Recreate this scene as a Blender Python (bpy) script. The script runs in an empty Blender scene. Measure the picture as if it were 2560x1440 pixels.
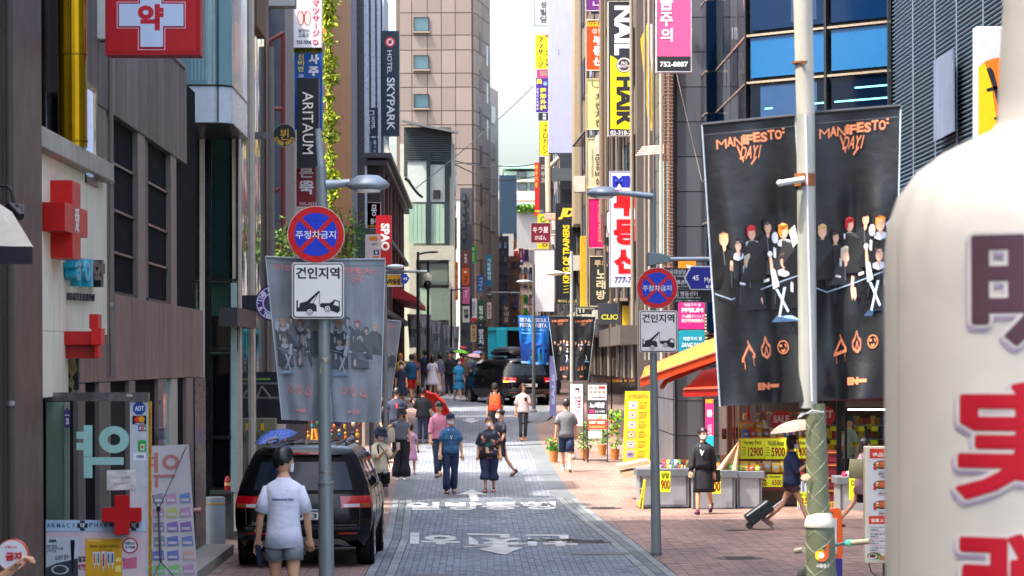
import bpy,bmesh,math,random
from mathutils import Vector,Matrix
R = math.radians
random.seed(7)
scene = bpy.context.scene
COL = scene.collection
# ------------------------------------------------------------ camera, sky, sun, exposure
FOC,CX,CY,KR,CAMZ = 7500.0,1190.0,905.0,0.0045,2.95
cam_d = bpy.data.cameras.new('camera'); cam = bpy.data.objects.new('camera', cam_d); COL.objects.link(cam)
cam.location =(0,0, CAMZ); cam.rotation_euler =(R(90), KR,0)
cam_d.sensor_width = 36; cam_d.lens = 36*FOC/2560
cam_d.shift_x =(1280-CX)/2560; cam_d.shift_y =(CY-720)/2560
cam_d.clip_start = .5; cam_d.clip_end = 3000
cam_d.dof.use_dof = True; cam_d.dof.focus_distance = 48; cam_d.dof.aperture_fstop = 7.5
scene.camera = cam
world = bpy.data.worlds.new('World'); scene.world = world; world.use_nodes = True
wn = world.node_tree.nodes; wl = world.node_tree.links
SUN = Vector((.43,.21,-.88)).normalized()
sky = wn.new('ShaderNodeTexSky'); sky.sky_type = 'NISHITA'; sky.sun_disc = False
tosun = -SUN
sky.sun_elevation = math.asin(tosun.z); sky.sun_rotation = math.atan2(tosun.x, tosun.y)
sky.air_density = 1.0; sky.dust_density = 6; sky.ozone_density = 1.2
bg = wn['Background']; bg.inputs['Strength'].default_value = .15
wl.new(sky.outputs[0], bg.inputs['Color'])
sun_d = bpy.data.lights.new('sun','SUN'); sun_d.energy = 2.0; sun_d.angle = R(.5); sun_d.color =(1,.93,.82)
sun = bpy.data.objects.new('sun', sun_d); COL.objects.link(sun)
sun.rotation_euler = SUN.to_track_quat('-Z','Y').to_euler(); sun.location =(-20,-10,60)
vs = scene.view_settings; vs.view_transform = 'Standard'; vs.look = 'None'; vs.gamma = 1; vs.use_curve_mapping = False
vs.exposure = 2.2
scene.render.engine = 'CYCLES'
scene.cycles.max_bounces = 7; scene.cycles.transparent_max_bounces = 12; scene.cycles.diffuse_bounces = 4
# ------------------------------------------------------------ geometry of the place
def lerp_tab(tab, x):
 if x<=tab[0][0]:return tab[0][1]
 for(a, va),(b, vb)in zip(tab, tab[1:]):
  if x<=b:
   t =(x-a)/(b-a); t = t*t*(3-2*t)if False else t
   return va+(vb-va)*t
 return tab[-1][1]
GT =[(0,.45),(26,.42),(34,.2),(41,.0),(56,.0),(60,.03),(65,.1),(73,.27),(88,.64),(100,1.02),(114,1.5),(142,1.8),(200,2.2),(300,2.6),(600,3)]
def gz(d):return lerp_tab(GT, d)
def W(px, py, d):
 u = px-CX; v = CY-py
 ur = u+KR*v; vr = v-KR*u
 return Vector((ur*d/FOC, d, CAMZ+vr*d/FOC))
def PX(X):
 def f(px, py, off=0):
  u = px-CX; v = CY-py; ur = u+KR*v; vr = v-KR*u
  d = FOC*X/ur
  return Vector((X-math.copysign(off, X), d, CAMZ+vr*d/FOC))
 return f
def FR(d):
 return lambda px,py,off = 0:W(px, py, d-off)
def gd(py):
 a,b = 30.0,400.0
 for _ in range(50):
  m =(a+b)/2
  y = CY-(gz(m)-CAMZ)*FOC/m
  if y>py:a = m
  else:b = m
 return a
def G(px, py):
 d = gd(py); w = W(px, py, d); return Vector((w.x, d, gz(d)))
 # ------------------------------------------------------------ materials
def lin(c):
 o =[]
 for v in c[:3]:
  v = v/255; o.append(v/12.92 if v<=.04045 else((v+.055)/1.055)**2.4)
 return(o[0], o[1], o[2],1)
MATS ={}
def mat(rgb, rough=.6, metal=0, var=.12, bump=0, scale=6, name=None, emis=0, coat=0, streak=0, spec=.5, alpha=1, trans=0, stripes=None, attr=None, wear=0):
 key =(tuple(rgb), rough, metal, var, bump, scale, name, emis, coat, streak, spec, alpha, trans, stripes, attr, wear)
 if key in MATS:return MATS[key]
 m = bpy.data.materials.new(name or 'surface'); m.use_nodes = True; MATS[key] = m
 n = m.node_tree.nodes; l = m.node_tree.links; b = n['Principled BSDF']
 c = lin(rgb)
 b.inputs['Roughness'].default_value = rough; b.inputs['Metallic'].default_value = metal
 b.inputs['Specular IOR Level'].default_value = spec
 b.inputs['Coat Weight'].default_value = coat
 if trans:b.inputs['Transmission Weight'].default_value = trans
 if emis:
  b.inputs['Emission Color'].default_value = c; b.inputs['Emission Strength'].default_value = emis
 tc = n.new('ShaderNodeTexCoord')
 cur = None
 rgbn = n.new('ShaderNodeRGB'); rgbn.outputs[0].default_value = c; cur = rgbn.outputs[0]
 def mul(cur, fac_out, lo, hi):
  mr = n.new('ShaderNodeMapRange'); l.new(fac_out, mr.inputs[0]); mr.inputs[3].default_value = lo; mr.inputs[4].default_value = hi
  mr.inputs[1].default_value = .25; mr.inputs[2].default_value = .75
  mx = n.new('ShaderNodeMix'); mx.data_type = 'RGBA'; mx.blend_type = 'MULTIPLY'; mx.inputs[0].default_value = 1
  l.new(cur, mx.inputs[6]); l.new(mr.outputs[0], mx.inputs[7]); return mx.outputs[2]
 def noise(sc, stretch=None, detail=4):
  nz = n.new('ShaderNodeTexNoise'); nz.inputs['Scale'].default_value = sc; nz.inputs['Detail'].default_value = detail
  if stretch:
   mp = n.new('ShaderNodeMapping'); mp.inputs['Scale'].default_value = stretch; l.new(tc.outputs['Object'], mp.inputs[0]); l.new(mp.outputs[0], nz.inputs[0])
  else:l.new(tc.outputs['Object'], nz.inputs[0])
  return nz.outputs[0]
 if attr:
  at = n.new('ShaderNodeAttribute'); at.attribute_name = attr
  mx = n.new('ShaderNodeMix'); mx.data_type = 'RGBA'; mx.blend_type = 'MULTIPLY'; mx.inputs[0].default_value = 1
  l.new(cur, mx.inputs[6]); l.new(at.outputs['Color'], mx.inputs[7]); cur = mx.outputs[2]
 if var:cur = mul(cur, noise(scale),1-var,1+var*.6)
 if wear:
  nz = noise(2.2, None,8); cur = mul(cur, nz,1-wear,1.05)
 if streak:
  cur = mul(cur, noise(3,(6,6,.35)),1-streak,1+streak*.5)
 if stripes:
  cur = mul(cur, noise(1,(stripes*3, stripes*3,.15),3),.38,1.75)
  cur = mul(cur, noise(1,(stripes*12, stripes*12,.3),2),.6,1.45)
 l.new(cur, b.inputs['Base Color'])
 if emis:l.new(cur, b.inputs['Emission Color'])
 if bump:
  bp = n.new('ShaderNodeBump'); bp.inputs['Strength'].default_value = bump; bp.inputs['Distance'].default_value = .02
  l.new(noise(scale*3, None,6), bp.inputs['Height']); l.new(bp.outputs[0], b.inputs['Normal'])
 if rough>.15 and var:
  mr = n.new('ShaderNodeMapRange'); l.new(noise(scale*1.7), mr.inputs[0]); mr.inputs[3].default_value = max(.02, rough-.12); mr.inputs[4].default_value = min(1, rough+.12)
  l.new(mr.outputs[0], b.inputs['Roughness'])
 if alpha<1:
  b.inputs['Alpha'].default_value = alpha
 return m
def glass_clear(tint=(200,225,220), refl=.16, name='clear_glass'):
 key =('gc', tint, refl)
 if key in MATS:return MATS[key]
 m = bpy.data.materials.new(name); m.use_nodes = True; MATS[key] = m
 n = m.node_tree.nodes; l = m.node_tree.links; n.remove(n['Principled BSDF']); out = n['Material Output']
 t = n.new('ShaderNodeBsdfTransparent'); t.inputs[0].default_value = lin(tint)
 g = n.new('ShaderNodeBsdfGlossy'); g.inputs['Roughness'].default_value = .03
 fr = n.new('ShaderNodeFresnel'); fr.inputs[0].default_value = 1.5
 ad = n.new('ShaderNodeMath'); ad.operation = 'ADD'; ad.inputs[1].default_value = refl; l.new(fr.outputs[0], ad.inputs[0])
 mx = n.new('ShaderNodeMixShader'); l.new(ad.outputs[0], mx.inputs[0]); l.new(t.outputs[0], mx.inputs[1]); l.new(g.outputs[0], mx.inputs[2])
 l.new(mx.outputs[0], out.inputs[0]); return m
def glassy(rgb, rough=.06, name='window_glass', metal=.0, wob=.0, spec=.9):
 key =('gl', rgb, rough, metal, wob, spec)
 if key in MATS:return MATS[key]
 m = bpy.data.materials.new(name); m.use_nodes = True; MATS[key] = m
 n = m.node_tree.nodes; l = m.node_tree.links; b = n['Principled BSDF']
 b.inputs['Base Color'].default_value = lin(rgb); b.inputs['Roughness'].default_value = rough; b.inputs['Metallic'].default_value = metal
 b.inputs['Specular IOR Level'].default_value = spec; b.inputs['IOR'].default_value = 1.7 if spec>.5 else 1.4
 tc = n.new('ShaderNodeTexCoord'); nz = n.new('ShaderNodeTexNoise'); nz.inputs['Scale'].default_value = .9; nz.inputs['Detail'].default_value = 1
 l.new(tc.outputs['Object'], nz.inputs[0]); bp = n.new('ShaderNodeBump'); bp.inputs['Strength'].default_value = .15+wob; bp.inputs['Distance'].default_value = .05
 l.new(nz.outputs[0], bp.inputs['Height']); l.new(bp.outputs[0], b.inputs['Normal']); return m
 # ------------------------------------------------------------ objects
ROOTLOC ={}
def thing(name, label, cat, loc=(0,0,0), group=None, rz=0):
 o = bpy.data.objects.new(name, None); COL.objects.link(o); o.empty_display_size = .1
 o.location = loc; o.rotation_euler =(0,0, rz); o['label'] = label; o['category'] = cat
 if group:o['group'] = group
 ROOTLOC[o.name] = Vector(loc); return o
def rootloc(o):
 while o.parent:o = o.parent
 return ROOTLOC.get(o.name, Vector((0,0,0)))
class MB:
 def __init__(s):s.v =[]; s.f =[]; s.m =[]; s.cur = 0; s.col =[]; s.c =(1,1,1)
 def add(s, vs, fs):
  b = len(s.v); s.v+=[tuple(v)for v in vs]
  for f in fs:s.f.append([b+i for i in f]); s.m.append(s.cur); s.col.append(s.c)
  return s
 def box(s, x0, x1, y0, y1, z0, z1):
  return s.add([(x0, y0, z0),(x1, y0, z0),(x1, y1, z0),(x0, y1, z0),(x0, y0, z1),(x1, y0, z1),(x1, y1, z1),(x0, y1, z1)],[(0,3,2,1),(4,5,6,7),(0,1,5,4),(1,2,6,5),(2,3,7,6),(3,0,4,7)])
 def hexa(s, a, b):
  return s.add(list(a)+list(b),[(0,1,2,3),(7,6,5,4),(0,4,5,1),(1,5,6,2),(2,6,7,3),(3,7,4,0)])
 def prism(s, a, b):
  n = len(a)
  return s.add(list(a)+list(b),[tuple(range(n)), tuple(range(2*n-1, n-1,-1))]+[(i, n+i, n+(i+1)%n,(i+1)%n)for i in range(n)])
 def quad(s,*p):return s.add(p,[tuple(range(len(p)))])
 def cyl(s, p0, p1, r0, r1=None, n=12, caps=True):
  r1 = r0 if r1 is None else r1; p0 = Vector(p0); p1 = Vector(p1); ax =(p1-p0)
  if ax.length<1e-7:return s
  ax.normalize(); t = Vector((0,0,1))if abs(ax.z)<.9 else Vector((1,0,0)); a = ax.cross(t).normalized(); b = ax.cross(a)
  vs =[]
  for p,r in((p0, r0),(p1, r1)):
   for i in range(n):
    th = 2*math.pi*i/n; vs.append(p+a*math.cos(th)*r+b*math.sin(th)*r)
  fs =[(i,(i+1)%n, n+(i+1)%n, n+i)for i in range(n)]
  if caps:fs+=[tuple(range(n-1,-1,-1)), tuple(range(n,2*n))]
  return s.add(vs, fs)
 def tube(s, pts, r, n=8):
  rs = r if isinstance(r,(list, tuple))else[r]*len(pts)
  for(p, q),(ra, rb)in zip(zip(pts, pts[1:]), zip(rs, rs[1:])):s.cyl(p, q, ra, rb, n)
  return s
 def rings(s, rings, close0=True, close1=True):
  n = len(rings[0]); vs =[p for r in rings for p in r]; fs =[]
  for k in range(len(rings)-1):
   for i in range(n):fs.append((k*n+i, k*n+(i+1)%n,(k+1)*n+(i+1)%n,(k+1)*n+i))
  if close0:fs.append(tuple(range(n-1,-1,-1)))
  if close1:fs.append(tuple(range((len(rings)-1)*n, len(rings)*n)))
  return s.add(vs, fs)
 def lathe(s, c, prof, n=24, axis='z'):
  c = Vector(c); rg =[]
  for r,h in prof:
   ring =[]
   for i in range(n):
    th = 2*math.pi*i/n; a,b = math.cos(th)*max(r,1e-4),math.sin(th)*max(r,1e-4)
    ring.append(c+(Vector((a, b, h))if axis=='z' else Vector((a, h, b))if axis=='y' else Vector((h, a, b))))
   rg.append(ring)
  return s.rings(rg)
 def ell(s, c, rx, ry, rz, n=12, m=8, rot=None):
  c = Vector(c); rg =[]
  for j in range(m+1):
   ph = math.pi*(j/m-.5); rr = max(math.cos(ph),.001)
   ring =[]
   for i in range(n):
    p = Vector((rx*rr*math.cos(2*math.pi*i/n), ry*rr*math.sin(2*math.pi*i/n), rz*math.sin(ph)))
    if rot:p = rot@p
    ring.append(c+p)
   rg.append(ring)
  return s.rings(rg)
 def grid(s, fn, nu, nv):
  vs =[fn(i/nu, j/nv)for j in range(nv+1)for i in range(nu+1)]
  fs =[(j*(nu+1)+i, j*(nu+1)+i+1,(j+1)*(nu+1)+i+1,(j+1)*(nu+1)+i)for j in range(nv)for i in range(nu)]
  return s.add(vs, fs)
 def build(s, name, mats, parent=None, smooth=False, bev=0, local=False, label=None, kind=None, seg=2, colattr=False, mesh_only=False, solid=0):
  if not isinstance(mats,(list, tuple)):mats =[mats]
  me = bpy.data.meshes.new(name)
  off = Vector((0,0,0))if(local or parent is None)else rootloc(parent)
  me.from_pydata([(v[0]-off.x, v[1]-off.y, v[2]-off.z)for v in s.v],[], s.f)
  for m in mats:me.materials.append(m)
  if len(mats)>1:me.polygons.foreach_set('material_index', s.m)
  if smooth:
   me.polygons.foreach_set('use_smooth',[True]*len(s.f))
   if smooth!='all':me.set_sharp_from_angle(angle=R(smooth if smooth>1 else 40))
  if colattr:
   ca = me.color_attributes.new('tint','FLOAT_COLOR','CORNER'); data =[]
   for f,c in zip(s.f, s.col):data+=[c[0], c[1], c[2],1.0]*len(f)
   ca.data.foreach_set('color', data)
  me.update()
  if mesh_only:return me
  o = bpy.data.objects.new(name, me); COL.objects.link(o)
  if parent is not None:o.parent = parent
  if label:o['label'] = label
  if kind:o['kind'] = kind
  if solid:
   md = o.modifiers.new('solid','SOLIDIFY'); md.thickness = solid; md.offset = 0
  if bev:
   md = o.modifiers.new('bevel','BEVEL'); md.width = bev; md.segments = seg; md.limit_method = 'ANGLE'; md.angle_limit = R(40)
  return o
def inst(me, name, parent, loc=(0,0,0), rot=(0,0,0), scale=(1,1,1)):
 o = bpy.data.objects.new(name, me); COL.objects.link(o); o.parent = parent; o.location = loc; o.rotation_euler = rot; o.scale = scale; return o
 # ------------------------------------------------------------ lettering
TXT ={}
def glyphs(s, bold=.0, shear=0, align='LEFT', spacing=1.0, line=1.0):
 key =(s, bold, shear, align, spacing, line)
 if key in TXT:return TXT[key]
 cu = bpy.data.curves.new('t','FONT'); cu.body = s; cu.size = 1; cu.offset = bold; cu.shear = shear; cu.align_x = align
 cu.space_character = spacing; cu.space_line = line
 cu.resolution_u = 3; cu.fill_mode = 'BOTH'; cu.dimensions = '2D'
 ob = bpy.data.objects.new('t', cu); COL.objects.link(ob)
 me = bpy.data.meshes.new_from_object(ob)
 vs =[(v.co.x, v.co.y)for v in me.vertices]; fs =[tuple(p.vertices)for p in me.polygons]
 bpy.data.objects.remove(ob); bpy.data.curves.remove(cu); bpy.data.meshes.remove(me)
 if vs:
  x0 = min(v[0]for v in vs); x1 = max(v[0]for v in vs); y0 = min(v[1]for v in vs); y1 = max(v[1]for v in vs)
  w = max(x1-x0,1e-3); h = max(y1-y0,1e-3)
  vs =[((x-x0)/w,(y-y0)/h)for x, y in vs]; asp = w/h
 else:asp = 1
 TXT[key] =(vs, fs, asp); return TXT[key]
class Art:
 """flat print on a surface: fn(a, b, off) -> point; a to the right, b downwards as on the sign"""
 def __init__(s, fn, parent, base=.004, step=.002, local=False):s.local = local; s.fn = fn; s.p = parent; s.base = base; s.step = step; s.b ={}; s.lay = 0
 def _mb(s, m, name):
  k =(name, m.name)
  if k not in s.b:s.b[k] =(MB(), m, name)
  return s.b[k][0]
 def raw(s, pts, faces, m, name='print', lay=None):
  off = s.base+s.step*(s.lay if lay is None else lay)
  s._mb(m, name).add([s.fn(a, b, off)for a, b in pts], faces)
 def poly(s, pts, m, name='print', lay=None):s.raw(pts,[tuple(range(len(pts)))], m, name, lay)
 def rect(s, x0, y0, x1, y1, m, name='print', lay=None, n=1):
  for i in range(n):
   for j in range(n if n>1 else 1):
    a0 = x0+(x1-x0)*i/n; a1 = x0+(x1-x0)*(i+1)/n; b0 = y0+(y1-y0)*j/n; b1 = y0+(y1-y0)*(j+1)/n
    s.poly([(a0, b1),(a1, b1),(a1, b0),(a0, b0)], m, name, lay)
 def frame(s, x0, y0, x1, y1, t, m, name='print', lay=None):
  s.rect(x0, y0, x1, y0+t, m, name, lay); s.rect(x0, y1-t, x1, y1, m, name, lay)
  s.rect(x0, y0+t, x0+t, y1-t, m, name, lay); s.rect(x1-t, y0+t, x1, y1-t, m, name, lay)
 def disc(s, cx, cy, rx, m, ry=None, name='print', lay=None, n=28, a0=0, a1=360, r0=0):
  ry = ry or rx
  full = abs(a1-a0)>=360
  k = n if full else n+1
  A =[R(a0+(a1-a0)*i/n)for i in range(k)]
  if r0:
   pts =[(cx+rx*math.cos(a), cy-ry*math.sin(a))for a in A]+[(cx+rx*r0*math.cos(a), cy-ry*r0*math.sin(a))for a in A]
   fs =[(i,(i+1)%k, k+(i+1)%k, k+i)for i in range(k if full else k-1)]
   s.raw(pts, fs, m, name, lay)
  elif full:s.poly([(cx+rx*math.cos(a), cy-ry*math.sin(a))for a in A], m, name, lay)
  else:s.poly([(cx, cy)]+[(cx+rx*math.cos(a), cy-ry*math.sin(a))for a in A], m, name, lay)
 def line(s, pts, w, m, name='print', lay=None):
  for(x0, y0),(x1, y1)in zip(pts, pts[1:]):
   dx,dy = x1-x0,y1-y0; L = math.hypot(dx, dy)or 1; nx,ny = -dy/L*w/2,dx/L*w/2
   s.poly([(x0+nx, y0+ny),(x0-nx, y0-ny),(x1-nx, y1-ny),(x1+nx, y1+ny)][::-1], m, name, lay)
 def text(s, t, x0, y0, x1, y1, m, bold=.02, rot=0, mirror=False, shear=0, name='lettering', lay=None, keep=False, vert=False, pad=.12, align='LEFT', spacing=1.0, slope=0):
  """fits the text into the box; rot=-90 reads downwards; vert stacks characters"""
  if vert:
   ch =[c for c in t]; h =(y1-y0)/len(ch)
   for i,c in enumerate(ch):
    if c==' ':continue
    a = y0+h*i
    thin = c in 'ー-|·'
    if thin:s.rect((x0+x1)/2-(x1-x0)*.07, a+h*.15,(x0+x1)/2+(x1-x0)*.07, a+h*.85, m, name, lay)
    else:s.text(c, x0, a+h*pad/2, x1, a+h*(1-pad/2), m, bold, rot, mirror, shear, name, lay)
   return
  vs,fs,asp = glyphs(t, bold, shear, align, spacing)
  if keep:
   bw,bh = x1-x0,y1-y0
   if bw/bh>asp:w2 = bh*asp; xc =(x0+x1)/2; x0,x1 = xc-w2/2,xc+w2/2
   else:h2 = bw/asp; yc =(y0+y1)/2; y0,y1 = yc-h2/2,yc+h2/2
  pts =[]
  for u,v in vs:
   if mirror:u = 1-u
   if rot==-90:u,v = v,1-u
   elif rot==90:u,v = 1-v,u
   elif rot==180:u,v = 1-u,1-v
   pts.append((x0+(x1-x0)*u, y1-(y1-y0)*v-slope*u))
  s.raw(pts, fs, m, name, lay)
 def done(s):
  for mb,m,name in s.b.values():mb.build(name, m, s.p, local=s.local)
  s.b ={}
  # panel box seen as a picture rectangle at distance d, thickness going back
def pbox(mb, x0, y0, x1, y1, d, t):
 a =[W(x0, y1, d), W(x1, y1, d), W(x1, y0, d), W(x0, y0, d)]
 mb.hexa(a,[p+Vector((0, t,0))for p in a]); return mb
def cc(rgb,**k):return mat(rgb,**k)
def sign(label, x0, y0, x1, y1, d, col, items=(), thick=.18, frame=None, fw=.02, group=None, cat='sign', rough=.35, bracket=None, name='hanging_sign', emis=0, poly=None, parts=True):
 base = W((x0+x1)/2, y1, d); t = thing(name, label, cat,(base.x, d+thick/2, base.z), group)
 mb = MB()
 if poly:
  a =[W(px, py, d)for px, py in poly]; mb.prism(a[::-1],[p+Vector((0, thick,0))for p in a[::-1]])
 else:pbox(mb, x0, y0, x1, y1, d, thick)
 mb.build('panel', mat(col, rough=rough, var=.06, scale=2, streak=.1, emis=emis), t, bev=.004 if d<100 else 0)
 if frame and not poly:
  fr = MB(); s = d/FOC; k = fw/s
  for r in((x0-k, y0-k, x1+k, y0),(x0-k, y1, x1+k, y1+k),(x0-k, y0, x0, y1),(x1, y0, x1+k, y1)):pbox(fr,*r, d-.012, thick+.02)
  fr.build('frame', mat(frame, rough=.4, metal=.3), t)
 elif frame:
  fr = MB(); n = len(poly); s = d/FOC; k = fw/s/2
  for i in range(n):
   p,q = W(*poly[i], d-.008),W(*poly[(i+1)%n], d-.008); fr.cyl(p, q, fw*.7, n=6)
  fr.build('frame', mat(frame, rough=.4, metal=.3), t)
 if bracket:
  br = MB(); bx = x0 if bracket[0]<(x0+x1)/2 else x1
  for f in(.15,.85):
   y = y0+(y1-y0)*f; p = W(bx, y, d+thick/2); q = W(bracket[0], y, d+thick/2)
   br.cyl(p, q,.022, n=6)
  br.build('bracket', mat((90,92,95), rough=.45, metal=.6), t)
 A = Art(FR(d), t)
 for it in items:
  k = dict(it[-1])if isinstance(it[-1], dict)else{}
  if it[0]=='r':A.rect(*it[1:5], cc(it[5], rough=.4, var=.04),'stripe', lay=k.get('lay',0))
  elif it[0]=='p':A.poly(it[1], cc(it[2], rough=.4, var=.04),'stripe', lay=k.get('lay',0))
  elif it[0]=='d':A.disc(*it[1:4], cc(it[4], rough=.4, var=.04), name='emblem',**k)
  elif it[0]=='l':A.line(it[1], it[2], cc(it[3], rough=.4, var=.04),'emblem', lay=k.get('lay',1))
  elif it[0]=='t':
   k.setdefault('lay',2)
   A.text(it[1],*it[2:6], cc(it[6], rough=.4, var=.02),**k)
 A.done(); return t
 # ============================================================ THE SETTING: ground, road, pavements
def paver_mat(rgb, name, scale=.8, brick=None):
 m = bpy.data.materials.new(name); m.use_nodes = True
 n = m.node_tree.nodes; l = m.node_tree.links; b = n['Principled BSDF']
 geo = n.new('ShaderNodeNewGeometry'); cur = None
 r = n.new('ShaderNodeRGB'); r.outputs[0].default_value = lin(rgb); cur = r.outputs[0]
 def mulc(cur, o):
  mx = n.new('ShaderNodeMix'); mx.data_type = 'RGBA'; mx.blend_type = 'MULTIPLY'; mx.inputs[0].default_value = 1
  l.new(cur, mx.inputs[6]); l.new(o, mx.inputs[7]); return mx.outputs[2]
 if brick:
  bt = n.new('ShaderNodeTexBrick'); bt.inputs['Scale'].default_value = 1; bt.inputs['Brick Width'].default_value = brick[0]; bt.inputs['Row Height'].default_value = brick[1]
  bt.inputs['Mortar Size'].default_value = .006; bt.inputs['Color1'].default_value =(.8,.8,.8,1); bt.inputs['Color2'].default_value =(1.15,1.15,1.15,1); bt.inputs['Mortar'].default_value =(.4,.4,.4,1)
  mp = n.new('ShaderNodeMapping'); mp.inputs['Rotation'].default_value =(0,0, R(90)if brick[2]else 0)
  l.new(geo.outputs['Position'], mp.inputs[0]); l.new(mp.outputs[0], bt.inputs[0]); cur = mulc(cur, bt.outputs[0])
 else:
  at = n.new('ShaderNodeAttribute'); at.attribute_name = 'tint'; cur = mulc(cur, at.outputs['Color'])
 for sc,lo,hi,st in((scale,.66,1.26,(1,.35,1)),(5,.85,1.12,(1,.5,1)),(60,.85,1.1,(1,1,1)),(.22,.75,1.2,(1,.4,1))):
  mp = n.new('ShaderNodeMapping'); mp.inputs['Scale'].default_value = st; l.new(geo.outputs['Position'], mp.inputs[0])
  nz = n.new('ShaderNodeTexNoise'); nz.inputs['Scale'].default_value = sc; nz.inputs['Detail'].default_value = 6; l.new(mp.outputs[0], nz.inputs[0])
  mr = n.new('ShaderNodeMapRange'); mr.inputs[1].default_value = .3; mr.inputs[2].default_value = .7; mr.inputs[3].default_value = lo; mr.inputs[4].default_value = hi; l.new(nz.outputs[0], mr.inputs[0])
  cur = mulc(cur, mr.outputs[0])
  if sc==scale:rgh = nz
 l.new(cur, b.inputs['Base Color'])
 mr = n.new('ShaderNodeMapRange'); mr.inputs[3].default_value = .5; mr.inputs[4].default_value = .95; l.new(rgh.outputs[0], mr.inputs[0]); l.new(mr.outputs[0], b.inputs['Roughness'])
 return m
M_joint = mat((84,86,88), rough=.9, name='joint_sand')
M_road = paver_mat((106,114,124),'grey_paver'); M_roadfar = paver_mat((112,118,127),'grey_paver_far', brick=(.3,.1,1))
M_curb = paver_mat((98,104,108),'curb_stone')
M_red = paver_mat((132,110,103),'red_paver'); M_redfar = paver_mat((140,114,103),'red_paver_far', brick=(.2,.1,0))
M_slab = paver_mat((150,150,148),'pale_slab')
gr = MB()
ys =[-10,20,30,41,48,56,60,65,73,88,100,114,142,200,300,600,1500]
for a,b in zip(ys, ys[1:]):gr.quad((-400, a, gz(a)-.05),(400, a, gz(a)-.05),(400, b, gz(b)-.05),(-400, b, gz(b)-.05))
gr.build('ground', mat((120,112,104), rough=.9), kind='structure')
RE =[(0,3.0),(30,2.9),(41,2.76),(50,2.55),(57.5,2.3),(66,2.0),(75,1.93),(88,1.85),(98,1.9),(100,2.6),(112,2.6),(114,1.8),(140,1.6),(200,1.6),(300,1.6)]
LE =[(0,-1.5),(41,-1.55),(50,-1.55),(65,-1.8),(80,-1.95),(100,-2.0),(112,-2.2),(300,-2.2)]
def redge(d):return lerp_tab(RE, d)
def ledge(d):return lerp_tab(LE, d)
CB = .42
SPL = 63.0
def strip(mb, fx0, fx1, y0, y1, dz, n=30):
 for i in range(n):
  a = y0+(y1-y0)*i/n; b = y0+(y1-y0)*(i+1)/n
  mb.quad((fx0(a), a, gz(a)+dz),(fx1(a), a, gz(a)+dz),(fx1(b), b, gz(b)+dz),(fx0(b), b, gz(b)+dz))
rd = MB(); strip(rd, ledge, redge,5, SPL,-.02,40); rd.cur = 1; strip(rd, lambda d:ledge(d)+CB, lambda d:redge(d)-CB, SPL,260,0,90)
rd.cur = 2; strip(rd, lambda d:redge(d)-CB, redge, SPL,260,.002,60); strip(rd, ledge, lambda d:ledge(d)+CB, SPL,260,.002,60)
road = rd.build('road',[M_joint, M_roadfar, M_curb], kind='structure', colattr=True)
sr = MB(); strip(sr, redge, lambda d:14,5,57,-.02,30); sr.cur = 1; strip(sr, redge, lambda d:14,57,260,0,80)
pav_r = sr.build('pavement',[M_joint, M_redfar], kind='structure')
sl = MB(); strip(sl, lambda d:-9, ledge,5,48,-.02,30); sl.cur = 1; strip(sl, lambda d:-9, ledge,48,260,0,80)
pav_l = sl.build('pavement',[M_joint, M_redfar], kind='structure')
def paver_set(parent, fx0, fx1, y0, y1, w, L, m, name, tints, nind, seed, gap=.006, mort_h=.02, bond=True, sub=None):
 rnd = random.Random(seed); cells =[]; cut =[]
 x0 = min(fx0(y0), fx0(y1)); k = 0
 ncol = int((max(fx1(y0), fx1(y1))-x0)/w)+2
 for c in range(-4, ncol+4):
  off =(L/2 if c%2 and bond else 0)
  y = y0+off-L
  while y<y1:
   xa = x0+c*w; cy = y+L/2; cx = xa+w/2
   if cx-w/2>=fx0(cy)-.001 and cx+w/2<=fx1(cy)+.001 and y>=y0:cells.append((xa, y))
   elif cx+w/2>fx0(cy)+.02 and cx-w/2<fx1(cy)-.02 and y+L>y0:cut.append((max(xa, fx0(cy)), min(xa+w, fx1(cy)), max(y, y0)))
   y+=L
 def vis(c):x,y = c; s = FOC/y; px = CX+x*s; return 0 if(px>2560 or px<0 or CY+2.95*s>1450)else s
 cells.sort(key=vis, reverse=True)
 metas =[]
 for v in range(8):
  mb = MB(); t = tints[v%len(tints)]; mb.c = t; e = rnd.uniform(.0,.003)
  mb.box(gap/2, w-gap/2, gap/2, L-gap/2,-mort_h, e); mb.f = mb.f[1:]; mb.m = mb.m[1:]; mb.col = mb.col[1:]
  metas.append(mb.build(name, m, mesh_only=True, colattr=True))
 nn = 0; st = MB()
 for c in cells:
  if nn<nind and vis(c)>0:
   nn+=1; o = inst(metas[rnd.randrange(8)], name, parent,(c[0], c[1], gz(c[1])+rnd.uniform(-.002,.002)),(rnd.uniform(-.006,.006), rnd.uniform(-.01,.01),0))
  else:
   st.c = tints[rnd.randrange(len(tints))]; z = gz(c[1]+L/2)+rnd.uniform(-.002,.002); b = len(st.f)
   st.box(c[0]+gap/2, c[0]+w-gap/2, c[1]+gap/2, c[1]+L-gap/2, z-mort_h, z+.001)
   del st.f[b],st.m[b],st.col[b]
 for xa,xb,y in cut:
  if xb-xa<.02:continue
  st.c = tints[rnd.randrange(len(tints))]; z = gz(y+L/2); b = len(st.f); st.box(xa+gap/2, xb-gap/2, y+gap/2, y+L-gap/2, z-mort_h, z+.0005); del st.f[b],st.m[b],st.col[b]
 if st.f:st.build(name, m, parent, kind='stuff', colattr=True)
G1 =[(1,1,1),(.9,.92,.95),(1.1,1.1,1.08),(.8,.84,.9),(1.04,1.03,1),(.94,.96,1.02),(1.16,1.14,1.1),(.86,.87,.88)]
paver_set(road, lambda d:ledge(d)+CB, lambda d:redge(d)-CB,40.6, SPL,.1,.3, M_road,'paving_stone', G1,290,1)
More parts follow.
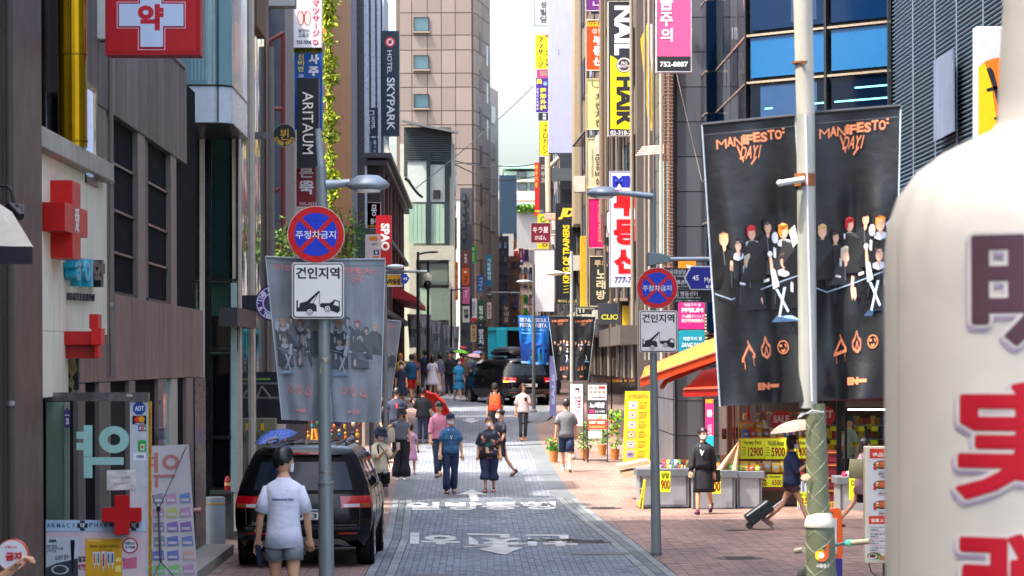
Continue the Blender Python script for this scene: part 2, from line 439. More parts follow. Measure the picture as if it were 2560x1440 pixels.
R1 =[(1,1,1),(.9,.86,.86),(1.12,1.08,1.05),(.82,.8,.84),(1.05,.95,.9),(.95,1.0,1.05),(1.2,1.15,1.1),(.88,.82,.78)]
paver_set(pav_r, lambda d:redge(d)+.01, lambda d:9.2,40.6,57,.2,.12, M_red,'brick_paver', R1,290,2)
paver_set(pav_l, lambda d:-4.4, lambda d:ledge(d)-.01,40.6,48,.2,.12, M_red,'brick_paver', R1,200,3)
def curb_line(fx, y0, y1, parent, seed):
 rnd = random.Random(seed); L = .5; metas =[]
 n = 0
 for lane in range(3):
  y = y0+rnd.uniform(0,.3)
  while y<y1:
   y2 = y+L*rnd.uniform(.8,1.2); w = CB/3; g = .006
   a0 = fx(y)+lane*w+g; a1 = fx(y)+(lane+1)*w-g; b0 = fx(y2)+lane*w+g; b1 = fx(y2)+(lane+1)*w-g
   t = rnd.choice([(1,1,1),(.75,.78,.8),(1.2,1.2,1.15)])if lane==1 else rnd.choice([(1.5,1.5,1.48),(1.7,1.68,1.62),(1.3,1.34,1.34)])
   mb = MB(); mb.c = t; z = .004
   mb.hexa([(a0, y+g, gz(y)-.02),(a1, y+g, gz(y)-.02),(a1, y+g, gz(y)+z),(a0, y+g, gz(y)+z)],[(b0, y2-g, gz(y2)-.02),(b1, y2-g, gz(y2)-.02),(b1, y2-g, gz(y2)+z),(b0, y2-g, gz(y2)+z)])
   mb.build('kerb_stone', M_curb, parent, colattr=True); y = y2
curb_line(lambda d:redge(d)-CB,40.6, SPL, road,4); curb_line(ledge,40.6, SPL, road,5)
# painted road markings, worn white paint
M_paint = mat((196,198,198), rough=.7, wear=.5, scale=9, streak=.2, name='road_paint');
def GS(px, py, off=0):p = G(px, py); return Vector((p.x, p.y, p.z+.006+off))
A = Art(GS, road,.002,.001)
A.text('일방통행',1015,1256,1390,1275, M_paint, bold=.035, name='painted_lettering')
A.text('천천히',1025,1331,1450,1360, M_paint, bold=.03, rot=180, name='painted_lettering', slope=-8)
A.poly([(1140,1238),(1180,1224),(1217,1238),(1192,1236),(1197,1252),(1178,1252),(1170,1236)], M_paint,'painted_arrow')
A.poly([(1196,1375),(1236,1366),(1232,1354),(1262,1353),(1271,1369),(1308,1370),(1262,1389)], M_paint,'painted_arrow',4)
A.poly([(1154,1050),(1168,1050),(1166,1046),(1184,1046),(1186,1050),(1204,1050),(1178,1058)], M_paint,'painted_arrow')
A.line([(1160,1369),(1215,1366),(1330,1360)],2.0, M_paint,'painted_line',2); A.line([(1166,1362),(1225,1363),(1335,1366)],1.4, M_paint,'painted_line',3)
A.line([(1115,1041),(1285,1041)],3, M_paint,'painted_line'); A.line([(1100,992),(1180,996)],8, M_paint,'painted_line'); A.line([(1012,996),(1040,998)],6, M_paint,'painted_line')
A.done()
def manhole(px, py, r, label, sq=False):
 p = G(px, py); t = thing('manhole_cover', label,'manhole cover',(p.x, p.y, p.z))
 mb = MB()
 if sq:mb.box(p.x-r, p.x+r, p.y-.25, p.y+.25, p.z-.01, p.z+.008)
 else:
  mb.lathe((p.x, p.y, p.z),[(0,.008),(r*.85,.008),(r*.86,.004),(r*.9,.004),(r*.91,.009),(r,.009),(r,-.01)],32)
  for i in range(-4,5):mb.box(p.x-r*.6, p.x+r*.6, p.y+i*r*.18-.01, p.y+i*r*.18+.01, p.z+.008, p.z+.014)
 mb.build('lid', mat((92,88,86), rough=.6, metal=.5, bump=.3, scale=20), t)
manhole(1848,1399,.36,'dark iron manhole cover in the brick pavement in front of the grey pole')
manhole(1508,1272,.38,'pale worn manhole cover in the sunlit pavement left of the display tables')
manhole(1470,1356,.42,'round manhole cover set across the kerb band at the right edge of the road')
manhole(1500,1386,.45,'rectangular perforated drain cover set in the road near its right edge', True); manhole(1380,1352,.5,'long pale drain cover in the road beside the painted letters', True); manhole(1080,1438,.3,'dark drain cover at the bottom edge of the road', True)
manhole(1840,1329,.2,'small drain cover behind the suitcase on the right pavement')
# ============================================================ buildings, left side
def bld(label, x0, x1, y0, y1, z0, z1, m, name='building', cat='building', group=None):
 t = thing(name, label, cat,((x0+x1)/2,(y0+y1)/2, z0), group); mb = MB(); mb.box(x0, x1, y0, y1, z0, z1); mb.build('wall', m, t); return t
def dXa(px, X):return FOC*X/(px-CX)
M_black = mat((26,27,30), rough=.35, var=.2); M_dark = mat((38,39,44), rough=.5); M_frame = mat((20,21,24), rough=.3)
M_steel = mat((150,152,155), rough=.3, metal=.8); M_white = mat((222,224,224), rough=.5); M_grey = mat((120,122,126), rough=.5)
M_gdark = glassy((14,17,24)); M_gteal = glassy((120,158,156),.08); M_gblue = glassy((20,62,110),.05); M_gmir = glassy((150,160,170),.04, metal=.85, wob=.15)
# near brown metal building
A1 = bld('tall dark brown metal-clad building at the left edge of the street',-12,-4.03,11,27.2,.3,11, mat((84,70,62), rough=.42, metal=.35, streak=.12, scale=1.5))
for i,(a, b)in enumerate(((20,24.6),(24.63,25.2),(25.23,27.35))):
 mb = MB(); mb.box(-4.03,-3.95-(.02 if i==1 else 0), a, b,.42,11); mb.build('panel', mat((86,71,63)if i!=1 else(66,60,55), rough=.4, metal=.35, streak=.15, scale=2), A1)
mb = MB(); mb.box(-12,-4.03,-8,11,.3,15.5); mb.build('tall_part', mat((96,88,82), rough=.6, streak=.1), A1)  # unseen block added to keep the inflatable column's front in shade
for k,(x0, x1, H)in enumerate(((-60,-22,22),(-21,-4,16),(-3,17,19),(18,60,24))):  # unseen buildings added behind the camera so the glass reflects darker
 t = bld(['wide grey building across the street behind the viewer','beige building behind the viewer, left','brown building directly behind the viewer','pale building behind the viewer, right'][k], x0, x1,-110,-96,0, H, mat([(120,124,130),(170,156,136),(116,92,80),(168,170,172)][k], rough=.7))
 x = x0+1
 while x<x1-2:
  for j in range(int(H/3.2)):mb = MB(); mb.box(x, x+1.8,-96,-95.9,1+j*3.2,3+j*3.2); mb.build('window', M_gdark, t)
  x+=3
  # pharmacy
M_cream = mat((238,226,200), rough=.75, var=.1, scale=.7, streak=.16, bump=.05)
B1 = thing('pharmacy_building','pharmacy corner with a cream rendered wall and a concrete ledge above it','building',(-5,30,0))
PH = PX(-4.2)
def sidebox(x0px, x1px, z0, z1, X=-4.2, th=.3):
 mb = MB(); mb.box(X-th, X, dXa(x0px, X), dXa(x1px, X), z0, z1); return mb
sidebox(108,269,3.27,5.0, th=3).build('wall', M_cream, B1, bev=.01)
sidebox(108,171,2.62,3.27, th=3).build('wall', M_cream, B1, bev=.01)
mb = MB(); mb.box(-7,-4.08,27.6,33.9,5.0,5.2); mb.build('ledge', mat((176,168,152), rough=.85, var=.2, scale=3, streak=.3, bump=.2), B1, bev=.012)
mb = MB(); mb.box(-9,-7.1,27.4,34.3,0,24); mb.build('back_wall', M_dark, B1)
mb = MB(); mb.box(-7,-4.4,27.4,31.6,5.2,24); mb.build('dark_glazing', M_gdark, B1)
mb = MB(); mb.box(-4.4,-4.36,29.2,29.3,5.2,9); mb.box(-4.4,-4.36,27.5,30.5,6.75,6.79); mb.build('mullion', mat((120,110,60), rough=.3, metal=.6), B1)
gp = W(182,380,31.2); mb = MB(); mb.cyl((gp.x,31.2,5.2),(gp.x,31.2,8.5),.15, n=40); mb.build('gold_column', mat((196,150,20), rough=.14, metal=.9, streak=.3, scale=3, var=.1), B1, smooth=True)
for z in(5.25,6.15,6.98):mb = MB(); mb.lathe((gp.x,31.2, z),[(.148,0),(.158,.005),(.158,.02),(.148,.025)],40); mb.build('column_ring', mat((150,120,30), rough=.2, metal=.9), B1, smooth=True)
mb = MB(); pbox(mb,210,-40,272,96,33.4,.25); mb.build('white_panel', mat((205,206,200), rough=.5), B1)
mb = MB(); pbox(mb,211,96,217,128,33.3,.05); mb.build('bracket', M_white, B1)
# wood print panel building
C1 = thing('panel_clad_building','building with striped grey-brown cladding panels and tall dark windows beside the pharmacy','building',(-5.5,40,0))
mb = MB(); mb.box(-9,-4.29,34.4,46.0,0,7.1); mb.build('wall', mat((13,15,21), rough=.85, spec=.08), C1)
mb = MB(); mb.box(-12,-5.6,33,48.5,7.1,31); mb.build('upper_storeys', mat((110,106,104), rough=.6), C1)  # hidden set-back storeys added, tall enough to shade the street
for k,(p0, p1)in enumerate(zip([205,250,292,322,350,375,398,416,434,452],[250,292,322,350,375,398,416,434,452,470])):
 v = 84+(k*37%23); sidebox(p0+.4, p1-.4,5.85,7.2, th=.3).build('cladding_panel', mat((v, v-9, v-14), rough=.5, stripes=5, var=.05, scale=1+k*.1), C1, bev=.006)
for k,(p0, p1)in enumerate(zip([198,246,269,290,330,366,400,430,458,484],[246,269,290,330,366,400,430,458,484,508])):
 v = 108+(k*29%19); sidebox(p0+.4, p1-.4,2.745,3.265 if k<2 else 3.76, X=-4.2 if k>1 else-4.205, th=.45).build('cladding_panel', mat((v, v-22, v-28), rough=.45, stripes=6, var=.05, scale=1+k*.1), C1, bev=.006)
sidebox(205,470,7.2,7.27, X=-4.17, th=.35).build('coping', M_grey, C1)
for p0,p1 in((247,268),(347,365),(429,443)):
 sidebox(p0, p1,3.76,5.85, X=-4.22, th=.1).build('column', mat((128,118,112), rough=.4, metal=.3, streak=.2), C1)
for p0,p1 in((268,285),(365,372)):sidebox(p0, p1,3.76,5.85, X=-4.27, th=.05).build('column', mat((60,58,62), rough=.4), C1)
for px0,px1 in((285,347),(372,429)):
 for z in(4.25,4.75,5.3):
  sidebox(px0, px1, z, z+.03, X=-4.262, th=.03).build('transom', mat((70,66,70), rough=.3, metal=.5), C1)
 w = sidebox(px0+1, px1-1,3.765,3.80, X=-4.235, th=.05).build('sill', M_dark, C1)
sidebox(219,247,4.9,6.0, X=-4.18, th=.06).build('window', M_frame, C1)
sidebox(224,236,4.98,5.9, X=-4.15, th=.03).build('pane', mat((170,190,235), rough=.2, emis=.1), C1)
sidebox(237,242,4.98,5.9, X=-4.15, th=.03).build('pane', M_gteal, C1)
base_cols =[(172,197,'d'),(197,215,'b'),(215,250,'d'),(250,278,'b'),(278,325,'d'),(325,340,'b'),(340,382,'d'),(382,397,'d'),(397,410,'b'),(411,432,'t'),(432,446,'c'),(446,467,'d'),(467,485,'b'),(485,512,'k')]
cm ={'d':mat((13,14,19), rough=.85, spec=.08),'b':mat((124,108,104), rough=.45, streak=.15),'t':M_gteal,'c':mat((196,184,164), rough=.6),'k':mat((34,34,38), rough=.3, streak=.15)}
for p0,p1,c in base_cols:
 X ={'d':-4.262,'t':-4.256,'b':-4.21,'c':-4.215,'k':-4.19}[c]; d0,d1 = dXa(p0,-4.2),dXa(p1,-4.2)
 mb = MB(); mb.box(X-.06, X, d0+.004, d1-.004,0,2.738); mb.build({'d':'dark_pane','t':'teal_pane','b':'column','c':'column','k':'end_column'}[c], cm[c], C1)
mb = MB(); mb.tube([W(404,1000,39.5)+Vector((0,-.1,0)), W(404,1012,39.5)+Vector((0,-.1,0))],.02); mb.box(-4.2,-4.1,39.4,39.6,1.95,2.1); mb.build('door_handle', M_steel, C1)
mb = MB(); mb.cyl(W(484,1276,44.5), W(497,1277,44.5),.04, n=14); mb.cyl(W(497,1277,44.4), W(503,1277,44.4),.055, n=16); o = mb.build('fire_hose_valve', mat((190,130,130), rough=.4, metal=.3), C1)
mb = MB(); mb.box(-4.2,-3.75,39,46.3,0,.16); mb.build('doorstep', mat((140,134,124), rough=.9, bump=.3), C1, bev=.01)
# glass storefront building with rounded bay
D1 = thing('glass_building','teal glass building with black window frames and a rounded frosted bay over the corner','building',(-5,52,0))
DD = 50.0
mb = MB(); mb.box(-11,-4.1, DD+.5,57.2,0,12.5); mb.build('wall', mat((88,90,94), rough=.5), D1)
def pb(name, x0, y0, x1, y1, d, t, m, parent,**k):mb = MB(); pbox(mb, x0, y0, x1, y1, d, t); return mb.build(name, m, parent,**k)
pb('backing',420,290,598,1235, DD+.3,.25, mat((118,138,138), rough=.6), D1)
def framed(x0, y0, x1, y1, d, t, gm, parent, label='window'):
 mb = MB()
 for r in((x0, y0, x1, y0+t),(x0, y1-t, x1, y1),(x0, y0+t, x0+t, y1-t),(x1-t, y0+t, x1, y1-t)):pbox(mb,*r, d,.12)
 f = mb.build(label, M_frame, parent); mb = MB(); pbox(mb, x0+t, y0+t, x1-t, y1-t, d+.07,.02); mb.build('pane', gm, f); return f
clearT = glass_clear((200,224,224),.1)
for r,g in(((430,303,499,700), clearT),((430,702,499,1232), M_gteal),((523,303,595,702), clearT),((523,705,595,880), clearT),((526,884,578,1225), M_gdark)):framed(*r, DD-.05,5, g, D1)
pb('cream_post',499,290,512,1262, DD-.12,.2, mat((186,184,172), rough=.5), D1); pb('black_post',512,290,523,1250, DD-.1,.2, M_frame, D1)
pb('teal_strip',577,707,593,1230, DD-.06,.05, mat((150,176,172), rough=.3), D1)
pb('blind',450,306,464,695, DD+.18,.03, mat((176,200,216), rough=.7), D1); pb('column',537,306,566,700, DD+.2,.05, mat((130,138,142), rough=.6), D1)
pb('blind',528,712,574,790, DD+.2,.03, mat((190,206,186), rough=.7), D1); pb('timber_panel',528,790,574,868, DD+.2,.03, mat((120,96,82), rough=.6), D1)  # pale and brown panels painted in place of this pane's reflection
pb('transom',526,1090,578,1098, DD-.08,.05, M_frame, D1)
mb = MB(); mb.tube([W(461,628, DD), W(472,690, DD), W(462,700, DD)],.02); mb.build('lamp', M_white, D1)
# rounded bay
x0,x1 = W(440,300,47).x,W(583,300,47).x; rr = .35
def bayring(z, g=0):
 pts =[(x0,46.6-g),(x1-rr,46.6-g)]
 for i in range(1,9):a = -math.pi/2+math.pi/2*i/8; pts.append((x1-rr+(rr+g)*math.cos(a),46.6+rr+(rr+g)*math.sin(a)))
 pts+=[(x1+g,49.9),(x0,49.9)]
 return[Vector((p[0], p[1], z))for p in pts]
def zat(py, d):return CAMZ+(CY-py)*d/FOC
for za,zb,m,nm in((zat(303,46.6), zat(212,46.6), mat((208,218,226), rough=.25, streak=.05),'frosted_panel'),(zat(208,46.6), zat(60,46.6)+1.5, glassy((120,160,164),.1),'bay_glazing')):
 mb = MB(); mb.prism(bayring(za), bayring(zb)); mb.build(nm, m, D1, smooth=30)
mb = MB(); mb.prism(bayring(zat(212,46.6),.015), bayring(zat(208,46.6),.015)); mb.prism(bayring(zat(306,46.6),.02), bayring(zat(303,46.6),.02)); mb.build('bay_trim', M_frame, D1)
mb = MB()
for px in(545,):pbox(mb, px-1.5,-30, px+1.5,303,46.57,.03)
mb.build('mullion', M_frame, D1)
mb = MB()
for i in range(7):pbox(mb,478+i*9,-20,481+i*9,200,46.59,.02)
mb.build('blind_slat', mat((150,186,190), rough=.3), D1)
# street side of it: mirror strips, posts
xs =[594,600,606,613,619,626,634,640,648,656,664]
for i,(a, b)in enumerate(zip(xs, xs[1:])):
 m =[M_gmir, cm['c'], glassy((60,80,110),.05, metal=.5, wob=.2), M_gmir, glassy((20,24,34),.05, metal=.3)][i%5]
 sidebox(a+.3, b-.3,.15,11.5, X=-3.98+(.05 if i%5==1 else 0), th=.12).build('mirror_strip' if i%5!=1 else 'post', m, D1)
sidebox(646,668,9.0,12, X=-3.9, th=.3).build('rough_column', mat((110,88,62), rough=.9, var=.4, scale=14, bump=.6), D1)
sidebox(594,640,3.55,3.85, X=-3.85, th=.3).build('beam', mat((58,56,58), rough=.5), D1)
# gap building with red steel
F1 = thing('dark_building','narrow building with an open black front, dark red steelwork and a grey frame','building',(-5,65,0))
mb = MB(); mb.box(-11,-5.1,61,70,0,13); mb.build('wall', mat((16,16,18), rough=.8), F1)
sidebox(716,737,2.6,13, X=-4.0, th=1.2).build('grey_frame', mat((96,102,112), rough=.45, streak=.08), F1)
sidebox(668,676,2.6,13, X=-4.0, th=1.2).build('brown_frame', mat((84,62,56), rough=.5), F1)
pb('grey_frame',664,-60,737,14,60.9,.6, mat((96,102,112), rough=.45), F1)
for p,q in(((668,106),(710,82)),((678,272),(712,272)),((676,100),(676,640)),((700,470),(668,492)),((708,90),(708,640)),((680,640),(712,600))):
 mb = MB(); mb.cyl(W(p[0], p[1],62.2), W(q[0], q[1],62.2),.05, n=6); mb.build('steel_member', mat((110,44,46), rough=.5), F1)
for z in(5.2,7.8,10.4):mb = MB(); mb.box(-5.1,-4.3,62.5,69, z, z+.12); mb.build('floor_slab', mat((40,34,36), rough=.8), F1)
# ochre building
G0 = bld('ochre clad building with a plain side wall behind the ivy',-11,-4.2,85,101.5, gz(85),17.5, mat((176,116,40), rough=.6, streak=.12, scale=.8))
mb = MB(); mb.box(-11,-4.22,84.75,84.95, gz(85),12.0); mb.build('grey_front', mat((70,70,74), rough=.5, streak=.15), G0)
for i,(a, b)in enumerate(zip([822,838,853,868],[838,853,868,881])):
 sidebox(a+.2, b-.2,4.4,17, X=-4.15, th=.06).build('cladding_panel', mat((176-6*(i%2),122,66), rough=.6, streak=.1, scale=1+i), G0)
sidebox(822,881,4.2,4.4, X=-4.1, th=.2).build('string_course', M_dark, G0)
# blue glass building
H1 = bld('blue glass building with white vertical fins behind the hotel signs',-10,-4.2,107,131, gz(107),19, mat((60,70,86), rough=.4))
yy =[107.3+i*2.35 for i in range(11)]
pm =[glassy((34,60,110),.05, metal=.2), glassy((90,120,160),.05, metal=.5), glassy((22,34,60),.05), glassy((60,100,130),.05, metal=.3)]
for i,y in enumerate(yy[:-1]):
 for k in range(5):
  mb = MB(); mb.box(-4.2,-4.12, y+.08, y+2.3,3.9+k*2.9,3.9+k*2.9+2.7); mb.build('window', pm[(i*5+k*3)%4], H1)
for i,y in enumerate(yy):mb = MB(); mb.box(-4.2,-3.95, y-.06, y+.06,3.6,19); mb.build('fin', mat((200,210,225)if i%3 else(60,66,76), rough=.3, metal=.3), H1)
I1 = bld('grey curtain-wall building with a grid of windows beyond the blue glass building',-10,-4.1,131.5,143, gz(131),20, mat((110,114,120), rough=.4))
for i in range(3):
 for k in range(6):
  mb = MB(); mb.box(-4.1,-4.03,132+i*3.5,135+i*3.5,4+k*2.4,5.9+k*2.4); mb.build('window', pm[(i*3+k*2+1)%4], I1)
  # dark stone building with cornices
XJ = -3.5
J1 = bld('dark stone-trimmed shop building with deep cornices and a red awning',-4.15, XJ,110,146, gz(110),10.4, mat((52,47,54), rough=.6, streak=.1))
for z,o in((10.4,.45),(10.15,.3),(7.6,.25),(4.7,.3)):
 mb = MB(); mb.box(-4.2, XJ+o,109.8-o,146+o*.2, z, z+.2); mb.build('cornice', mat((78,74,80), rough=.6), J1, bev=.03)
for i in range(7):
 y = 110.6+i*5
 for z in(5.2,7.95):mb = MB(); mb.box(XJ-.02, XJ+.03, y+.8, y+4.2, z, z+1.9); mb.build('window', glassy((16,14,22)), J1)
 mb = MB(); mb.box(XJ, XJ+.14, y, y+.6,2,10.1); mb.build('pilaster', mat((92,34,38)if i%2 else(84,74,76), rough=.5), J1)
 mb = MB(); mb.box(XJ-.02, XJ+.02, y+.8, y+4.6,1.5,4.4); mb.build('shop_window', glassy((30,26,34)), J1)
mb = MB(); a =[W(985,612,114), W(1030,640,114), W(1030,646,114), W(985,640,114)]
mb.prism([Vector((XJ,122,6.2)), Vector((XJ+1.1,122,5.6)), Vector((XJ+1.1,122,5.4)), Vector((XJ,122,5.6))],[Vector((XJ,144,6.2)), Vector((XJ+1.1,144,5.6)), Vector((XJ+1.1,144,5.4)), Vector((XJ,144,5.6))]); mb.build('awning', mat((176,36,44), rough=.6), J1)
# pale glass and render building, frontal
dK = 147; K1 = thing('pale_building','pale rendered building with green-tinted windows and a louvred top storey','building',(W(1075,800, dK).x, dK, gz(dK)))
pb('wall',1000,360,1136,905, dK+.2,12, mat((196,200,184), rough=.7, streak=.12, scale=.6), K1)
pb('top_storey',1010,318,1128,440, dK+.1,10, mat((60,70,74), rough=.5), K1)
for i in range(15):pb('louvre',1013,322+i*5.6,1124,324.6+i*5.6, dK-.05,.1, mat((92,102,104), rough=.4, metal=.4), K1)
mb = MB(); mb.hexa([W(1004,306, dK-1), W(1148,334, dK-1), W(1148,329, dK-1), W(1004,299, dK-1)],[W(1004,306, dK+10), W(1120,334, dK+10), W(1120,329, dK+10), W(1004,299, dK+10)]); mb.build('roof', mat((110,112,112), rough=.5), K1)
pb('white_panel',1019,402,1066,505, dK,.1, mat((196,206,200), rough=.5), K1); pb('white_panel',1076,412,1112,505, dK,.1, mat((190,202,194), rough=.5), K1)
pb('post',1066,380,1076,618, dK-.1,.2, mat((44,56,60), rough=.4), K1); pb('post',1112,384,1124,618, dK-.1,.2, mat((44,56,60), rough=.4), K1)
pb('window',1083,475,1101,496, dK-.06,.1, mat((58,48,50), rough=.4), K1)
gpale = glassy((160,192,172),.12)
for a,b in((1022,1033),(1034,1043),(1044,1054),(1055,1064),(1078,1088),(1089,1099),(1100,1111)):pb('window', a,510, b,608, dK,.1, gpale, K1)
pb('render_band',1024,614,1136,650, dK-.15,.3, mat((186,184,166), rough=.8), K1); pb('pier',1024,650,1040,905, dK-.15,.3, mat((190,188,170), rough=.8), K1); pb('pier',1122,650,1136,905, dK-.15,.3, mat((190,188,170), rough=.8), K1)
framed(1050,655,1122,715, dK-.1,2.5, glassy((110,122,112),.15), K1); pb('shop_glass',1040,720,1122,800, dK-.05,.1, mat((168,190,164), rough=.3), K1); pb('shop_window',1042,805,1122,905, dK-.05,.1, glassy((70,80,80)), K1)
# brown tower
T1 = thing('tower_block','tall brown tower of large square wall panels with small square windows','tower',(W(1100,800,172).x,175,1.5))
A0,B0,C0 = Vector((W(990,0,170).x,170,0)),Vector((W(1183,400,170).x,170,0)),Vector((W(1222,400,176.2).x,176.2,0)); C2 = Vector((W(1246,400,180).x,180,0))
def up(v, z):return Vector((v.x, v.y, z))
mb = MB(); D2 = Vector((A0.x,195,0)); ring =[A0, B0, C0, Vector((C0.x,195,0)), D2]
mb.prism([up(v,1)for v in ring],[up(v,32)for v in ring]); mb.build('wall', mat((96,84,76), rough=.8), T1)
zt2 = zat(222,178)
mb = MB(); ring =[C0, C2, Vector((C2.x,195,0)), Vector((C0.x,195,0))]; mb.prism([up(v,1)for v in ring],[up(v, zt2)for v in ring]); mb.build('side_wing', mat((176,166,150), rough=.8), T1)
zl =[]; y = 88-94.0
rows =[-70,-6,32,88,125,183,218,277,312,372,408,462,500,560,600,650,700,760,800]
pmats =[mat((v, v-11, v-19), rough=.75, var=.06, scale=.4, name='tower_panel')for v in(124,121,128)]
smats =[mat((v, v-8, v-20), rough=.75, var=.06, scale=.4, name='tower_side_panel')for v in(128,124,132)]
cols_ =[1003,1033,1072,1107,1142,1183]
k = 0
for r0,r1 in zip(rows, rows[1:]):
 z1,z0 = zat(r0,170),zat(r1,170)
 for c0,c1 in zip(cols_, cols_[1:]):
  xa,xb =(c0-CX)*170/FOC,(c1-CX)*170/FOC; k+=1
  mb = MB(); mb.box(xa+.018, xb-.018,169.9,170.05, z0+.022, z1-.022); mb.build('wall_panel', pmats[k*7%3], T1)
 for f0,f1 in((0,.5),(.5,1)):
  p0,p1 = B0.lerp(C0, f0+.01),B0.lerp(C0, f1-.01); nrm = Vector(((C0-B0).y,-(C0-B0).x,0)).normalized()*.12; k+=1
  mb = MB(); mb.hexa([up(p0+nrm, z0+.022), up(p1+nrm, z0+.022), up(p1+nrm, z1-.022), up(p0+nrm, z1-.022)],[up(p0, z0+.022), up(p1, z0+.022), up(p1, z1-.022), up(p0, z1-.022)]); mb.build('wall_panel', smats[k*5%3], T1)
for r in(43,138,235,332):
 f = framed(1034, r,1072, r+35,169.8,1.4, glassy((70,104,116),.1, metal=.3), T1); pb('sill',1032, r+35,1074, r+38.5,169.7,.2, mat((140,128,118), rough=.7), T1)
def onside(f0, f1, z0, z1, m, name, B=B0, C=C0, o=.14):
 nrm = Vector(((C-B).y,-(C-B).x,0)).normalized()*o; p0,p1 = B.lerp(C, f0),B.lerp(C, f1)
 mb = MB(); mb.hexa([up(p0+nrm, z0), up(p1+nrm, z0), up(p1+nrm, z1), up(p0+nrm, z1)],[up(p0, z0), up(p1, z0), up(p1, z1), up(p0, z1)]); mb.build(name, m, T1)
for j in range(8):
 zc = zat(85+j*94,173)
 onside(.28,.42, zc-1.3, zc, mat((84,74,70), rough=.6),'slot_window'); onside(.72,.82, zc-1.7, zc-.5, glassy((120,130,130),.2),'window')
for j in range(4):
 zc = zat(268+j*90,178); onside(.2,.62, zc-1.0, zc, glassy((150,156,146),.2),'window', C0, C2,.05)
 # far end of the street
M1 = thing('screen_board','tall blank dark blue billboard on a rooftop at the far end of the street','billboard',(W(1270,585,225).x,225,10)); pb('panel',1248,438,1292,584,225,.8, mat((28,50,68), rough=.35, var=.15), M1)
mb = MB()
for px in(1252,1288):mb.cyl(W(px,584,225.4), W(px,625,225.4),.12)
mb.build('support', M_dark, M1)
N1 = thing('far_house','pale green flat-roofed house on the hill beyond the street','house',(W(1300,500,300).x,300,12))
pb('wall',1262,428,1350,520,300,14, mat((176,204,190), rough=.7), N1); pb('roof',1256,413,1350,421,299,16, mat((150,192,176), rough=.7), N1); pb('floor_slab',1280,448,1350,454,299.5,14, mat((226,220,200), rough=.7), N1)
for r in((1293,428,1316,444),(1294,458,1318,476),(1325,458,1342,476)):framed(*r,299.6,1.2, glassy((70,90,100)), N1)
N2 = thing('overpass_wall','grey concrete retaining wall with a planted top beyond the street','wall',(W(1300,600,280).x,280,4)); pb('wall',1225,528,1350,640,280,4, mat((128,128,126), rough=.85, streak=.15, scale=.3), N2); pb('coping',1225,478,1350,500,284,4, mat((206,196,180), rough=.8), N2)
for k,(x0, y0, x1, y1, c)in enumerate(((1150,470,1180,900,(74,76,84)),(1136,505,1152,900,(200,204,196)),(1176,560,1230,905,(150,142,134)),(1240,590,1272,905,(92,90,96)),(1262,640,1300,905,(120,84,66)),(1290,620,1345,905,(168,158,146)),(1222,700,1262,905,(110,106,104)))):
 dk = 160+k*9; t = thing('far_building',['dark grey slab building rising behind the green sign','thin white building edge behind the pale rendered building','grey building at the foot of the tower behind the blue vertical sign','dark grey stepped building below the rooftop billboard','brick-brown building low at the far end of the street','beige building behind the blank white board','low grey building above the turquoise truck'][k],'building',(W((x0+x1)/2, y1, dk).x, dk,2),'buildings at the far end of the street')
 pb('wall', x0, y0, x1, y1, dk,8, mat(c, rough=.7, streak=.12, scale=.4), t)
 rr_ = random.Random(k)
 for yy_ in range(y0+14, y1-60,34):
  for xx_ in range(x0+5, x1-12,14):framed(xx_, yy_, xx_+9, yy_+18, dk-.1,1, pm[rr_.randrange(4)], t)
  # downpipes and cables on the near left walls
for x0,y0,d_,z0,z1,rr_,c__ in((-3.93,0,25.3,.4,8,.035,(70,62,58)),(-4.15,0,34.2,2.8,7.0,.03,(120,112,104)),(-3.9,0,57.4,.1,9,.06,(120,116,110))):
 t = thing('downpipe',['narrow dark downpipe on the brown metal building at the left edge','grey downpipe between the cream wall and the striped panels','pale downpipe at the far corner of the glass building'][[25.3,34.2,57.4].index(d_)],'pipe',(x0, d_, z0)); mb = MB(); mb.cyl((x0, d_, z0),(x0, d_, z1), rr_, n=12); mb.build('pipe', mat(c__, rough=.5), t, smooth=30)
 for z in(z0+.8, z0+2.2):mb = MB(); mb.cyl((x0, d_, z),(x0, d_, z+.04), rr_*1.35, n=12); mb.build('clip', M_steel, t)
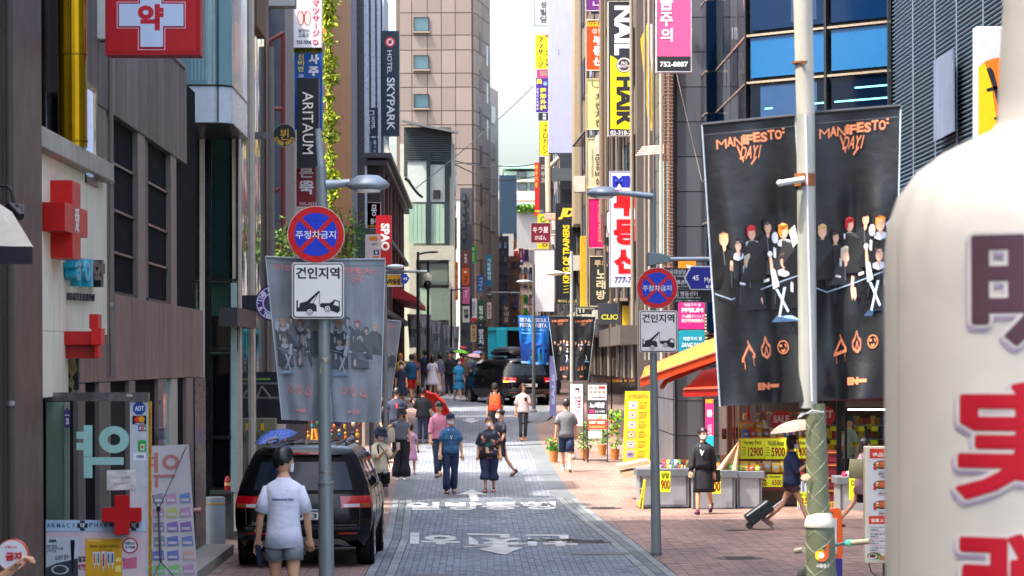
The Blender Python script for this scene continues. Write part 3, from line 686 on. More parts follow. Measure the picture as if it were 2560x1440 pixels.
 # ============================================================ buildings, right side
def rside(p0, p1, z0, z1, X, th=.3):
 mb = MB(); mb.box(X, X+th, dXa(p1, X), dXa(p0, X), z0, z1); return mb
RBd =[('cream walled building hung with shop signs beyond the grey tiled building',77.8,91.5,(84,76,70),19),('dark brown fronted building behind the orange and cream signs',92,109,(96,80,72),19),('cream building with a pale corner pier behind the stacked signs',109.5,127,(120,108,92),22),('grey building under the big white screen',127.5,160,(120,116,116),20),('far right building hung with yellow and purple signs',160.5,215,(150,128,124),17)]
for k,(lb, y0, y1, c, H)in enumerate(RBd):
 XR = 4.2 if k<4 else 4.6
 t = bld(lb, XR, XR+7, y0, y1, gz(y0), H, mat(c, rough=.7, streak=.18, scale=.6))
 rr_ = random.Random(k+40); n = max(2, int((y1-y0)/3.2))
 for i in range(n):
  for z in(4.6,7.4,10.2,13.0,15.8):
   if z+1.6>H:continue
   y = y0+.8+i*(y1-y0-1)/n; mb = MB(); mb.box(XR-.05, XR+.02, y, y+2.0, z, z+1.5); f = mb.build('window', M_frame, t)
   mb = MB(); mb.box(XR-.07, XR-.04, y+.08, y+1.92, z+.08, z+1.42); mb.build('pane', pm[rr_.randrange(4)], f)
  if rr_.random()<.8:
   y = y0+1+i*(y1-y0-2)/n; z = rr_.choice((4,6.6,9.4)); mb = MB(); mb.box(XR-.42, XR-.02, y+.4, y+1.2, z, z+.6); mb.cyl((XR-.43, y+.8, z+.3),(XR-.44, y+.8, z+.3),.24, n=14); mb.build('air_conditioner', mat((196,192,180), rough=.6), t, bev=.02)
 for i in range(3):y = y0+.6+i*(y1-y0)/3.2; mb = MB(); mb.cyl((XR-.1, y,2.5),(XR-.1, y, H-1),.05, n=8); mb.build('drainpipe', mat((96,88,80)if i else(130,120,104), rough=.5), t)
 mb = MB(); mb.box(XR-.06, XR+.05, y0+.2, y1-.2, gz(y0)+.1, gz(y0)+3.0); mb.build('shopfront', glassy((26,24,28),.1), t)
 mb = MB(); mb.box(XR-.45, XR, y0+.2, y1-.2, gz(y0)+3.0, gz(y0)+3.5); mb.build('fascia', mat([(84,78,74),(60,60,66),(190,180,160),(70,66,70),(180,150,60)][k], rough=.5), t)
 # sunlit pale piers and jumble seen between the signs
def col(label, x0, y0, x1, y1, d, c, cat='pillar', name='wall_pier', t=.4,**k):
 b = W((x0+x1)/2, y1, d); o = thing(name, label, cat,(b.x, d, b.z)); pb('shaft', x0, y0, x1, y1, d, t, mat(c, rough=.6, streak=.15,**k), o, bev=.01); return o
col('pale cream concrete pier rising beside the big white screen',1436,-40,1460,560,118,(158,140,114), t=3)
col('dark slot wall between the cream pier and the orange sign',1459,-40,1471,1000,116,(64,58,56), t=2)
col('yellow shop wall strip beside the trainers shop sign',1452,590,1476,770,112,(196,160,20), t=1)
col('dark brown wall strip behind the hair salon sign',1590,300,1606,760,85,(70,58,50), t=1)
# metal grille canopy beside the cream pier
t = thing('metal_canopy','small grey louvred canopy jutting out beside the white screen','canopy', tuple(W(1455,360,112)))
for i in range(9):mb = MB(); mb.cyl(W(1432+i*4,365-i*5.2,112), W(1470,365-i*5.2,112.4),.025, n=5); mb.build('slat', mat((120,104,92), rough=.5, metal=.4), t)
mb = MB(); mb.cyl(W(1432,366,112), W(1468,320,112),.04); mb.build('beam', M_dark, t)
# grey tiled building
P1 = thing('grey_tiled_building','dark grey building faced with large square tiles behind the pink clinic sign','building',(6,73, gz(72)))
XP = 4.66; dP = 70.5
mb = MB(); mb.box(XP,12, dP+.06,77.6, gz(70),19); mb.build('wall', mat((50,52,58), rough=.5), P1)
ts = dP/FOC
tm =[mat((v, v+3, v+11), rough=.32, metal=.15, var=.05, scale=1.2, name='grey_tile')for v in(92,97,88)]
for i,(c0, c1)in enumerate(((1691,1760),(1760,1829))):
 for j in range(-2,15):
  y0 = 43+(j-1)*87.2; y1 = y0+87.2; mb = MB(); pbox(mb, c0+1.1, y0+1.1, c1-1.1, y1-1.1, dP,.05); mb.build('wall_tile', tm[(i*3+j*5)%3], P1)
for i in range(4):
 for j in range(-2,14):
  p0 = 1641+i*11.5; z1 = zat(43+(j-1)*87.2, dP); mb = MB(); mb.box(XP-.05, XP, dXa(p0+11.3, XP), dXa(p0+.2, XP), z1-.80, z1-.01); mb.build('wall_tile', tm[(i+j)%3], P1)
pb('wall_lamp',1719,70,1731,100,70.3,.12, mat((170,176,178), rough=.3), P1, bev=.02)
for px,m_ in((1662,(90,60,48)),(1672,(130,96,74)),(1680,(70,50,44)),(1652,(190,176,150)),(1612,(120,112,104)),(1622,(160,150,136)),(1634,(90,84,80))):
 t_ = 71 if px>1640 else 76; mb = MB(); mb.cyl(W(px,-30, t_-1), W(px+2,900, t_-1),.035, n=8)
 mb.build('conduit', mat(m_, rough=.6), P1)
mb = MB()
for j in range(60):y = 190+j*9; mb.cyl(W(1660, y,69.6), W(1683, y,69.6),.012, n=4)
mb.build('cable_ladder', mat((110,74,58), rough=.6), P1)
t = thing('metal_rack','rusty white rack of rods sticking out below the hair salon signs','rack', tuple(W(1640,380,74)))
for i in range(5):mb = MB(); mb.cyl(W(1590+i*4,388-i*5,74), W(1668+i*3,382-i*5,73),.02, n=6); mb.build('rod', mat((196,170,150), rough=.6), t)
# blue glass corner
Q1 = thing('blue_glass_building','corner building with dark frames, deep blue glazing and bright blue spandrel panels','building',(7,64,0))
QA,QB = Vector((5.64,62,0)),Vector((8.25,59.4,0)); QC = Vector((5.6,69.2,0)); QD = Vector((5.38,69.4,0)); QE = Vector((5.36,72.6,0))
mb = MB(); ring =[QE, QD, QC, QA+Vector((.05,.1,0)), QB+Vector((.0,.12,0)), Vector((14,61,0)), Vector((14,74,0))]
mb.prism([up(v,3.6)for v in ring],[up(v,19)for v in ring]); mb.build('wall', mat((14,22,34), rough=.3), Q1)
lv =[3.6,4.5,6.15,7.15,8.68,9.65,11.3,12.3,14]
def seg(p, q, f0, f1, z0, z1, m, name, o=.03, parent=Q1):
 n = Vector(((q-p).y,-(q-p).x,0)).normalized()
 if n.y>0.5:n = -n
 if abs(n.y)<.3 and n.x>0:n = -n
 a,b = p.lerp(q, f0),p.lerp(q, f1); w = n*o
 mb = MB(); mb.hexa([up(a+w, z0), up(b+w, z0), up(b+w, z1), up(a+w, z1)],[up(a, z0), up(b, z0), up(b, z1), up(a, z1)]); return mb.build(name, m, parent)
M_span = mat((18,88,138), rough=.3, var=.04, scale=1); M_dblue = glassy((5,18,36),.05, spec=.22); M_win2 = glassy((7,34,66),.08, spec=.2)
for i,(z0, z1)in enumerate(zip(lv, lv[1:])):
 sp = i%2==0 and i>0
 sp = i in(4,2,6)
 for(f0, f1)in((.0,.57),(.57,1)):
  seg(QA, QB, f0+.03, f1-.015, z0+.1, z1-.05, M_span if sp else(M_win2 if i==5 else M_dblue),'spandrel' if sp else 'window')
 seg(QA, QB,0,1, z0-.02, z0+.025, mat((190,172,150), rough=.25, metal=.7),'transom',.08)
 seg(QC, QA,0,1, z0-.02, z0+.025, mat((190,172,150), rough=.25, metal=.7),'transom',.05); seg(QE, QD,0,1, z0-.02, z0+.025, mat((190,172,150), rough=.25, metal=.7),'transom',.05)
 for f in(0,.25,.5,.75):seg(QC, QA, f+.01, f+.24, z0+.03, z1-.03, M_gmir if(i+int(f*4))%3 else M_dblue,'window')
 seg(QE, QD,.02,.98, z0+.03, z1-.03, glassy((60,66,84),.05, metal=.6),'window'); seg(QD, QC,.05,.95, z0+.03, z1-.03, M_dblue,'window')
for f in(0,.57,1):seg(QA, QB, max(0, f-.008), min(1, f+.008),3.6,14, mat((60,62,66), rough=.3, metal=.6),'mullion',.1)
for x0,x1,y in((1905,1960,285),(2040,2080,257),(2095,2230,257),(2140,2232,226),(1935,1960,260)):
 a,b = W(x0, y,60),W(x1, y,59.5); f0 =(a.x-QA.x)/(QB.x-QA.x); f1 =(b.x-QA.x)/(QB.x-QA.x); z = zat(y,60); seg(QA, QB, max(f0,.02), min(f1,.99), z, z+.035, mat((120,220,235), rough=.3, emis=.16),'ceiling_lamp',.04)
for i,(f0, f1, z0_, z1_)in enumerate(((.06,.3,10.5,11.2),(.62,.9,10.2,11.2),(.32,.5,9.85,11.2),(.1,.5,7.9,8.6))):seg(QA, QB, f0, f1, z0_, z1_, mat((20,62,104)if i%2 else(14,46,84), rough=.6),'blind',.036)
# corrugated metal wall
XW = 8.25
R1b = thing('corrugated_building','grey metal building clad in close horizontal louvres at the right','building',(10,45,0))
mb = MB(); mb.box(XW+.08,15,24,59.2,0,15); mb.build('wall', mat((64,74,84), rough=.5), R1b)
sm = MB(); rgn =[Vector((XW,24,0)), Vector((XW,59.25,0))]
sm.prism([Vector((.07,24,0)), Vector((0,24,.012)), Vector((0,24,.03)), Vector((.07,24,.062))],[Vector((.07,59.25,0)), Vector((0,59.25,.012)), Vector((0,59.25,.03)), Vector((.07,59.25,.062))])
sme = sm.build('louvre', mat((116,132,146), rough=.38, metal=.45, var=.08, scale=.7), mesh_only=True)
z = 2.9
while z<14.6:
 o = inst(sme,'louvre', R1b,(XW-10,-45, z)); z+=.0795
for y in(56.4,53.7,51.3,48.6,45.7):mb = MB(); mb.box(XW-.02, XW, y-.012, y+.012,2.9,14.6); mb.build('seam', mat((150,164,176), rough=.4, metal=.5), R1b)
t = thing('wall_banner','faded grey-blue cloth poster hung on the louvred metal wall','poster',(8.1,50.6,6)); PW = PX(8.12)
mb = MB(); pts =[(2338,355),(2388,328),(2386,122),(2338,152)]
mb.prism([PW(a, b,0)for a, b in pts],[PW(a, b,-.03)for a, b in pts]); mb.build('cloth', mat((100,112,136), rough=.8, var=.3, scale=1.2), t)
t = thing('illuminated_sign','tall white-framed sign with a yellow and orange flame painting at the right','sign', tuple(W(2480,350,44)))
pb('case',2440,66,2620,420,44,.3, mat((226,228,230), rough=.4), t, bev=.01)
A = Art(FR(44), t); A.rect(2446,74,2614,412, mat((206,208,212), rough=.4), lay=0)
A.poly([(2446,412),(2446,168),(2466,152),(2484,146),(2500,143),(2614,120),(2614,412)], mat((236,120,20), rough=.4), lay=1)
A.poly([(2446,412),(2446,168),(2462,158),(2478,210),(2490,290),(2494,412)], mat((240,196,10), rough=.4), lay=2)
A.poly([(2466,172),(2476,168),(2484,178),(2494,215),(2502,260),(2494,262),(2484,222)], mat((34,34,38), rough=.4), lay=3)
A.poly([(2466,222),(2492,214),(2496,222),(2468,230)], mat((34,34,38), rough=.4), lay=3); A.poly([(2484,294),(2500,290),(2500,298),(2486,299)], mat((34,34,38), rough=.4), lay=3); A.done()
# snack shop under the blue glass building
S1 = thing('snack_shop','open-fronted snack shop with dark red posts and glass doors under the blue glass building','shop',(7,62,0))
mb = MB(); mb.box(5.5,14,66,68,0,3.6); mb.build('back_wall', mat((74,60,56), rough=.8), S1)
mb = MB(); mb.box(5.4,14,59.6,68,3.3,3.6); mb.build('ceiling', mat((150,146,140), rough=.7), S1)
mb = MB(); mb.box(5.4,14,60.2,68,-.02,.05); mb.build('floor', mat((120,116,112), rough=.5), S1)
for x0,x1,c in((1818,1830,(150,96,70)),(1834,1838,(180,26,34)),(1846,1849,(220,170,40)),(1868,1873,(190,30,36)),(1878,1890,(170,176,182)),(1900,1906,(120,120,124)),(2012,2030,(84,24,30)),(2058,2068,(36,36,44)),(2092,2104,(24,26,32)),(2112,2118,(24,26,32))):
 pb('post', x0,985, x1,1262,61.5,.1, mat(c, rough=.4), S1)
pb('signboard',1800,940,2300,1002,60.4,.3, mat((90,30,36), rough=.5), S1); pb('shutter_box',2118,1003,2300,1018,61.2,.3, mat((140,134,126), rough=.5), S1)
pb('strip_lamp',2120,1022,2300,1026,62.5,.1, mat((190,230,225), rough=.4, emis=1.2), S1)
pb('partition',1908,1000,2012,1262,64.4,.1, mat((92,84,78), rough=.7), S1)
pb('poster',1846,1008,1890,1120,62.4,.04, mat((150,160,172), rough=.4), S1)
for cx_,cy_,r_,tx in((1953,1052,27,'SALE'),(2063,1040,25,'LET')):
 t = thing('sale_sign','round red SALE sign hanging over the snack boxes' if tx=='SALE' else 'round red sale sign partly hidden behind the big lamp pole','sign', tuple(W(cx_, cy_,61.3)),'round red sale signs'); mb = MB(); c = W(cx_, cy_,61.3); mb.cyl(c, c+Vector((0,.03,0)), r_*61.3/FOC, n=32); mb.build('disc', mat((196,20,30), rough=.4), t)
 A = Art(FR(61.3), t); A.text(tx, cx_-20, cy_-14, cx_+20, cy_+5, mat((230,200,195), rough=.5), bold=.05); A.done()
 # shelves of goods inside
rs = random.Random(11)
t = thing('goods_shelves','shelves packed with packaged snacks behind the glass doors of the shop','shelves',(8,64.5,0))
for k in range(6):pb('shelf',2066,1062+k*34,2300,1065+k*34,64,.5, mat((150,150,150), rough=.4), t)
pal =[(150,70,40),(180,140,60),(90,60,80),(150,40,44),(60,70,110),(190,180,150),(200,170,30),(110,90,60),(70,50,60),(130,120,40)]
for k in range(6):
 x = 2070
 while x<2230:
  w = rs.uniform(8,17); h = rs.uniform(14,27); pb('packet', x,1062+k*34-h, x+w,1062+k*34,63.9+rs.uniform(0,.2),.15, mat(rs.choice(pal), rough=.4), t, bev=.01); x+=w+1
 for x in range(2076,2230,34):pb('price_tag', x,1066+k*34, x+17,1078+k*34,63.85,.01, mat((226,226,30), rough=.5), t)
rs = random.Random(31)
t = thing('wall_services','jumble of pipes, cable boxes and ducts on the wall behind the hair salon sign','pipes',(4.1,84,2))
for i in range(26):
 y = 81.3+i*.4+rs.uniform(-.15,.15); z0 = rs.uniform(2,8); z1 = z0+rs.uniform(3,9); x = 4.2-rs.uniform(.08,.45); mb = MB(); mb.cyl((x, y, z0),(x, y, min(z1,17)), rs.uniform(.025,.06), n=7); mb.build('pipe', mat(rs.choice([(50,44,42),(110,96,80),(76,62,52),(34,34,38),(130,118,104)]), rough=.5), t)
for i in range(22):
 y = 81.3+rs.uniform(0,9); z = rs.uniform(3.5,14); w = rs.uniform(.25,.7); mb = MB(); mb.box(4.2-rs.uniform(.2,.5),4.2, y, y+w, z, z+w*rs.uniform(.5,1.4)); mb.build('wall_box', mat(rs.choice([(186,180,168),(84,80,78),(130,116,96),(60,56,56)]), rough=.6), t)
 # ============================================================ hanging signs
WH,BK =(236,238,240),(24,26,30)
def T(s, x0, y0, x1, y1, c,**k):return('t', s, x0, y0, x1, y1, c, k)
GR,GL = 'signs projecting from the right-hand buildings','signs projecting from the left-hand buildings'
# left
t_ = sign('large red lightbox with a white cross and red Korean letter over the pharmacy',270,-60,494,130,31.5,(186,8,22),[('p',[(292,4),(345,4),(345,-60),(409,-60),(409,4),(464,4),(464,71),(413,71),(413,125),(345,125),(345,71),(292,71)][::-1],(244,190,205),{'lay':0}),('p',[(294,6),(347,6),(347,-60),(407,-60),(407,6),(462,6),(462,69),(411,69),(411,123),(347,123),(347,69),(294,69)][::-1],(150,0,16),{'lay':1}),('p',[(297.5,9.5),(350.5,9.5),(350.5,-60),(403.5,-60),(403.5,9.5),(458.5,9.5),(458.5,65),(407.5,65),(407.5,117),(351,117),(351,65),(297.5,65)][::-1],(196,214,240),{'lay':2}), T('약',344,10,409,76,(196,20,40), bold=.05, lay=3)], thick=.34, frame=(176,26,34), fw=.03, bracket=(250,0), name='pharmacy_lightbox')
sign('white massage sign with two bare feet and red Japanese characters',735,-20,803,117,69,(226,228,236),[T('マッサージ',781,0,799,92,(200,24,56), vert=True, bold=.02),('d',752,45,9,(214,60,70),{'ry':18,'lay':0}),('d',768,45,9,(214,60,70),{'ry':18,'lay':0}),('d',751,46,7,(224,208,200),{'ry':16,'lay':1}),('d',769,46,7,(224,208,200),{'ry':16,'lay':1}),('d',744,30,2,(224,190,180),{'lay':2}),('d',749,28,2.4,(224,190,180),{'lay':2}),('d',771,28,2.4,(224,190,180),{'lay':2}),('d',777,31,2,(224,190,180),{'lay':2}), T('발관리',746,72,773,81,(40,70,90)), T('스포츠',746,83,773,92,(40,70,90)), T('755-7008',741,101,778,110,(40,60,90), bold=.03),('d',789,106,7,(190,24,60),{'lay':1}), T('4F',784,102,794,110, WH)], thick=.2, frame=(190,190,196), group=GL)
sign('blue fortune teller sign with white and yellow Korean letters above the cosmetics sign',738,129,804,322,69.6,(24,92,176),[T('사주',771,133,797,193, WH, vert=True, bold=.06, pad=.2), T('신비안',745,134,760,180,(236,224,100), vert=True, bold=.03), T('神',746,184,759,196,(180,200,225)),('r',738,240,742,322,(30,60,200),{'lay':0})], frame=(60,110,180), group=GL)
sign('black vertical cosmetics shop sign with thin white letters ARITAUM',742,195,797,419,68.6,(30,31,38),[T('ARITAUM',756,229,783,385,(238,232,222), rot=-90, bold=.004)], group=GL, thick=.3)
sign('dark red porridge shop sign with white brush letters below the black sign',741,420,790,516,69.2,(136,26,36),[T('본',748,418,784,444, WH, bold=.03), T('죽',748,452,784,486, WH, bold=.03),('d',766,458,17, WH,{'ry':7,'r0':.7,'lay':1}), T('755-3521',748,506,790,514,(220,200,200))], group=GL)
# ARITAUM lateral face is fine; round signs
def round_sign(label, cx, cy, r, d, col_, items, rim, name='round_sign', bracket=None, thick=.12, group=None, n=48):
 c = W(cx, cy, d); t = thing(name, label,'sign', tuple(c), group); mb = MB(); mb.cyl(c+Vector((0,.01,0)), c+Vector((0, thick,0)), r*d/FOC, n=n); mb.build('disc', mat(rim, rough=.35, metal=.2), t, smooth=30)
 A = Art(FR(d+.01), t)
 A.disc(cx, cy, r*.94, mat(col_, rough=.4, var=.05), lay=0, n=n)
 for it in items:
  if it[0]=='arc':
   _,s,rad,a0,a1,size,c_ = it[:7]
   for i,ch in enumerate(s):
    if ch==' ':continue
    a = R(a0+(a1-a0)*i/max(1, len(s)-1)); ox,oy = cx+rad*math.cos(a),cy-rad*math.sin(a); rt = a-math.pi/2 if it[-1]!='in' else a-math.pi/2
    up_ = 1 if a0>a1 else-1
    vs,fs,asp = glyphs(ch,.03); pts =[]
    w = size*min(asp,1.1)
    th =(math.pi/2-a)if up_>0 else(-math.pi/2-a)
    for u,v in vs:
     lx,ly =(u-.5)*w,(.5-v)*size
     pts.append((ox+lx*math.cos(th)-ly*math.sin(th), oy+lx*math.sin(th)+ly*math.cos(th)))
    A.raw(pts, fs, mat(c_, rough=.4, var=.02),'lettering', lay=3)
  elif it[0]=='t':A.text(it[1],*it[2:6], mat(it[6], rough=.4, var=.02), lay=3,**it[7])
  elif it[0]=='d':A.disc(cx+it[1], cy+it[2], it[3], mat(it[4], rough=.4, var=.03), name='emblem',**it[5])
 A.done()
 if bracket:
  mb = MB(); pbox(mb,*bracket, d+.02,.1); mb.build('bracket', mat((120,116,110), rough=.5, metal=.3), t)
 return t
round_sign('small round black dress salon sign with gold letters on a short bracket',711,338,29,56,(18,18,22),[('t','뷘',700,322,722,350,(226,172,50),{'bold':.0}),('arc','Dress Salon',21.5,205,335,9,(226,176,60),0)],(150,148,146), bracket=(658,330,686,347))
round_sign('round purple coffee and tea sign half hidden behind the grey banner',682,758,45,52.5,(84,44,130),[('d',0,0,41,(226,222,236),{'r0':.955,'lay':1}),('d',0,0,26,(226,222,236),{'r0':.88,'lay':1}),('arc','The Coffee',33.5,168,20,13,(236,232,244),0),('arc','& Tea Leaf',33.5,205,335,12,(236,232,244),0),('d',-5,2,9,(60,90,50),{'ry':13,'lay':2}),('d',-37,0,4,(226,222,236),{'ry':1,'lay':2})],(60,36,90))
c = W(620,758,52.3); t = thing('sign_mount','black box mount holding the purple round sign','bracket', tuple(c)); pb('box',594,738,642,779,52.6,.3, M_dark, t)
sign('tall navy hotel sign with a red and white roundel and white letters HOTEL SKYPARK',956,77,998,339,128,(34,54,70),[T('HOTEL',968,126,980,184,(226,230,232), rot=-90, bold=.01), T('SKYPARK',967,194,987,326,(232,236,238), rot=-90, bold=.02),('d',975,105,13.5,(206,40,44),{'lay':0}),('d',975,105,9,(240,240,240),{'lay':1,'r0':.55,'a0':60,'a1':230}),('d',975,105,9,(240,240,240),{'lay':1,'r0':.55,'a0':-120,'a1':50})], thick=.6, group=GL)
sign('dark navy economy hotel sign with small pale letters',907,269,945,340,112,(26,40,66),[T('HOTEL',929,292,937,322, WH, rot=-90), T('EKONOMY',916,292,925,335, WH, rot=-90),('r',916,276,936,288,(180,190,200),{'lay':1}),('r',921,279,932,286,(26,40,66),{'lay':2})], group=GL)
sign('dark navy directory sign with small columns of text below the economy hotel sign',908,345,945,420,112,(22,34,60),[T('ㅣ서보롱저저',934,350,940,418,(170,186,210), vert=True), T('OROGN',924,352,929,416,(150,166,190), vert=True), T('1F',917,411,924,416, WH)], group=GL)
sign('small white and blue sign with orange top above the red snack sign',908,427,951,500,111,(196,206,236),[('r',908,427,951,431,(226,150,40),{'lay':0}), T('트레',918,433,944,452,(190,30,40)), T('필',922,480,935,498,(190,24,60), bold=.04), T('마사',938,482,946,496,(180,120,160))], group=GL, frame=(226,190,90))
sign('red sign with white letters and a yellow strip beside the red clothing shop sign',914,507,951,570,110,(186,24,44),[T('몽',928,512,942,540, WH, bold=.02), T('블리',926,545,946,560, WH), T('수제크레페',918,562,948,569,(236,180,60))], frame=(210,190,190), group=GL)
sign('big red clothing shop sign with white letters SPAO turned sideways',940,538,978,662,104,(184,20,36),[T('SPAO',952,558,974,627, WH, rot=-90, bold=.05)], thick=.5, group=GL)
sign('white currency exchange sign with orange and blue squares',914,586,951,645,100,(222,222,224),[('r',923,591,944,602,(230,140,30),{'lay':0}), T('MONEY',930,608,945,613,(70,70,80)),('r',934,624,948,637,(24,70,130),{'lay':0}), T('¥',937,625,945,636, WH),('r',932,640,948,645,(230,120,40),{'lay':0})], group=GL)
t = thing('shop_canopy','dark green hooded canopy with small lights beside the red signs','canopy', tuple(W(900,640,96))); mb = MB()
mb.prism([W(a, b,96)for a, b in((889,560),(921,572),(925,580),(905,590),(905,642),(889,642))],[W(a, b,99)for a, b in((889,560),(921,572),(925,580),(905,590),(905,642),(889,642))]); mb.build('hood', mat((30,74,56), rough=.5), t)
sign('yellow camera warning sign on the pole arm with black Korean letters',963,687,1003,714,64,(232,176,20),[T('CCTV작동중',945,697,1001,712, BK, bold=.04), T('방범',964,690,969,695, BK)], thick=.03, frame=(222,222,222), name='warning_sign')
# middle distance, left of the gap
L2 =[('pale vertical clinic sign with blue dot and black characters',1126,437,1141,532,150,(214,220,244),[('d',1131,448,5,(40,60,160),{'lay':1}), T('木華敦句',1129,458,1139,528,(40,44,70), vert=True)]),('dark red vertical sign with pale text behind the pale building',1128,544,1142,622,152,(110,24,44),[T('시원한아이',1131,552,1138,612,(226,190,200), vert=True)]),('orange vertical sign on the edge of the pale building',1137,655,1145,750,153,(236,110,20),[T('커피숍',1139,672,1144,740,(250,180,120), vert=True)]),('brown estate agent sign with white Korean letters',1155,626,1173,668,158,(126,64,50),[T('부동산',1160,634,1168,658, WH, vert=True)]),('orange sign with a rounded lower corner below the brown sign',1155,670,1173,712,158,(236,96,16),[('d',1163,680,3, WH,{'lay':1}), T('계방',1160,688,1168,708,(70,40,30), vert=True)]),('pink sign with a white figure below the orange sign',1156,717,1174,759,158,(222,110,160),[('l',[(1162,722),(1166,738),(1163,745)],1.4, WH),('l',[(1169,724),(1164,736)],1.2, WH)]),('green sign with a yellow badge and letters above the blind slats',1174,614,1192,658,162,(20,168,84),[('d',1183,622,4,(200,226,90),{'lay':1}), T('보쌈집',1179,630,1187,655,(226,234,90), vert=True)]),('blue sign with pale letters beside the grey duct',1193,689,1209,730,165,(24,96,184),[T('서세탁소',1197,692,1206,727,(190,214,240), vert=True)]),('tall teal-blue sign with white brush letters in front of the tower',1214,638,1230,716,168,(24,110,140),[T('가득통영점',1218,646,1227,700,(210,232,236), vert=True)]),('white optician sign with black Korean letters',1156,765,1174,806,156,(222,224,218),[T('안경',1159,772,1171,797, BK, vert=True, bold=.06)]),('white vertical sign with faint letters and a red foot',1176,746,1192,803,160,(226,224,228),[T('정관장수',1180,754,1188,792,(140,130,160), vert=True),('r',1176,795,1192,803,(206,40,50),{'lay':1})]),('dark green noodle shop sign with white letters',1194,750,1211,804,160,(22,84,56),[T('칼국수',1197,764,1208,800,(230,240,232), vert=True, bold=.03)]),('beige sign with a red badge beside the navy skewer sign',1177,812,1191,854,158,(214,190,140),[('d',1184,818,4,(190,50,70),{'lay':1}), T('떡볶이',1181,826,1188,850,(120,70,50), vert=True)]),('navy lamb skewer sign with white Korean letters',1193,808,1211,872,158,(24,34,52),[('d',1202,813,3,(120,130,150),{'lay':1}), T('양꼬치',1196,822,1209,862,(226,232,240), vert=True, bold=.05),('r',1196,868,1208,870,(200,205,215),{'lay':1})]),('small white sign behind the navy skewer sign',1218,756,1228,796,172,(226,214,214),[T('남대문',1220,760,1226,792,(70,60,60), vert=True)]),('brown cafe sign with pale script under a white panel',1257,758,1274,812,178,(86,66,56),[T('누네상',1260,764,1271,806,(200,190,176), vert=True)])]
for lb,x0,y0,x1,y1,d,c_,it in L2:sign(lb, x0, y0, x1, y1, d, c_, it, thick=.5, group='small signs far down the street')
rs = random.Random(5); cs =[(236,120,40),(240,190,40),(70,170,90),(200,60,120),(90,70,130),(220,214,206),(200,60,50),(60,90,160),(150,110,80),(230,150,130)]
cnm =['orange','yellow','green','pink','purple','white','red','blue','brown','peach']
for i in range(34):
 x = 1284+(i*13%52); y = 600+(i*29%205); w = 7+(i*5%7); h = 22+(i*11%26); k = i*7%10
 sign('tiny %s sign far down the street, %s and %s in its cluster'%(cnm[k],('high','upper','middle','lower','low')[int((y-600)/42)],('far left','left','central','right','far right')[min(4, int((x-1284)/10.5))]), x, y, min(x+w,1346), y+h,182+(i*17%40), cs[k],[('r', x+w*.3, y+h*.2, min(x+w*.6,1344), y+h*.8,(230,226,220)if i%2 else(60,50,50),{'lay':1})], thick=.4, group='tiny '+cnm[k]+' signs far down the street')
 # right column, far to near
sign('big blank pale lavender screen board hanging over the street',1372,-60,1445,382,124,(168,174,212),[('l',[(1399,124),(1397,124),(1397,138),(1399,138)],1.2,(40,90,110))], thick=1.0, rough=.6, name='screen_board', cat='billboard')
sign('grey building name sign with black Korean letters at the top',1337,-20,1372,64,160,(176,180,182),[T('성빌딩',1351,2,1366,58,(40,42,44), vert=True, bold=.02)], frame=(70,72,74), group=GR)
sign('yellow massage sign with black Japanese characters',1338,87,1372,172,160,(238,212,20),[T('マッサージ',1345,92,1358,168, BK, vert=True, bold=.03),('p',[(1360,87),(1372,87),(1372,96)],(200,40,30),{'lay':1}), T('지압',1364,124,1372,166, BK, vert=True)], group=GR)
sign('small magenta photo sign between the yellow and purple signs',1342,174,1372,194,161,(200,60,130),[('r',1350,177,1370,190,(170,130,130),{'lay':1})], group=GR)
sign('purple plastic surgery sign with yellow characters',1340,195,1372,280,160,(62,36,130),[T('美',1341,197,1355,210,(240,220,60), bold=.03),('d',1363,209,5,(120,160,220),{'lay':1}), T('整形外科',1350,219,1366,276,(240,220,40), vert=True, bold=.03), T('성형외과피부과',1341,219,1346,276,(200,196,226), vert=True)], group=GR)
sign('dark sign strip with white letters under the purple sign',1346,282,1372,301,161,(50,54,62),[T('용용',1356,283,1366,300, WH, vert=True)], group=GR)
sign('yellow bag shop sign with black Japanese characters beside the screen',1348,303,1376,388,158,(238,206,20),[T('イチロカバン',1357,308,1370,384, BK, vert=True, bold=.01),('r',1348,303,1349,388,(40,42,60),{'lay':1})], group=GR)
sign('dark brown skin clinic sign with pale Korean letters',1348,392,1366,524,156,(62,56,54),[T('피부과',1352,410,1363,460,(170,150,140), vert=True)], group=GR)
sign('bright red sign with yellow letters at the edge of the sky',1337,406,1349,540,158,(214,34,30),[T('서유기방',1338,410,1344,470,(240,190,40), vert=True),('r',1337,526,1349,530,(240,190,40),{'lay':1})], group=GR)
sign('yellow sign partly hidden behind the maroon bag sign',1344,535,1372,622,150,(236,200,30),[('d',1358,548,8,(70,150,80),{'lay':1,'r0':.5}),('d',1362,612,7,(60,50,40),{'lay':1,'ry':4,'r0':.6})], group=GR)
sign('maroon bag shop sign with white Japanese characters',1328,558,1376,606,140,(120,28,48),[T('キラ星',1332,567,1371,582,(236,214,216), bold=.02), T('かばん',1337,588,1366,600,(230,206,210))], frame=(206,186,186), group=GR, thick=.3)
sign('tall blank white board below the maroon bag sign',1336,624,1385,778,135,(228,224,228),[], frame=(170,160,160), group=GR, thick=.4, name='white_board')
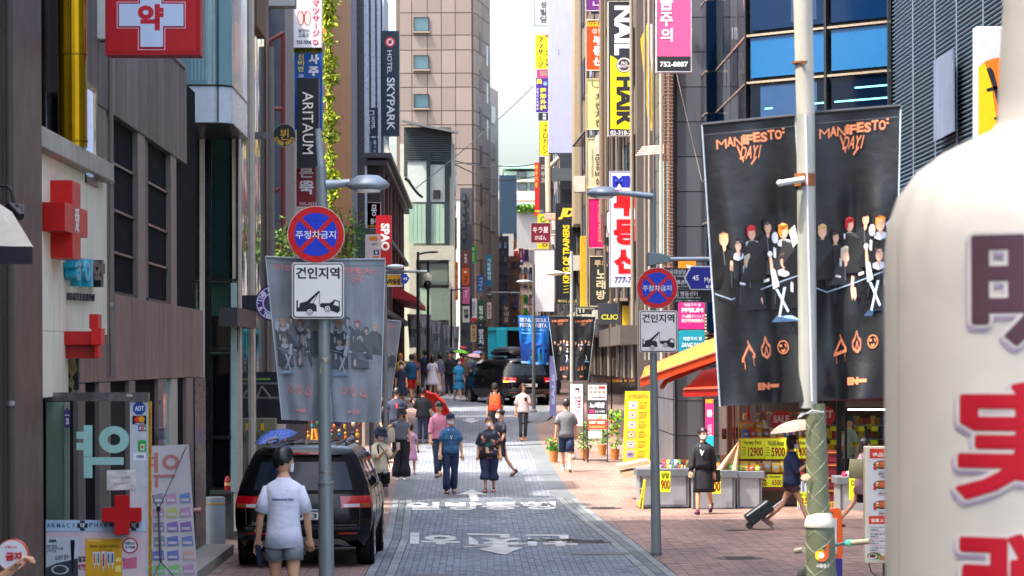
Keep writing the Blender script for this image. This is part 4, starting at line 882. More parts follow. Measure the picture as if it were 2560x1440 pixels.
sign('tall black trainers shop sign with yellow JD and sideways slogan',1389,508,1445,760,121,(30,33,42),[T('JD',1396,520,1436,549,(232,200,60), bold=.06, shear=.25), T('KING OF TRAINERS',1407,562,1424,708,(232,208,40), rot=90, bold=.04), T('제이디 스포츠',1394,749,1443,757,(206,186,110)),('l',[(1408,716),(1422,714)],1.6,(232,208,40)),('l',[(1408,724),(1422,722)],1.6,(232,208,40)),('l',[(1408,732),(1422,730)],1.6,(232,208,40))], group=GR, thick=.6)
t = thing('sign_gantry','grey steel box frame under the screen board above the trainers sign','bracket', tuple(W(1415,450,123)))
pb('column',1400,382,1440,508,123.5,.6, mat((50,56,66), rough=.4), t); pb('beam',1380,420,1440,452,122.8,.5, mat((92,100,106), rough=.35, metal=.3), t); mb = MB(); mb.cyl(W(1372,420,123), W(1398,394,123),.09); mb.build('strut', mat((150,140,130), rough=.4), t)
mb = MB(); mb.cyl(W(1369,390,122), W(1371,530,122),.11); mb.build('pipe', mat((214,196,170), rough=.5), t)
t = thing('wall_box','small peach coloured box on the pale pipe above the maroon sign','box', tuple(W(1375,540,121))); pb('case',1362,533,1389,550,121,.3, mat((222,168,150), rough=.6), t, bev=.02)
sign('purple sign corner with a pale letter at the top of the stack',1465,-30,1518,27,96,(110,44,130),[T('ㄴ',1482,4,1500,14,(220,200,226)), T('4F',1507,18,1520,28, WH)], poly=[(1465,-30),(1518,-30),(1518,10),(1500,27),(1465,27)], frame=(190,180,190), group=GR)
def floor_tag(n, x, y, d=96.4):
 t = thing('floor_tag','small dark floor number tag '+('under the purple sign corner' if y<60 else 'under the orange estate sign' if y<200 else 'under the cream chicken sign' if y<350 else 'under the grill restaurant sign' if y<500 else 'under the hot pink sign'),'sign', tuple(W(x, y, d)),'floor number tags')
 pb('plate', x-36, y-8, x+8, y+8, d,.1,(mat((40,58,70), rough=.4)), t); A = Art(FR(d), t); A.text(n, x-4, y-5, x+8, y+5, mat(WH, rough=.4)); A.done()
for n,x,y in(('4F',1514,26),('3F',1516,172),('3F',1516,321),('2F',1520,468),('1F',1524,618)):floor_tag(n, x, y)
sign('orange estate agent sign with a yellow phone strip',1466,50,1520,176,96,(224,74,10),[('p',[(1466,66),(1466,50),(1520,50),(1520,66)][::-1],(240,176,30),{'lay':0}), T('777-1243',1470,53,1517,63,(60,40,20), bold=.01), T('성모',1479,71,1509,84,(246,220,210), bold=.01), T('부동산',1483,88,1507,166,(250,240,236), vert=True, bold=.05)], poly=[(1466,50),(1520,50),(1520,154),(1500,176),(1466,176)], frame=(206,196,190), group=GR)
sign('cream fried chicken sign with black brush letters and a red rooster',1466,198,1522,324,96,(212,204,140),[('l',[(1481,203),(1480,212),(1490,220),(1498,216)],1.6, BK),('d',1507,212,5,(200,50,40),{'lay':1}), T('치킨치킨',1488,232,1508,318,(40,38,34), vert=True, bold=.01)], poly=[(1466,198),(1522,198),(1522,300),(1500,324),(1466,324)], frame=(200,190,150), group=GR)
sign('pale green-cream grill restaurant sign with black brush letters and a red seal',1467,346,1526,470,94.5,(206,202,164),[T('서민갈비살',1488,372,1505,462,(40,40,36), vert=True, bold=.01),('r',1491,351,1502,366,(196,40,50),{'lay':1}), T('SEOMINGALBISAL',1479,372,1483,444,(140,130,100), rot=-90)], poly=[(1467,346),(1526,346),(1526,440),(1508,470),(1467,470)], frame=(190,184,150), group=GR)
sign('hot pink cosmetics sign with faint gold sideways letters',1471,496,1527,620,94,(222,24,106),[T('ETUDE HOUSE',1495,512,1504,606,(226,150,120), rot=-90, bold=.01),('d',1499,504,1.5,(226,150,120),{'lay':1})], poly=[(1471,496),(1527,496),(1527,600),(1508,620),(1471,620)], frame=(200,160,140), group=GR)
sign('dark karaoke sign with pale Korean letters behind the white estate sign',1474,641,1530,766,92,(52,52,50),[T('루키',1486,650,1519,666,(206,190,150)), T('노래방',1491,672,1514,750,(214,200,164), vert=True, bold=.03)], poly=[(1474,641),(1530,641),(1530,744),(1514,766),(1474,766)], frame=(190,176,140), group=GR)
sign('tall black and yellow hair and nail salon sign',1522,4,1600,338,80,(44,44,50),[('p',[(1526,138),(1596,182),(1598,324),(1526,322)][::-1],(240,214,6),{'lay':0}), T('NAIL',1536,14,1584,138,(216,212,222), rot=-90, bold=.05), T('HAIR',1541,191,1586,314,(34,34,40), rot=-90, bold=.05),('d',1560,162,20,(70,60,56),{'lay':1}),('d',1560,162,18,(206,196,190),{'lay':2,'r0':.82}), T('PRO',1553,154,1568,161,(220,210,205), lay=3), T('BEAUTY',1546,162,1575,169,(220,210,205), lay=3), T('02-318-2789',1526,326,1600,337,(220,216,220))], frame=(190,186,170), thick=.4, group=GR, bracket=(1622,0))
sign('tall white estate agent sign with blue MK and big red Korean letters',1526,429,1604,716,79,(220,218,240),[T('MK',1531,439,1599,468,(24,40,160), bold=.07), T('부',1534,474,1598,540,(226,10,16), bold=.06), T('동',1534,548,1598,612,(226,10,16), bold=.06), T('산',1534,620,1602,684,(226,10,16), bold=.06), T('777-7721',1536,692,1604,708,(50,36,110), bold=.02, shear=.15)], frame=(180,180,196), thick=.3, group=GR, bracket=(1622,0))
t = thing('sign_case','weathered yellow sign case seen edge-on with a bulging yellow sheet','sign', tuple(W(1630,330,78))); mb = MB()
mb.prism([W(1618,58,77), W(1636,62,77), W(1659,296,77), W(1642,303,77)],[W(1618,58,77.3), W(1636,62,77.3), W(1659,296,77.3), W(1642,303,77.3)]); mb.build('edge_frame', mat((214,210,200), rough=.5, streak=.2), t)
mb = MB(); mb.prism([W(1601,98,77.2), W(1618,60,77.2), W(1642,300,77.2), W(1622,328,77.2)],[W(1601,98,77.4), W(1618,60,77.4), W(1642,300,77.4), W(1622,328,77.4)]); mb.build('yellow_sheet', mat((226,196,20), rough=.4, streak=.35, scale=2), t)
mb = MB(); mb.prism([W(1620,328,76.9), W(1640,302,76.9),(W(1659,294,76.9)), W(1657,306,76.9), W(1624,330,76.9)],[W(1620,328,77.5), W(1640,302,77.5), W(1659,294,77.5), W(1657,306,77.5), W(1624,330,77.5)]); mb.build('end_cap', mat((190,160,110), rough=.6), t)
for i in range(4):mb = MB(); mb.cyl(W(1604+i*4.5,95-i*9,77.15), W(1624+i*4.5,320-i*8,77.15),.012, n=5); mb.build('inner_rib', mat((180,150,20), rough=.5), t)
sign('large pink clinic sign with white Korean letters and a black phone strip',1643,-60,1727,178,68.5,(214,84,138),[('r',1643,141,1727,178,(36,36,40),{'lay':0}), T('752-8887',1650,154,1720,167,(230,230,232), bold=.03), T('쁨',1650,-22,1682,26,(246,226,236), bold=.03), T('주',1650,30,1682,66,(246,226,236), bold=.03), T('의',1652,70,1682,104,(246,226,236), bold=.03)], frame=(196,190,196), thick=.35, group=GR)
sign('pale turquoise cloth banner hanging edge-on beside the white estate sign',1646,400,1670,640,72,(170,216,220),[('r',1650,470,1654,600,(130,180,190),{'lay':1}),('r',1660,440,1662,560,(140,190,200),{'lay':1})], frame=(150,130,100), thick=.04, group=GR)
sign('small shop sign with black letters LUSH',1439,768,1492,790,108,(186,190,172),[T('LUSH',1443,772,1488,786,(24,26,24), bold=.06)], frame=(60,60,56), thick=.3, group=GR)
sign('square dark cosmetics sign with yellow letters CLIO',1496,758,1551,810,84,(54,58,66),[T('CLIO',1503,786,1546,799,(196,190,60), bold=.03)], thick=.4, group=GR)
t = thing('sign_box','open dark sign box with a yellow panel and cable tangle behind the square sign','sign', tuple(W(1590,850,82)))
pb('case',1551,750,1597,862,82.5,.8, mat((50,48,48), rough=.6), t); pb('yellow_panel',1556,764,1580,860,82.3,.05, mat((200,166,30), rough=.5), t); pb('case_side',1538,745,1600,752,82,1, mat((150,130,110), rough=.5), t)
sign('magenta clinic wall sign with white letters PPEUM',1697,757,1762,823,68.9,(226,36,130),[T('예쁨주의 쁨',1710,758,1752,766,(250,210,230)), T('PPEUM',1704,770,1758,781, WH, bold=.06), T('プム美容クリニック',1704,786,1760,795, WH, bold=.02), T('韶芬聚美容医院',1704,797,1760,806, WH, bold=.02)], thick=.1, group=GR)
sign('turquoise clinic wall sign with white letters below the magenta one',1697,826,1762,892,68.9,(20,146,170),[T('예쁨주의 쁨',1708,842,1755,852,(210,236,240)), T('SANG SANG',1704,857,1762,868, WH, bold=.03, shear=.3), T('プム美容',1706,876,1740,884, WH)], thick=.1, group=GR)
sign('orange shop sign corner above the direction boards',1697,652,1740,676,68.8,(238,130,20),[T('to',1716,661,1730,672, WH, bold=.04)], thick=.1, group=GR)
t = thing('spiral_duct','black and white ribbed cable duct on the tiled wall','duct', tuple(W(1771,860,69.6)))
mb = MB(); mb.cyl(W(1771,782,69.8), W(1773,900,69.8),.075, n=12); mb.build('pipe', mat((30,28,28), rough=.5), t)
for i in range(14):mb = MB(); mb.lathe(W(1771+i*.1,788+i*8,69.8),[(.075,-.012),(.09,-.012),(.09,.016),(.075,.016)],14); mb.build('ring', mat((214,196,160), rough=.5), t)
t = thing('security_camera','small wall camera on a bracket beside the turquoise sign','camera', tuple(W(1750,845,69))); mb = MB(); mb.cyl(W(1740,852,69), W(1757,842,69),.035, n=10); mb.cyl(W(1755,842,69.1), W(1764,842,69.4),.015); mb.build('body', mat((150,150,140), rough=.4), t)
# ============================================================ poles, traffic signs
M_pole = mat((138,148,150), rough=.38, metal=.35, streak=.08, scale=1.2)
M_paleM = mat((196,198,196), rough=.4)
def pole(t, px0, py0, px1, py1, d, r0, r1, m, name='shaft', zb=None):
 p = W(px1, py1, d); q = W(px0, py0, d)
 if zb is not None:p = Vector((p.x+(p.x-q.x)*.0, d, zb))
 mb = MB(); mb.cyl(p, q, r0, r1, n=28); return mb.build(name, m, t, smooth=30)
def luminaire(t, cx, cy, w, h, d, arm, side=1, m=None, name='lamp_head'):
 m = m or mat((150,160,168), rough=.35, metal=.3); s = d/FOC; c = W(cx, cy, d)
 mb = MB(); mb.lathe(c,[(0.01, h*.5*s),(w*.24*s, h*.46*s),(w*.4*s, h*.2*s),(w*.5*s,-.02*h*s),(w*.5*s,-.14*h*s),(w*.42*s,-.3*h*s),(w*.2*s,-.45*h*s),(.01,-.46*h*s)],32)
 mb.v =[(v[0], c.y+(v[1]-c.y)*.7, v[2])for v in mb.v]; o = mb.build(name, m, t, smooth=50)
 mb = MB(); mb.lathe(c,[(w*.3*s,-.36*h*s),(w*.28*s,-.5*h*s),(.01,-.52*h*s)],20); mb.build('lamp_glass', mat((226,226,216), rough=.2), t, smooth=50)
 mb = MB(); mb.tube([W(*p, d)for p in arm],[.055,.045,.038,.038][:len(arm)],12); mb.build('lamp_arm', m, t, smooth=30)
def no_parking(cx, cy, r, d, label, tow, tlabel, grp):
 c = W(cx, cy, d); t = thing('no_parking_sign', label,'road sign', tuple(c), grp); s = d/FOC
 mb = MB(); mb.cyl(c+Vector((0,.005,0)), c+Vector((0,.03,0)), r*s, n=56); mb.build('plate', mat((206,200,190), rough=.35, metal=.2), t, smooth=30)
 A = Art(FR(d), t,.0,.0015); RED = mat((200,16,24), rough=.3, var=.05); BLU = mat((20,56,196), rough=.3, var=.05); WHT = mat((230,232,236), rough=.3, var=.02)
 A.disc(cx, cy, r*.975, RED, lay=1, n=56); A.disc(cx, cy, r*.755, BLU, lay=2, n=56)
 for a in(45,135):
  ca,sa = math.cos(R(a)),math.sin(R(a)); A.line([(cx-ca*r*.76, cy-sa*r*.76),(cx+ca*r*.76, cy+sa*r*.76)], r*.15, RED,'print', lay=3)
 A.text('주정차금지', cx-r*.71, cy-r*.13, cx+r*.69, cy+r*.15, WHT, bold=.012, lay=4); A.done()
 x0,y0,x1,y1 = tow; c2 = W((x0+x1)/2, y1, d); t2 = thing('tow_zone_sign', tlabel,'road sign', tuple(c2), grp)
 def rrect(mb, m, off, dd, rad):
  pts =[]
  for(ax, ay, st)in((x1-off-rad, y1-off-rad,0),(x0+off+rad, y1-off-rad,90),(x0+off+rad, y0+off+rad,180),(x1-off-rad, y0+off+rad,270)):
   for i in range(5):a = R(st+i*22.5); pts.append((ax+rad*math.cos(a), ay+rad*math.sin(a)))
  return pts
 w = x1-x0; k = w/132.0
 pts = rrect(None, None,0, d,8*k); mb = MB(); mb.prism([W(a, b, d+.005)for a, b in pts],[W(a, b, d+.025)for a, b in pts]); mb.build('plate', mat((226,224,220), rough=.4), t2)
 A = Art(FR(d), t2,.0,.0015); INK = mat((30,34,40), rough=.4, var=.05); LT = mat((232,231,228), rough=.4, var=.04)
 A.poly(rrect(None, None,3*k, d,7*k), INK, lay=1); A.poly(rrect(None, None,5.6*k, d,5*k), LT, lay=2)
 X = lambda a:x0+(a-730)*k; Y = lambda b:y0+(b-656)*(y1-y0)/140
 A.text('견인지역', X(740), Y(668), X(851), Y(697), INK, bold=.03, lay=3)
 P = lambda L:[(X(a), Y(b))for a, b in L]
 A.poly(P([(741,776),(741,750),(745,750),(745,768),(748,768),(750,757),(768,752),(798,726),(801,729),(774,757),(785,757),(792,763),(793,778),(741,778)]), INK, lay=3)
 A.line(P([(799,728),(770,762)]),1.4*k, INK, lay=3); A.line(P([(799,728),(781,762)]),1.4*k, INK, lay=3); A.line(P([(800,727),(800,762)]),1.4*k, INK, lay=3)
 A.poly(P([(800,765),(803,757),(826,757),(838,748),(851,752),(852,776),(846,782),(829,776),(812,770)]), INK, lay=3)
 A.poly(P([(839,752),(848,754),(849,765),(835,761)]), LT, lay=4)
 for a,b in((775,779),(820,771)):
  A.disc(X(a), Y(b),8.4*k, INK, lay=5); A.disc(X(a), Y(b),7*k, LT, lay=6); A.disc(X(a), Y(b),4.6*k, INK, lay=7); A.disc(X(a), Y(b),2.8*k, LT, lay=8)
 A.done()
dL = 31.6
PL = thing('lamp_pole','tall grey lamp pole carrying the large round no-parking sign and grey banner, front left','lamp post',(W(815,1440, dL).x, dL, gz(dL)))
pole(PL,802,416,812,722, dL,.062,.057, M_pole,'upper_shaft'); pole(PL,814,1205,818,1640, dL,.083,.08, M_pole,'lower_shaft'); pole(PL,808,700,813,1210, dL,.068,.062, M_pole,'middle_shaft')
pole(PL,795,322,802,420, dL,.035,.03, mat((150,164,176), rough=.35),'top_spigot')
mb = MB(); mb.lathe(W(814,1205, dL),[(.068,.008),(.088,.006),(.088,-.02),(.08,-.02)],28); mb.build('collar', M_pole, PL, smooth=30)
mb = MB(); mb.lathe(W(813,1180, dL),[(.068,.007),(.072,.007),(.072,-.007),(.068,-.007)],28); mb.build('steel_band', mat((176,170,150), rough=.3, metal=.8), PL, smooth=30)
luminaire(PL,920,459,108,44, dL,[(815,462),(845,460),(875,456)])
mb = MB()
for i in range(5):a = i*.9; mb.tube([W(804+i*1.5,893+i*3, dL-.075), W(812,897+i*2, dL-.085), W(822-i,891+i*3.5, dL-.07)],.0035,5)
mb.tube([W(808,905, dL-.08), W(800,925, dL-.08), W(804,935, dL-.08)],.003,4); mb.build('twine', mat((196,186,150), rough=.8), PL)
no_parking(790,586,71.5, dL-.12,'large round red and blue no-parking sign with white Korean letters on the front left pole',(730,656,860,797),'large white tow-away zone sign with a crane truck picture below the left round sign','no parking and tow away signs')
dS = 45.6
PS = thing('lamp_pole','slim grey lamp pole with the smaller no-parking sign standing at the kerb, right of centre','lamp post',(W(1640,1382, dS).x, dS,0))
pole(PS,1633,880,1641,1382, dS,.081,.055, M_pole,'shaft',0); pole(PS,1633,472,1633,885, dS,.046,.04, M_pole,'upper_shaft')
mb = MB(); mb.cyl(W(1640,1382, dS), W(1640,1379, dS),.095, n=24); mb.build('base_ring', M_pole, PS)
luminaire(PS,1508,481,84,30, dS,[(1632,491),(1590,486),(1545,482)], m=mat((140,152,164), rough=.35, metal=.3))
mb = MB(); a =[W(1620,665, dS-.1), W(1676,655, dS-.1), W(1676,640, dS-.1), W(1648,632, dS-.1), W(1620,630, dS-.1)]; mb.prism(a,[p+Vector((0,.25,0))for p in a]); mb.build('arm_bracket', mat((120,134,142), rough=.4, metal=.3), PS, bev=.01)
mb = MB(); mb.cyl(W(1670,648, dS), W(1790,647, dS),.032, n=12); mb.build('sign_arm', mat((150,160,164), rough=.35, metal=.4), PS, smooth=30)
no_parking(1643,720,51.5, dS-.12,'smaller round no-parking sign with white Korean letters on the slim kerb pole',(1598,776,1694,881),'smaller white tow-away zone sign on the slim kerb pole','no parking and tow away signs')
sign('dark guide board with white Korean and English place names',1660,670,1790,755, dS+.25,(48,50,56),[T('명동대성당',1664,674,1715,686, WH, bold=.01), T('Myeongdong Cathedral',1660,688,1716,693, WH), T('명동아트센터',1664,700,1720,711, WH), T('Seoul Myeongdong I ソウルアート',1660,714,1730,719, WH), T('교육집 명동센터',1664,728,1744,741, WH, bold=.01), T('Education Center Myeong-dong',1664,742,1752,747, WH), T('教育中心 / 献血ルーム 明洞センター',1664,750,1750,754, WH),('r',1660,722,1790,724,(110,110,116),{'lay':1})], thick=.05, name='guide_board')
t_ = sign('blue road name sign with a white pointed end and the number 45',1710,665,1800,725, dS-.05,(206,214,226),[('p',[(1714,695),(1728,668),(1800,668),(1800,722),(1728,722)][::-1],(20,28,140),{'lay':0}), T('45',1731,688,1747,701, WH), T('Myeongdong',1761,693,1830,708, WH), T('明洞キル',1765,713,1800,721, WH)], poly=[(1710,695),(1726,665),(1800,665),(1800,725),(1726,725)][::-1], thick=.03, name='road_name_sign')
# big lamp pole with banners, front right
dB = 18.8; sB = dB/FOC
PB_ = thing('lamp_pole','thick weathered lamp pole with green diamond-mesh wrap and a city logo, front right','lamp post',(W(2052,1440, dB).x, dB,.45))
M_weath = mat((186,184,172), rough=.5, streak=.2, wear=.3, scale=3)
pole(PB_,2006,-40,2014,285, dB,.058,.06, M_weath,'upper_shaft'); pole(PB_,2014,285,2020,1020, dB,.058,.058, mat((170,172,164), rough=.45, metal=.2, streak=.3, scale=3),'middle_shaft')
M_wrap = mat((104,110,84), rough=.55, metal=.1, wear=.35, scale=4)
pole(PB_,2038,1010,2046,1290, dB,.072,.062, M_wrap,'wrapped_shaft')
pole(PB_,2050,1312,2056,1560, dB,.098,.09, mat((92,98,76), rough=.55, wear=.35, scale=4),'base_shaft')
mb = MB(); mb.lathe(W(2049,1314, dB),[(.094,-.01),(.098,.0),(.09,.03),(.074,.08),(.066,.08)],28); mb.build('painted_collar', mat((206,198,180), rough=.6, wear=.4, scale=8), PB_, smooth=40)
mb = MB()
for(ya, yb, xa, xb, rr0, rr1)in((1020,1288,2038,2046,.0625,.0725),(1325,1560,2050,2056,.091,.099)):
 pa,pb_ = W(xa, ya, dB),W(xb, yb, dB); H = pa.z-pb_.z; turns = H/.21
 for sgn in(1,-1):
  for ph in range(3):
   pts =[]
   for i in range(int(turns*16)+1):
    f = i/(turns*16); th = sgn*2*math.pi*(f*turns*.5)+ph*2.094; c = pa.lerp(pb_, f); r = rr0+(rr1-rr0)*f
    pts.append(c+Vector((math.cos(th)*r, math.sin(th)*r,0)))
   for p,q in zip(pts, pts[1:]):mb.cyl(p, q,.0014, n=4, caps=False)
mb.build('diamond_mesh', mat((150,152,124), rough=.5), PB_)
A = Art(lambda px, py, off=0:(lambda c, x:Vector((c.x+x, dB-math.sqrt(max(1e-6,(.094+off)**2-x*x)), c.z)))(W(2052, py, dB),(px-2052)*sB), PB_,.003,.0015)
A.disc(2049,1386,15, mat((236,190,30), rough=.4), lay=0, n=30); A.disc(2049,1386,15, mat((214,96,30), rough=.4), lay=1, a0=-120, a1=60, n=16); A.poly([(2060,1374),(2060,1362),(2068,1356),(2068,1388),(2063,1398)], mat((206,80,26), rough=.4), lay=1)
A.disc(2049,1386,7, mat((230,232,232), rough=.4), lay=2); A.text('서울중구',2036,1407,2070,1417, mat((214,214,206), rough=.4), bold=.02, lay=2); A.done()
mb = MB(); mb.cyl(W(1950,458, dB-.1), W(2010,448, dB-.08),.019, n=14); mb.ell(W(1950,458, dB-.1),.022,.022,.022); mb.build('banner_bar', mat((186,194,190), rough=.4), PB_, smooth=40)
mb = MB(); mb.lathe(W(2012,450, dB),[(.06,.04),(.066,.04),(.066,-.04),(.06,-.04)],20); mb.lathe(W(2005,156, dB),[(.06,.005),(.064,.005),(.064,-.008),(.06,-.008)],20); mb.cyl(W(2005,157, dB-.06), W(2005,157, dB-.08),.012); mb.build('rusty_clamp', mat((136,78,40), rough=.8, wear=.3), PB_)
mb = MB(); mb.tube([W(2014,287, dB-.06), W(2030,1003, dB-.07)],.006,6); mb.build('strap', mat((220,218,236), rough=.6), PB_)
mb = MB(); mb.tube([W(2000,1042, dB-.07), W(2030,1026, dB-.08), W(2060,1030, dB-.07),(W(2004,1034, dB-.08)), W(1994,1046, dB-.08)],.003,5); mb.build('twine', mat((200,200,204), rough=.7), PB_)
t = thing('paper_tag','torn cream sticker stuck on the side of the big lamp pole','sticker', tuple(W(2012,1193, dB-.07))); mb = MB(); a =[W(2001,1196, dB-.073), W(2006,1186, dB-.073),(W(2020,1184, dB-.07)), W(2028,1192, dB-.07), W(2018,1202, dB-.07), W(2006,1201, dB-.073)]; mb.prism(a,[p+Vector((0,.004,0))for p in a]); mb.build('sheet', mat((206,190,150), rough=.8), t)
# ============================================================ cloth banners
def cloth(q, d, amp, seed, wave=1.0):
 TL,TR,BR,BL = q; ph = seed*1.7
 def f(u, v, off=0):
  px =(TL[0]*(1-u)+TR[0]*u)*(1-v)+(BL[0]*(1-u)+BR[0]*u)*v; py =(TL[1]*(1-u)+TR[1]*u)*(1-v)+(BL[1]*(1-u)+BR[1]*u)*v
  w = amp*min(1, v*3)*(math.sin(u*7*wave+ph+v*2.2)*.6+math.sin(u*15*wave-v*5+ph*2)*.22+math.sin((u+v*1.1)*11+ph)*.28*v)
  return W(px, py, d+w-off)
 return f
def px_lighter(c, f, tgt=(120,130,142)):return tuple(int(a*(1-f)+b*f)for a, b in zip(c, tgt))
def idol_banner(label, q, d, seed, back, amp, detail=2, grp='concert banners on the lamp poles'):
 """black concert banner; back = seen from behind, print showing through mirrored and washed out"""
 f0 = cloth(q, d, amp, seed); c = f0(.5,1); t = thing('banner', label,'banner', tuple(c), grp)
 fade = .55 if back else 0; tg =(138,146,156)
 base =(140,148,156)if back else(34,36,40)
 m_ = mat(base, rough=.42, var=.1, bump=.5, scale=2.2, wear=.16, streak=.14, name='banner_cloth')
 mb = MB(); nu,nv =(40,80)if detail==2 else(16,28); mb.grid(lambda u, v:f0(u, v), nu, nv); mb.build('cloth', m_, t, smooth='all')
 s = d/FOC; wpx = abs(q[1][0]-q[0][0])*s
 mb = MB(); mb.tube([f0(i/16,0,.004)for i in range(17)],.012 if detail==2 else .015,8); mb.build('top_rod', mat((150,156,164)if back else(34,36,40), rough=.5), t)
 for e in(0,1):mb = MB(); mb.tube([f0(e, i/30,.003)for i in range(31)],.005,5); mb.build('edge_cord', mat((190,204,214), rough=.6), t)
 g =(lambda a, b, off=0:f0(1-a, b, off))if back else f0
 A = Art(g, t,.006,.0012)
 C = lambda c,r = .5:mat(px_lighter(c, fade, tg)if back else c, rough=r, var=.05)
 OR = C((232,140,96))if not back else mat((206,140,140), rough=.6)
 if detail==2:A.rect(.0,.035,1,.038, C((84,88,94)), n=20, lay=0)
 L = 'MANiFESTO:'; x = .14
 for i,ch in enumerate(L):
  w ={'i':.032,':':.03,'M':.11,'N':.09}.get(ch,.075); y = .058-.0018*i-.004*(i%2)
  A.text(ch, x, y, x+w, y+.034*(1 if ch!=':' else .6), OR, bold=0 if ch in 'MN' else .04, lay=1); x+=w+.003
 A.text('DAY1',.38,.09,.62,.135, OR, bold=.01, shear=.5, lay=1)
 if detail==2:A.line([(.36,.085),(.42,.145)],.012, OR, lay=1); A.line([(.56,.13),(.50,.155)],.008, OR, lay=1)
 SK = C((222,178,150)); DK = C((18,20,26)); WT = C((206,212,222)); BL = C((40,60,96))
 people =[(.17,.385,(196,160,110),1),(.31,.41,(40,34,34),.85),(.46,.365,(190,30,44),1),(.63,.345,(26,24,28),.95),(.79,.37,(236,140,40),1.1),(.42,.485,(178,168,150),1.15),(.78,.49,(60,44,40),1.1)]
 if detail==0:people = people[:5:2]+people[5:]
 people =[(.5+(u-.5)*1.04,.36+(v-.36)*.86+.03, c0, c1)for u, v, c0, c1 in people]
 for k,(u, v, hc, sc)in enumerate(people):
  sc*=1.1; r = .055*sc; ry = r*.36*1.05
  A.poly([(u-.13*sc, v+.17),(u-.12*sc, v+.055),(u-.05, v+.03),(u+.05, v+.03),(u+.12*sc, v+.055),(u+.13*sc, v+.17)][::-1], C([(16,17,22),(24,26,32),(14,15,20),(30,32,40)][k%4]), lay=2+k*4%5); A.line([(u-.085*sc, v+.07),(u-.1*sc, v+.15)],.008, C((66,72,86)), lay=3+k*4%5); A.line([(u+.085*sc, v+.07),(u+.08*sc, v+.14)],.008, C((58,62,74)), lay=3+k*4%5)
  lay = 3+k*2
  if detail:
   A.poly([(u-.016, v+.014),(u+.016, v+.014),(u+.018, v+.034),(u, v+.044),(u-.018, v+.034)][::-1], SK, lay=lay-1)
   if k in(1,2,4,6):A.poly([(u-.06*sc, v+.034),(u-.02, v+.028),(u, v+.046),(u+.02, v+.028),(u+.06*sc, v+.034),(u+.055*sc, v+.05),(u, v+.058),(u-.055*sc, v+.05)][::-1], WT, lay=lay-1)
   else:A.line([(u-.012, v+.04),(u-.004, v+.09)],.006, C((120,124,134)), lay=lay-1)
  A.disc(u, v, r*.85, C(hc), ry=ry*1.05, lay=lay, n=14); A.disc(u+.004, v+.006, r*.62, SK, ry=ry*.86, lay=lay+1, n=14)
  if detail==2:
   A.poly([(u-r*.8, v+.004),(u-r*.78, v-ry*.8),(u, v-ry*1.15),(u+r*.78, v-ry*.8),(u+r*.8, v+.004),(u+r*.45, v-ry*.35),(u-r*.1, v-ry*.15),(u-r*.5, v-ry*.3)][::-1], C(hc), lay=lay+2)
   for sx in(-.018,.016):A.disc(u+sx, v+.004,.006, C((40,30,30)), ry=.0014, lay=lay+2, n=8)
   A.disc(u, v+.0125,.008, C((170,80,80)), ry=.0012, lay=lay+2, n=8)
   A.poly([(u+.05*sc, v+.075),(u+.075*sc, v+.08),(u+.07*sc, v+.115),(u+.045*sc, v+.11)][::-1], SK if k in(0,5)else WT, lay=lay+1)
 if detail==2:
  A.poly([(.635,.48),(.66,.48),(.675,.53),(.64,.54)][::-1], SK, lay=16); A.poly([(.64,.53),(.69,.53),(.73,.59),(.66,.60)][::-1], WT, lay=17); A.disc(.645,.475,.026, WT, ry=.01, lay=17)
  A.poly([(.86,.40),(.93,.38),(.96,.44),(.90,.46)][::-1], WT, lay=16); A.disc(.71,.42,.035, WT, ry=.02, lay=16)
  A.poly([(.47,.61),(.53,.615),(.54,.645),(.52,.662),(.50,.645),(.49,.66),(.475,.64)][::-1], SK, lay=18); A.line([(.30,.57),(.36,.575)],.008, WT, lay=17); A.line([(.56,.57),(.62,.565)],.01, WT, lay=17)
  A.line([(.02,.60),(.2,.625),(.5,.60),(.8,.57),(.98,.555)],.004, C((150,170,196)), lay=14)
 XW_ = C((214,232,250)); A.poly([(.68,.60),(.71,.60),(.82,.68),(.80,.685)][::-1], XW_, lay=18); A.poly([(.80,.595),(.77,.595),(.70,.695),(.72,.70)][::-1], XW_, lay=19)
 A.poly([(.62,.715),(.68,.695),(.84,.695),(.97,.718)][::-1], C((110,150,190)), lay=15)
 if detail:
  A.line([(.28,.84),(.36,.79),(.42,.83),(.27,.845)],.012, OR, lay=1); A.line([(.345,.775),(.375,.81)],.01, OR, lay=1)
  if detail==2:A.line([(.30,.845),(.305,.875)],.006, OR, lay=1); A.line([(.40,.84),(.405,.865)],.005, OR, lay=1)
  A.line([(.50,.825),(.49,.805),(.52,.79),(.54,.765),(.56,.79),(.59,.80),(.585,.825),(.55,.838),(.50,.825)],.012, OR, lay=1); A.line([(.53,.825),(.545,.80),(.56,.825)],.01, OR, lay=1)
  A.disc(.73,.805,.062, OR, ry=.024, r0=.84, lay=1, n=20); A.line([(.69,.80),(.72,.80)],.008, OR, lay=1); A.line([(.75,.795),(.765,.805)],.008, OR, lay=1); A.line([(.71,.815),(.73,.82),(.75,.814)],.008, OR, lay=1)
 A.text('EN',.43,.925,.56,.951, OR, bold=.07, lay=1); A.rect(.565,.932,.66,.944, OR, lay=1)
 A.done(); return t
idol_banner('large black concert banner with orange letters, left of the big lamp pole',[(1755,312),(1988,289),(2027,1003),(1800,1016)], dB+.02,1, False,.085)
idol_banner('large black concert banner with orange letters, right of the big lamp pole',[(2014,284),(2252,265),(2236,992),(2030,1003)], dB+.03,2.4, False,.09)
idol_banner('grey reverse of a concert banner with mirrored print, left half on the front left pole',[(664,642),(811,650),(811,1054),(705,1049)], dL+.12,3, True,.05)
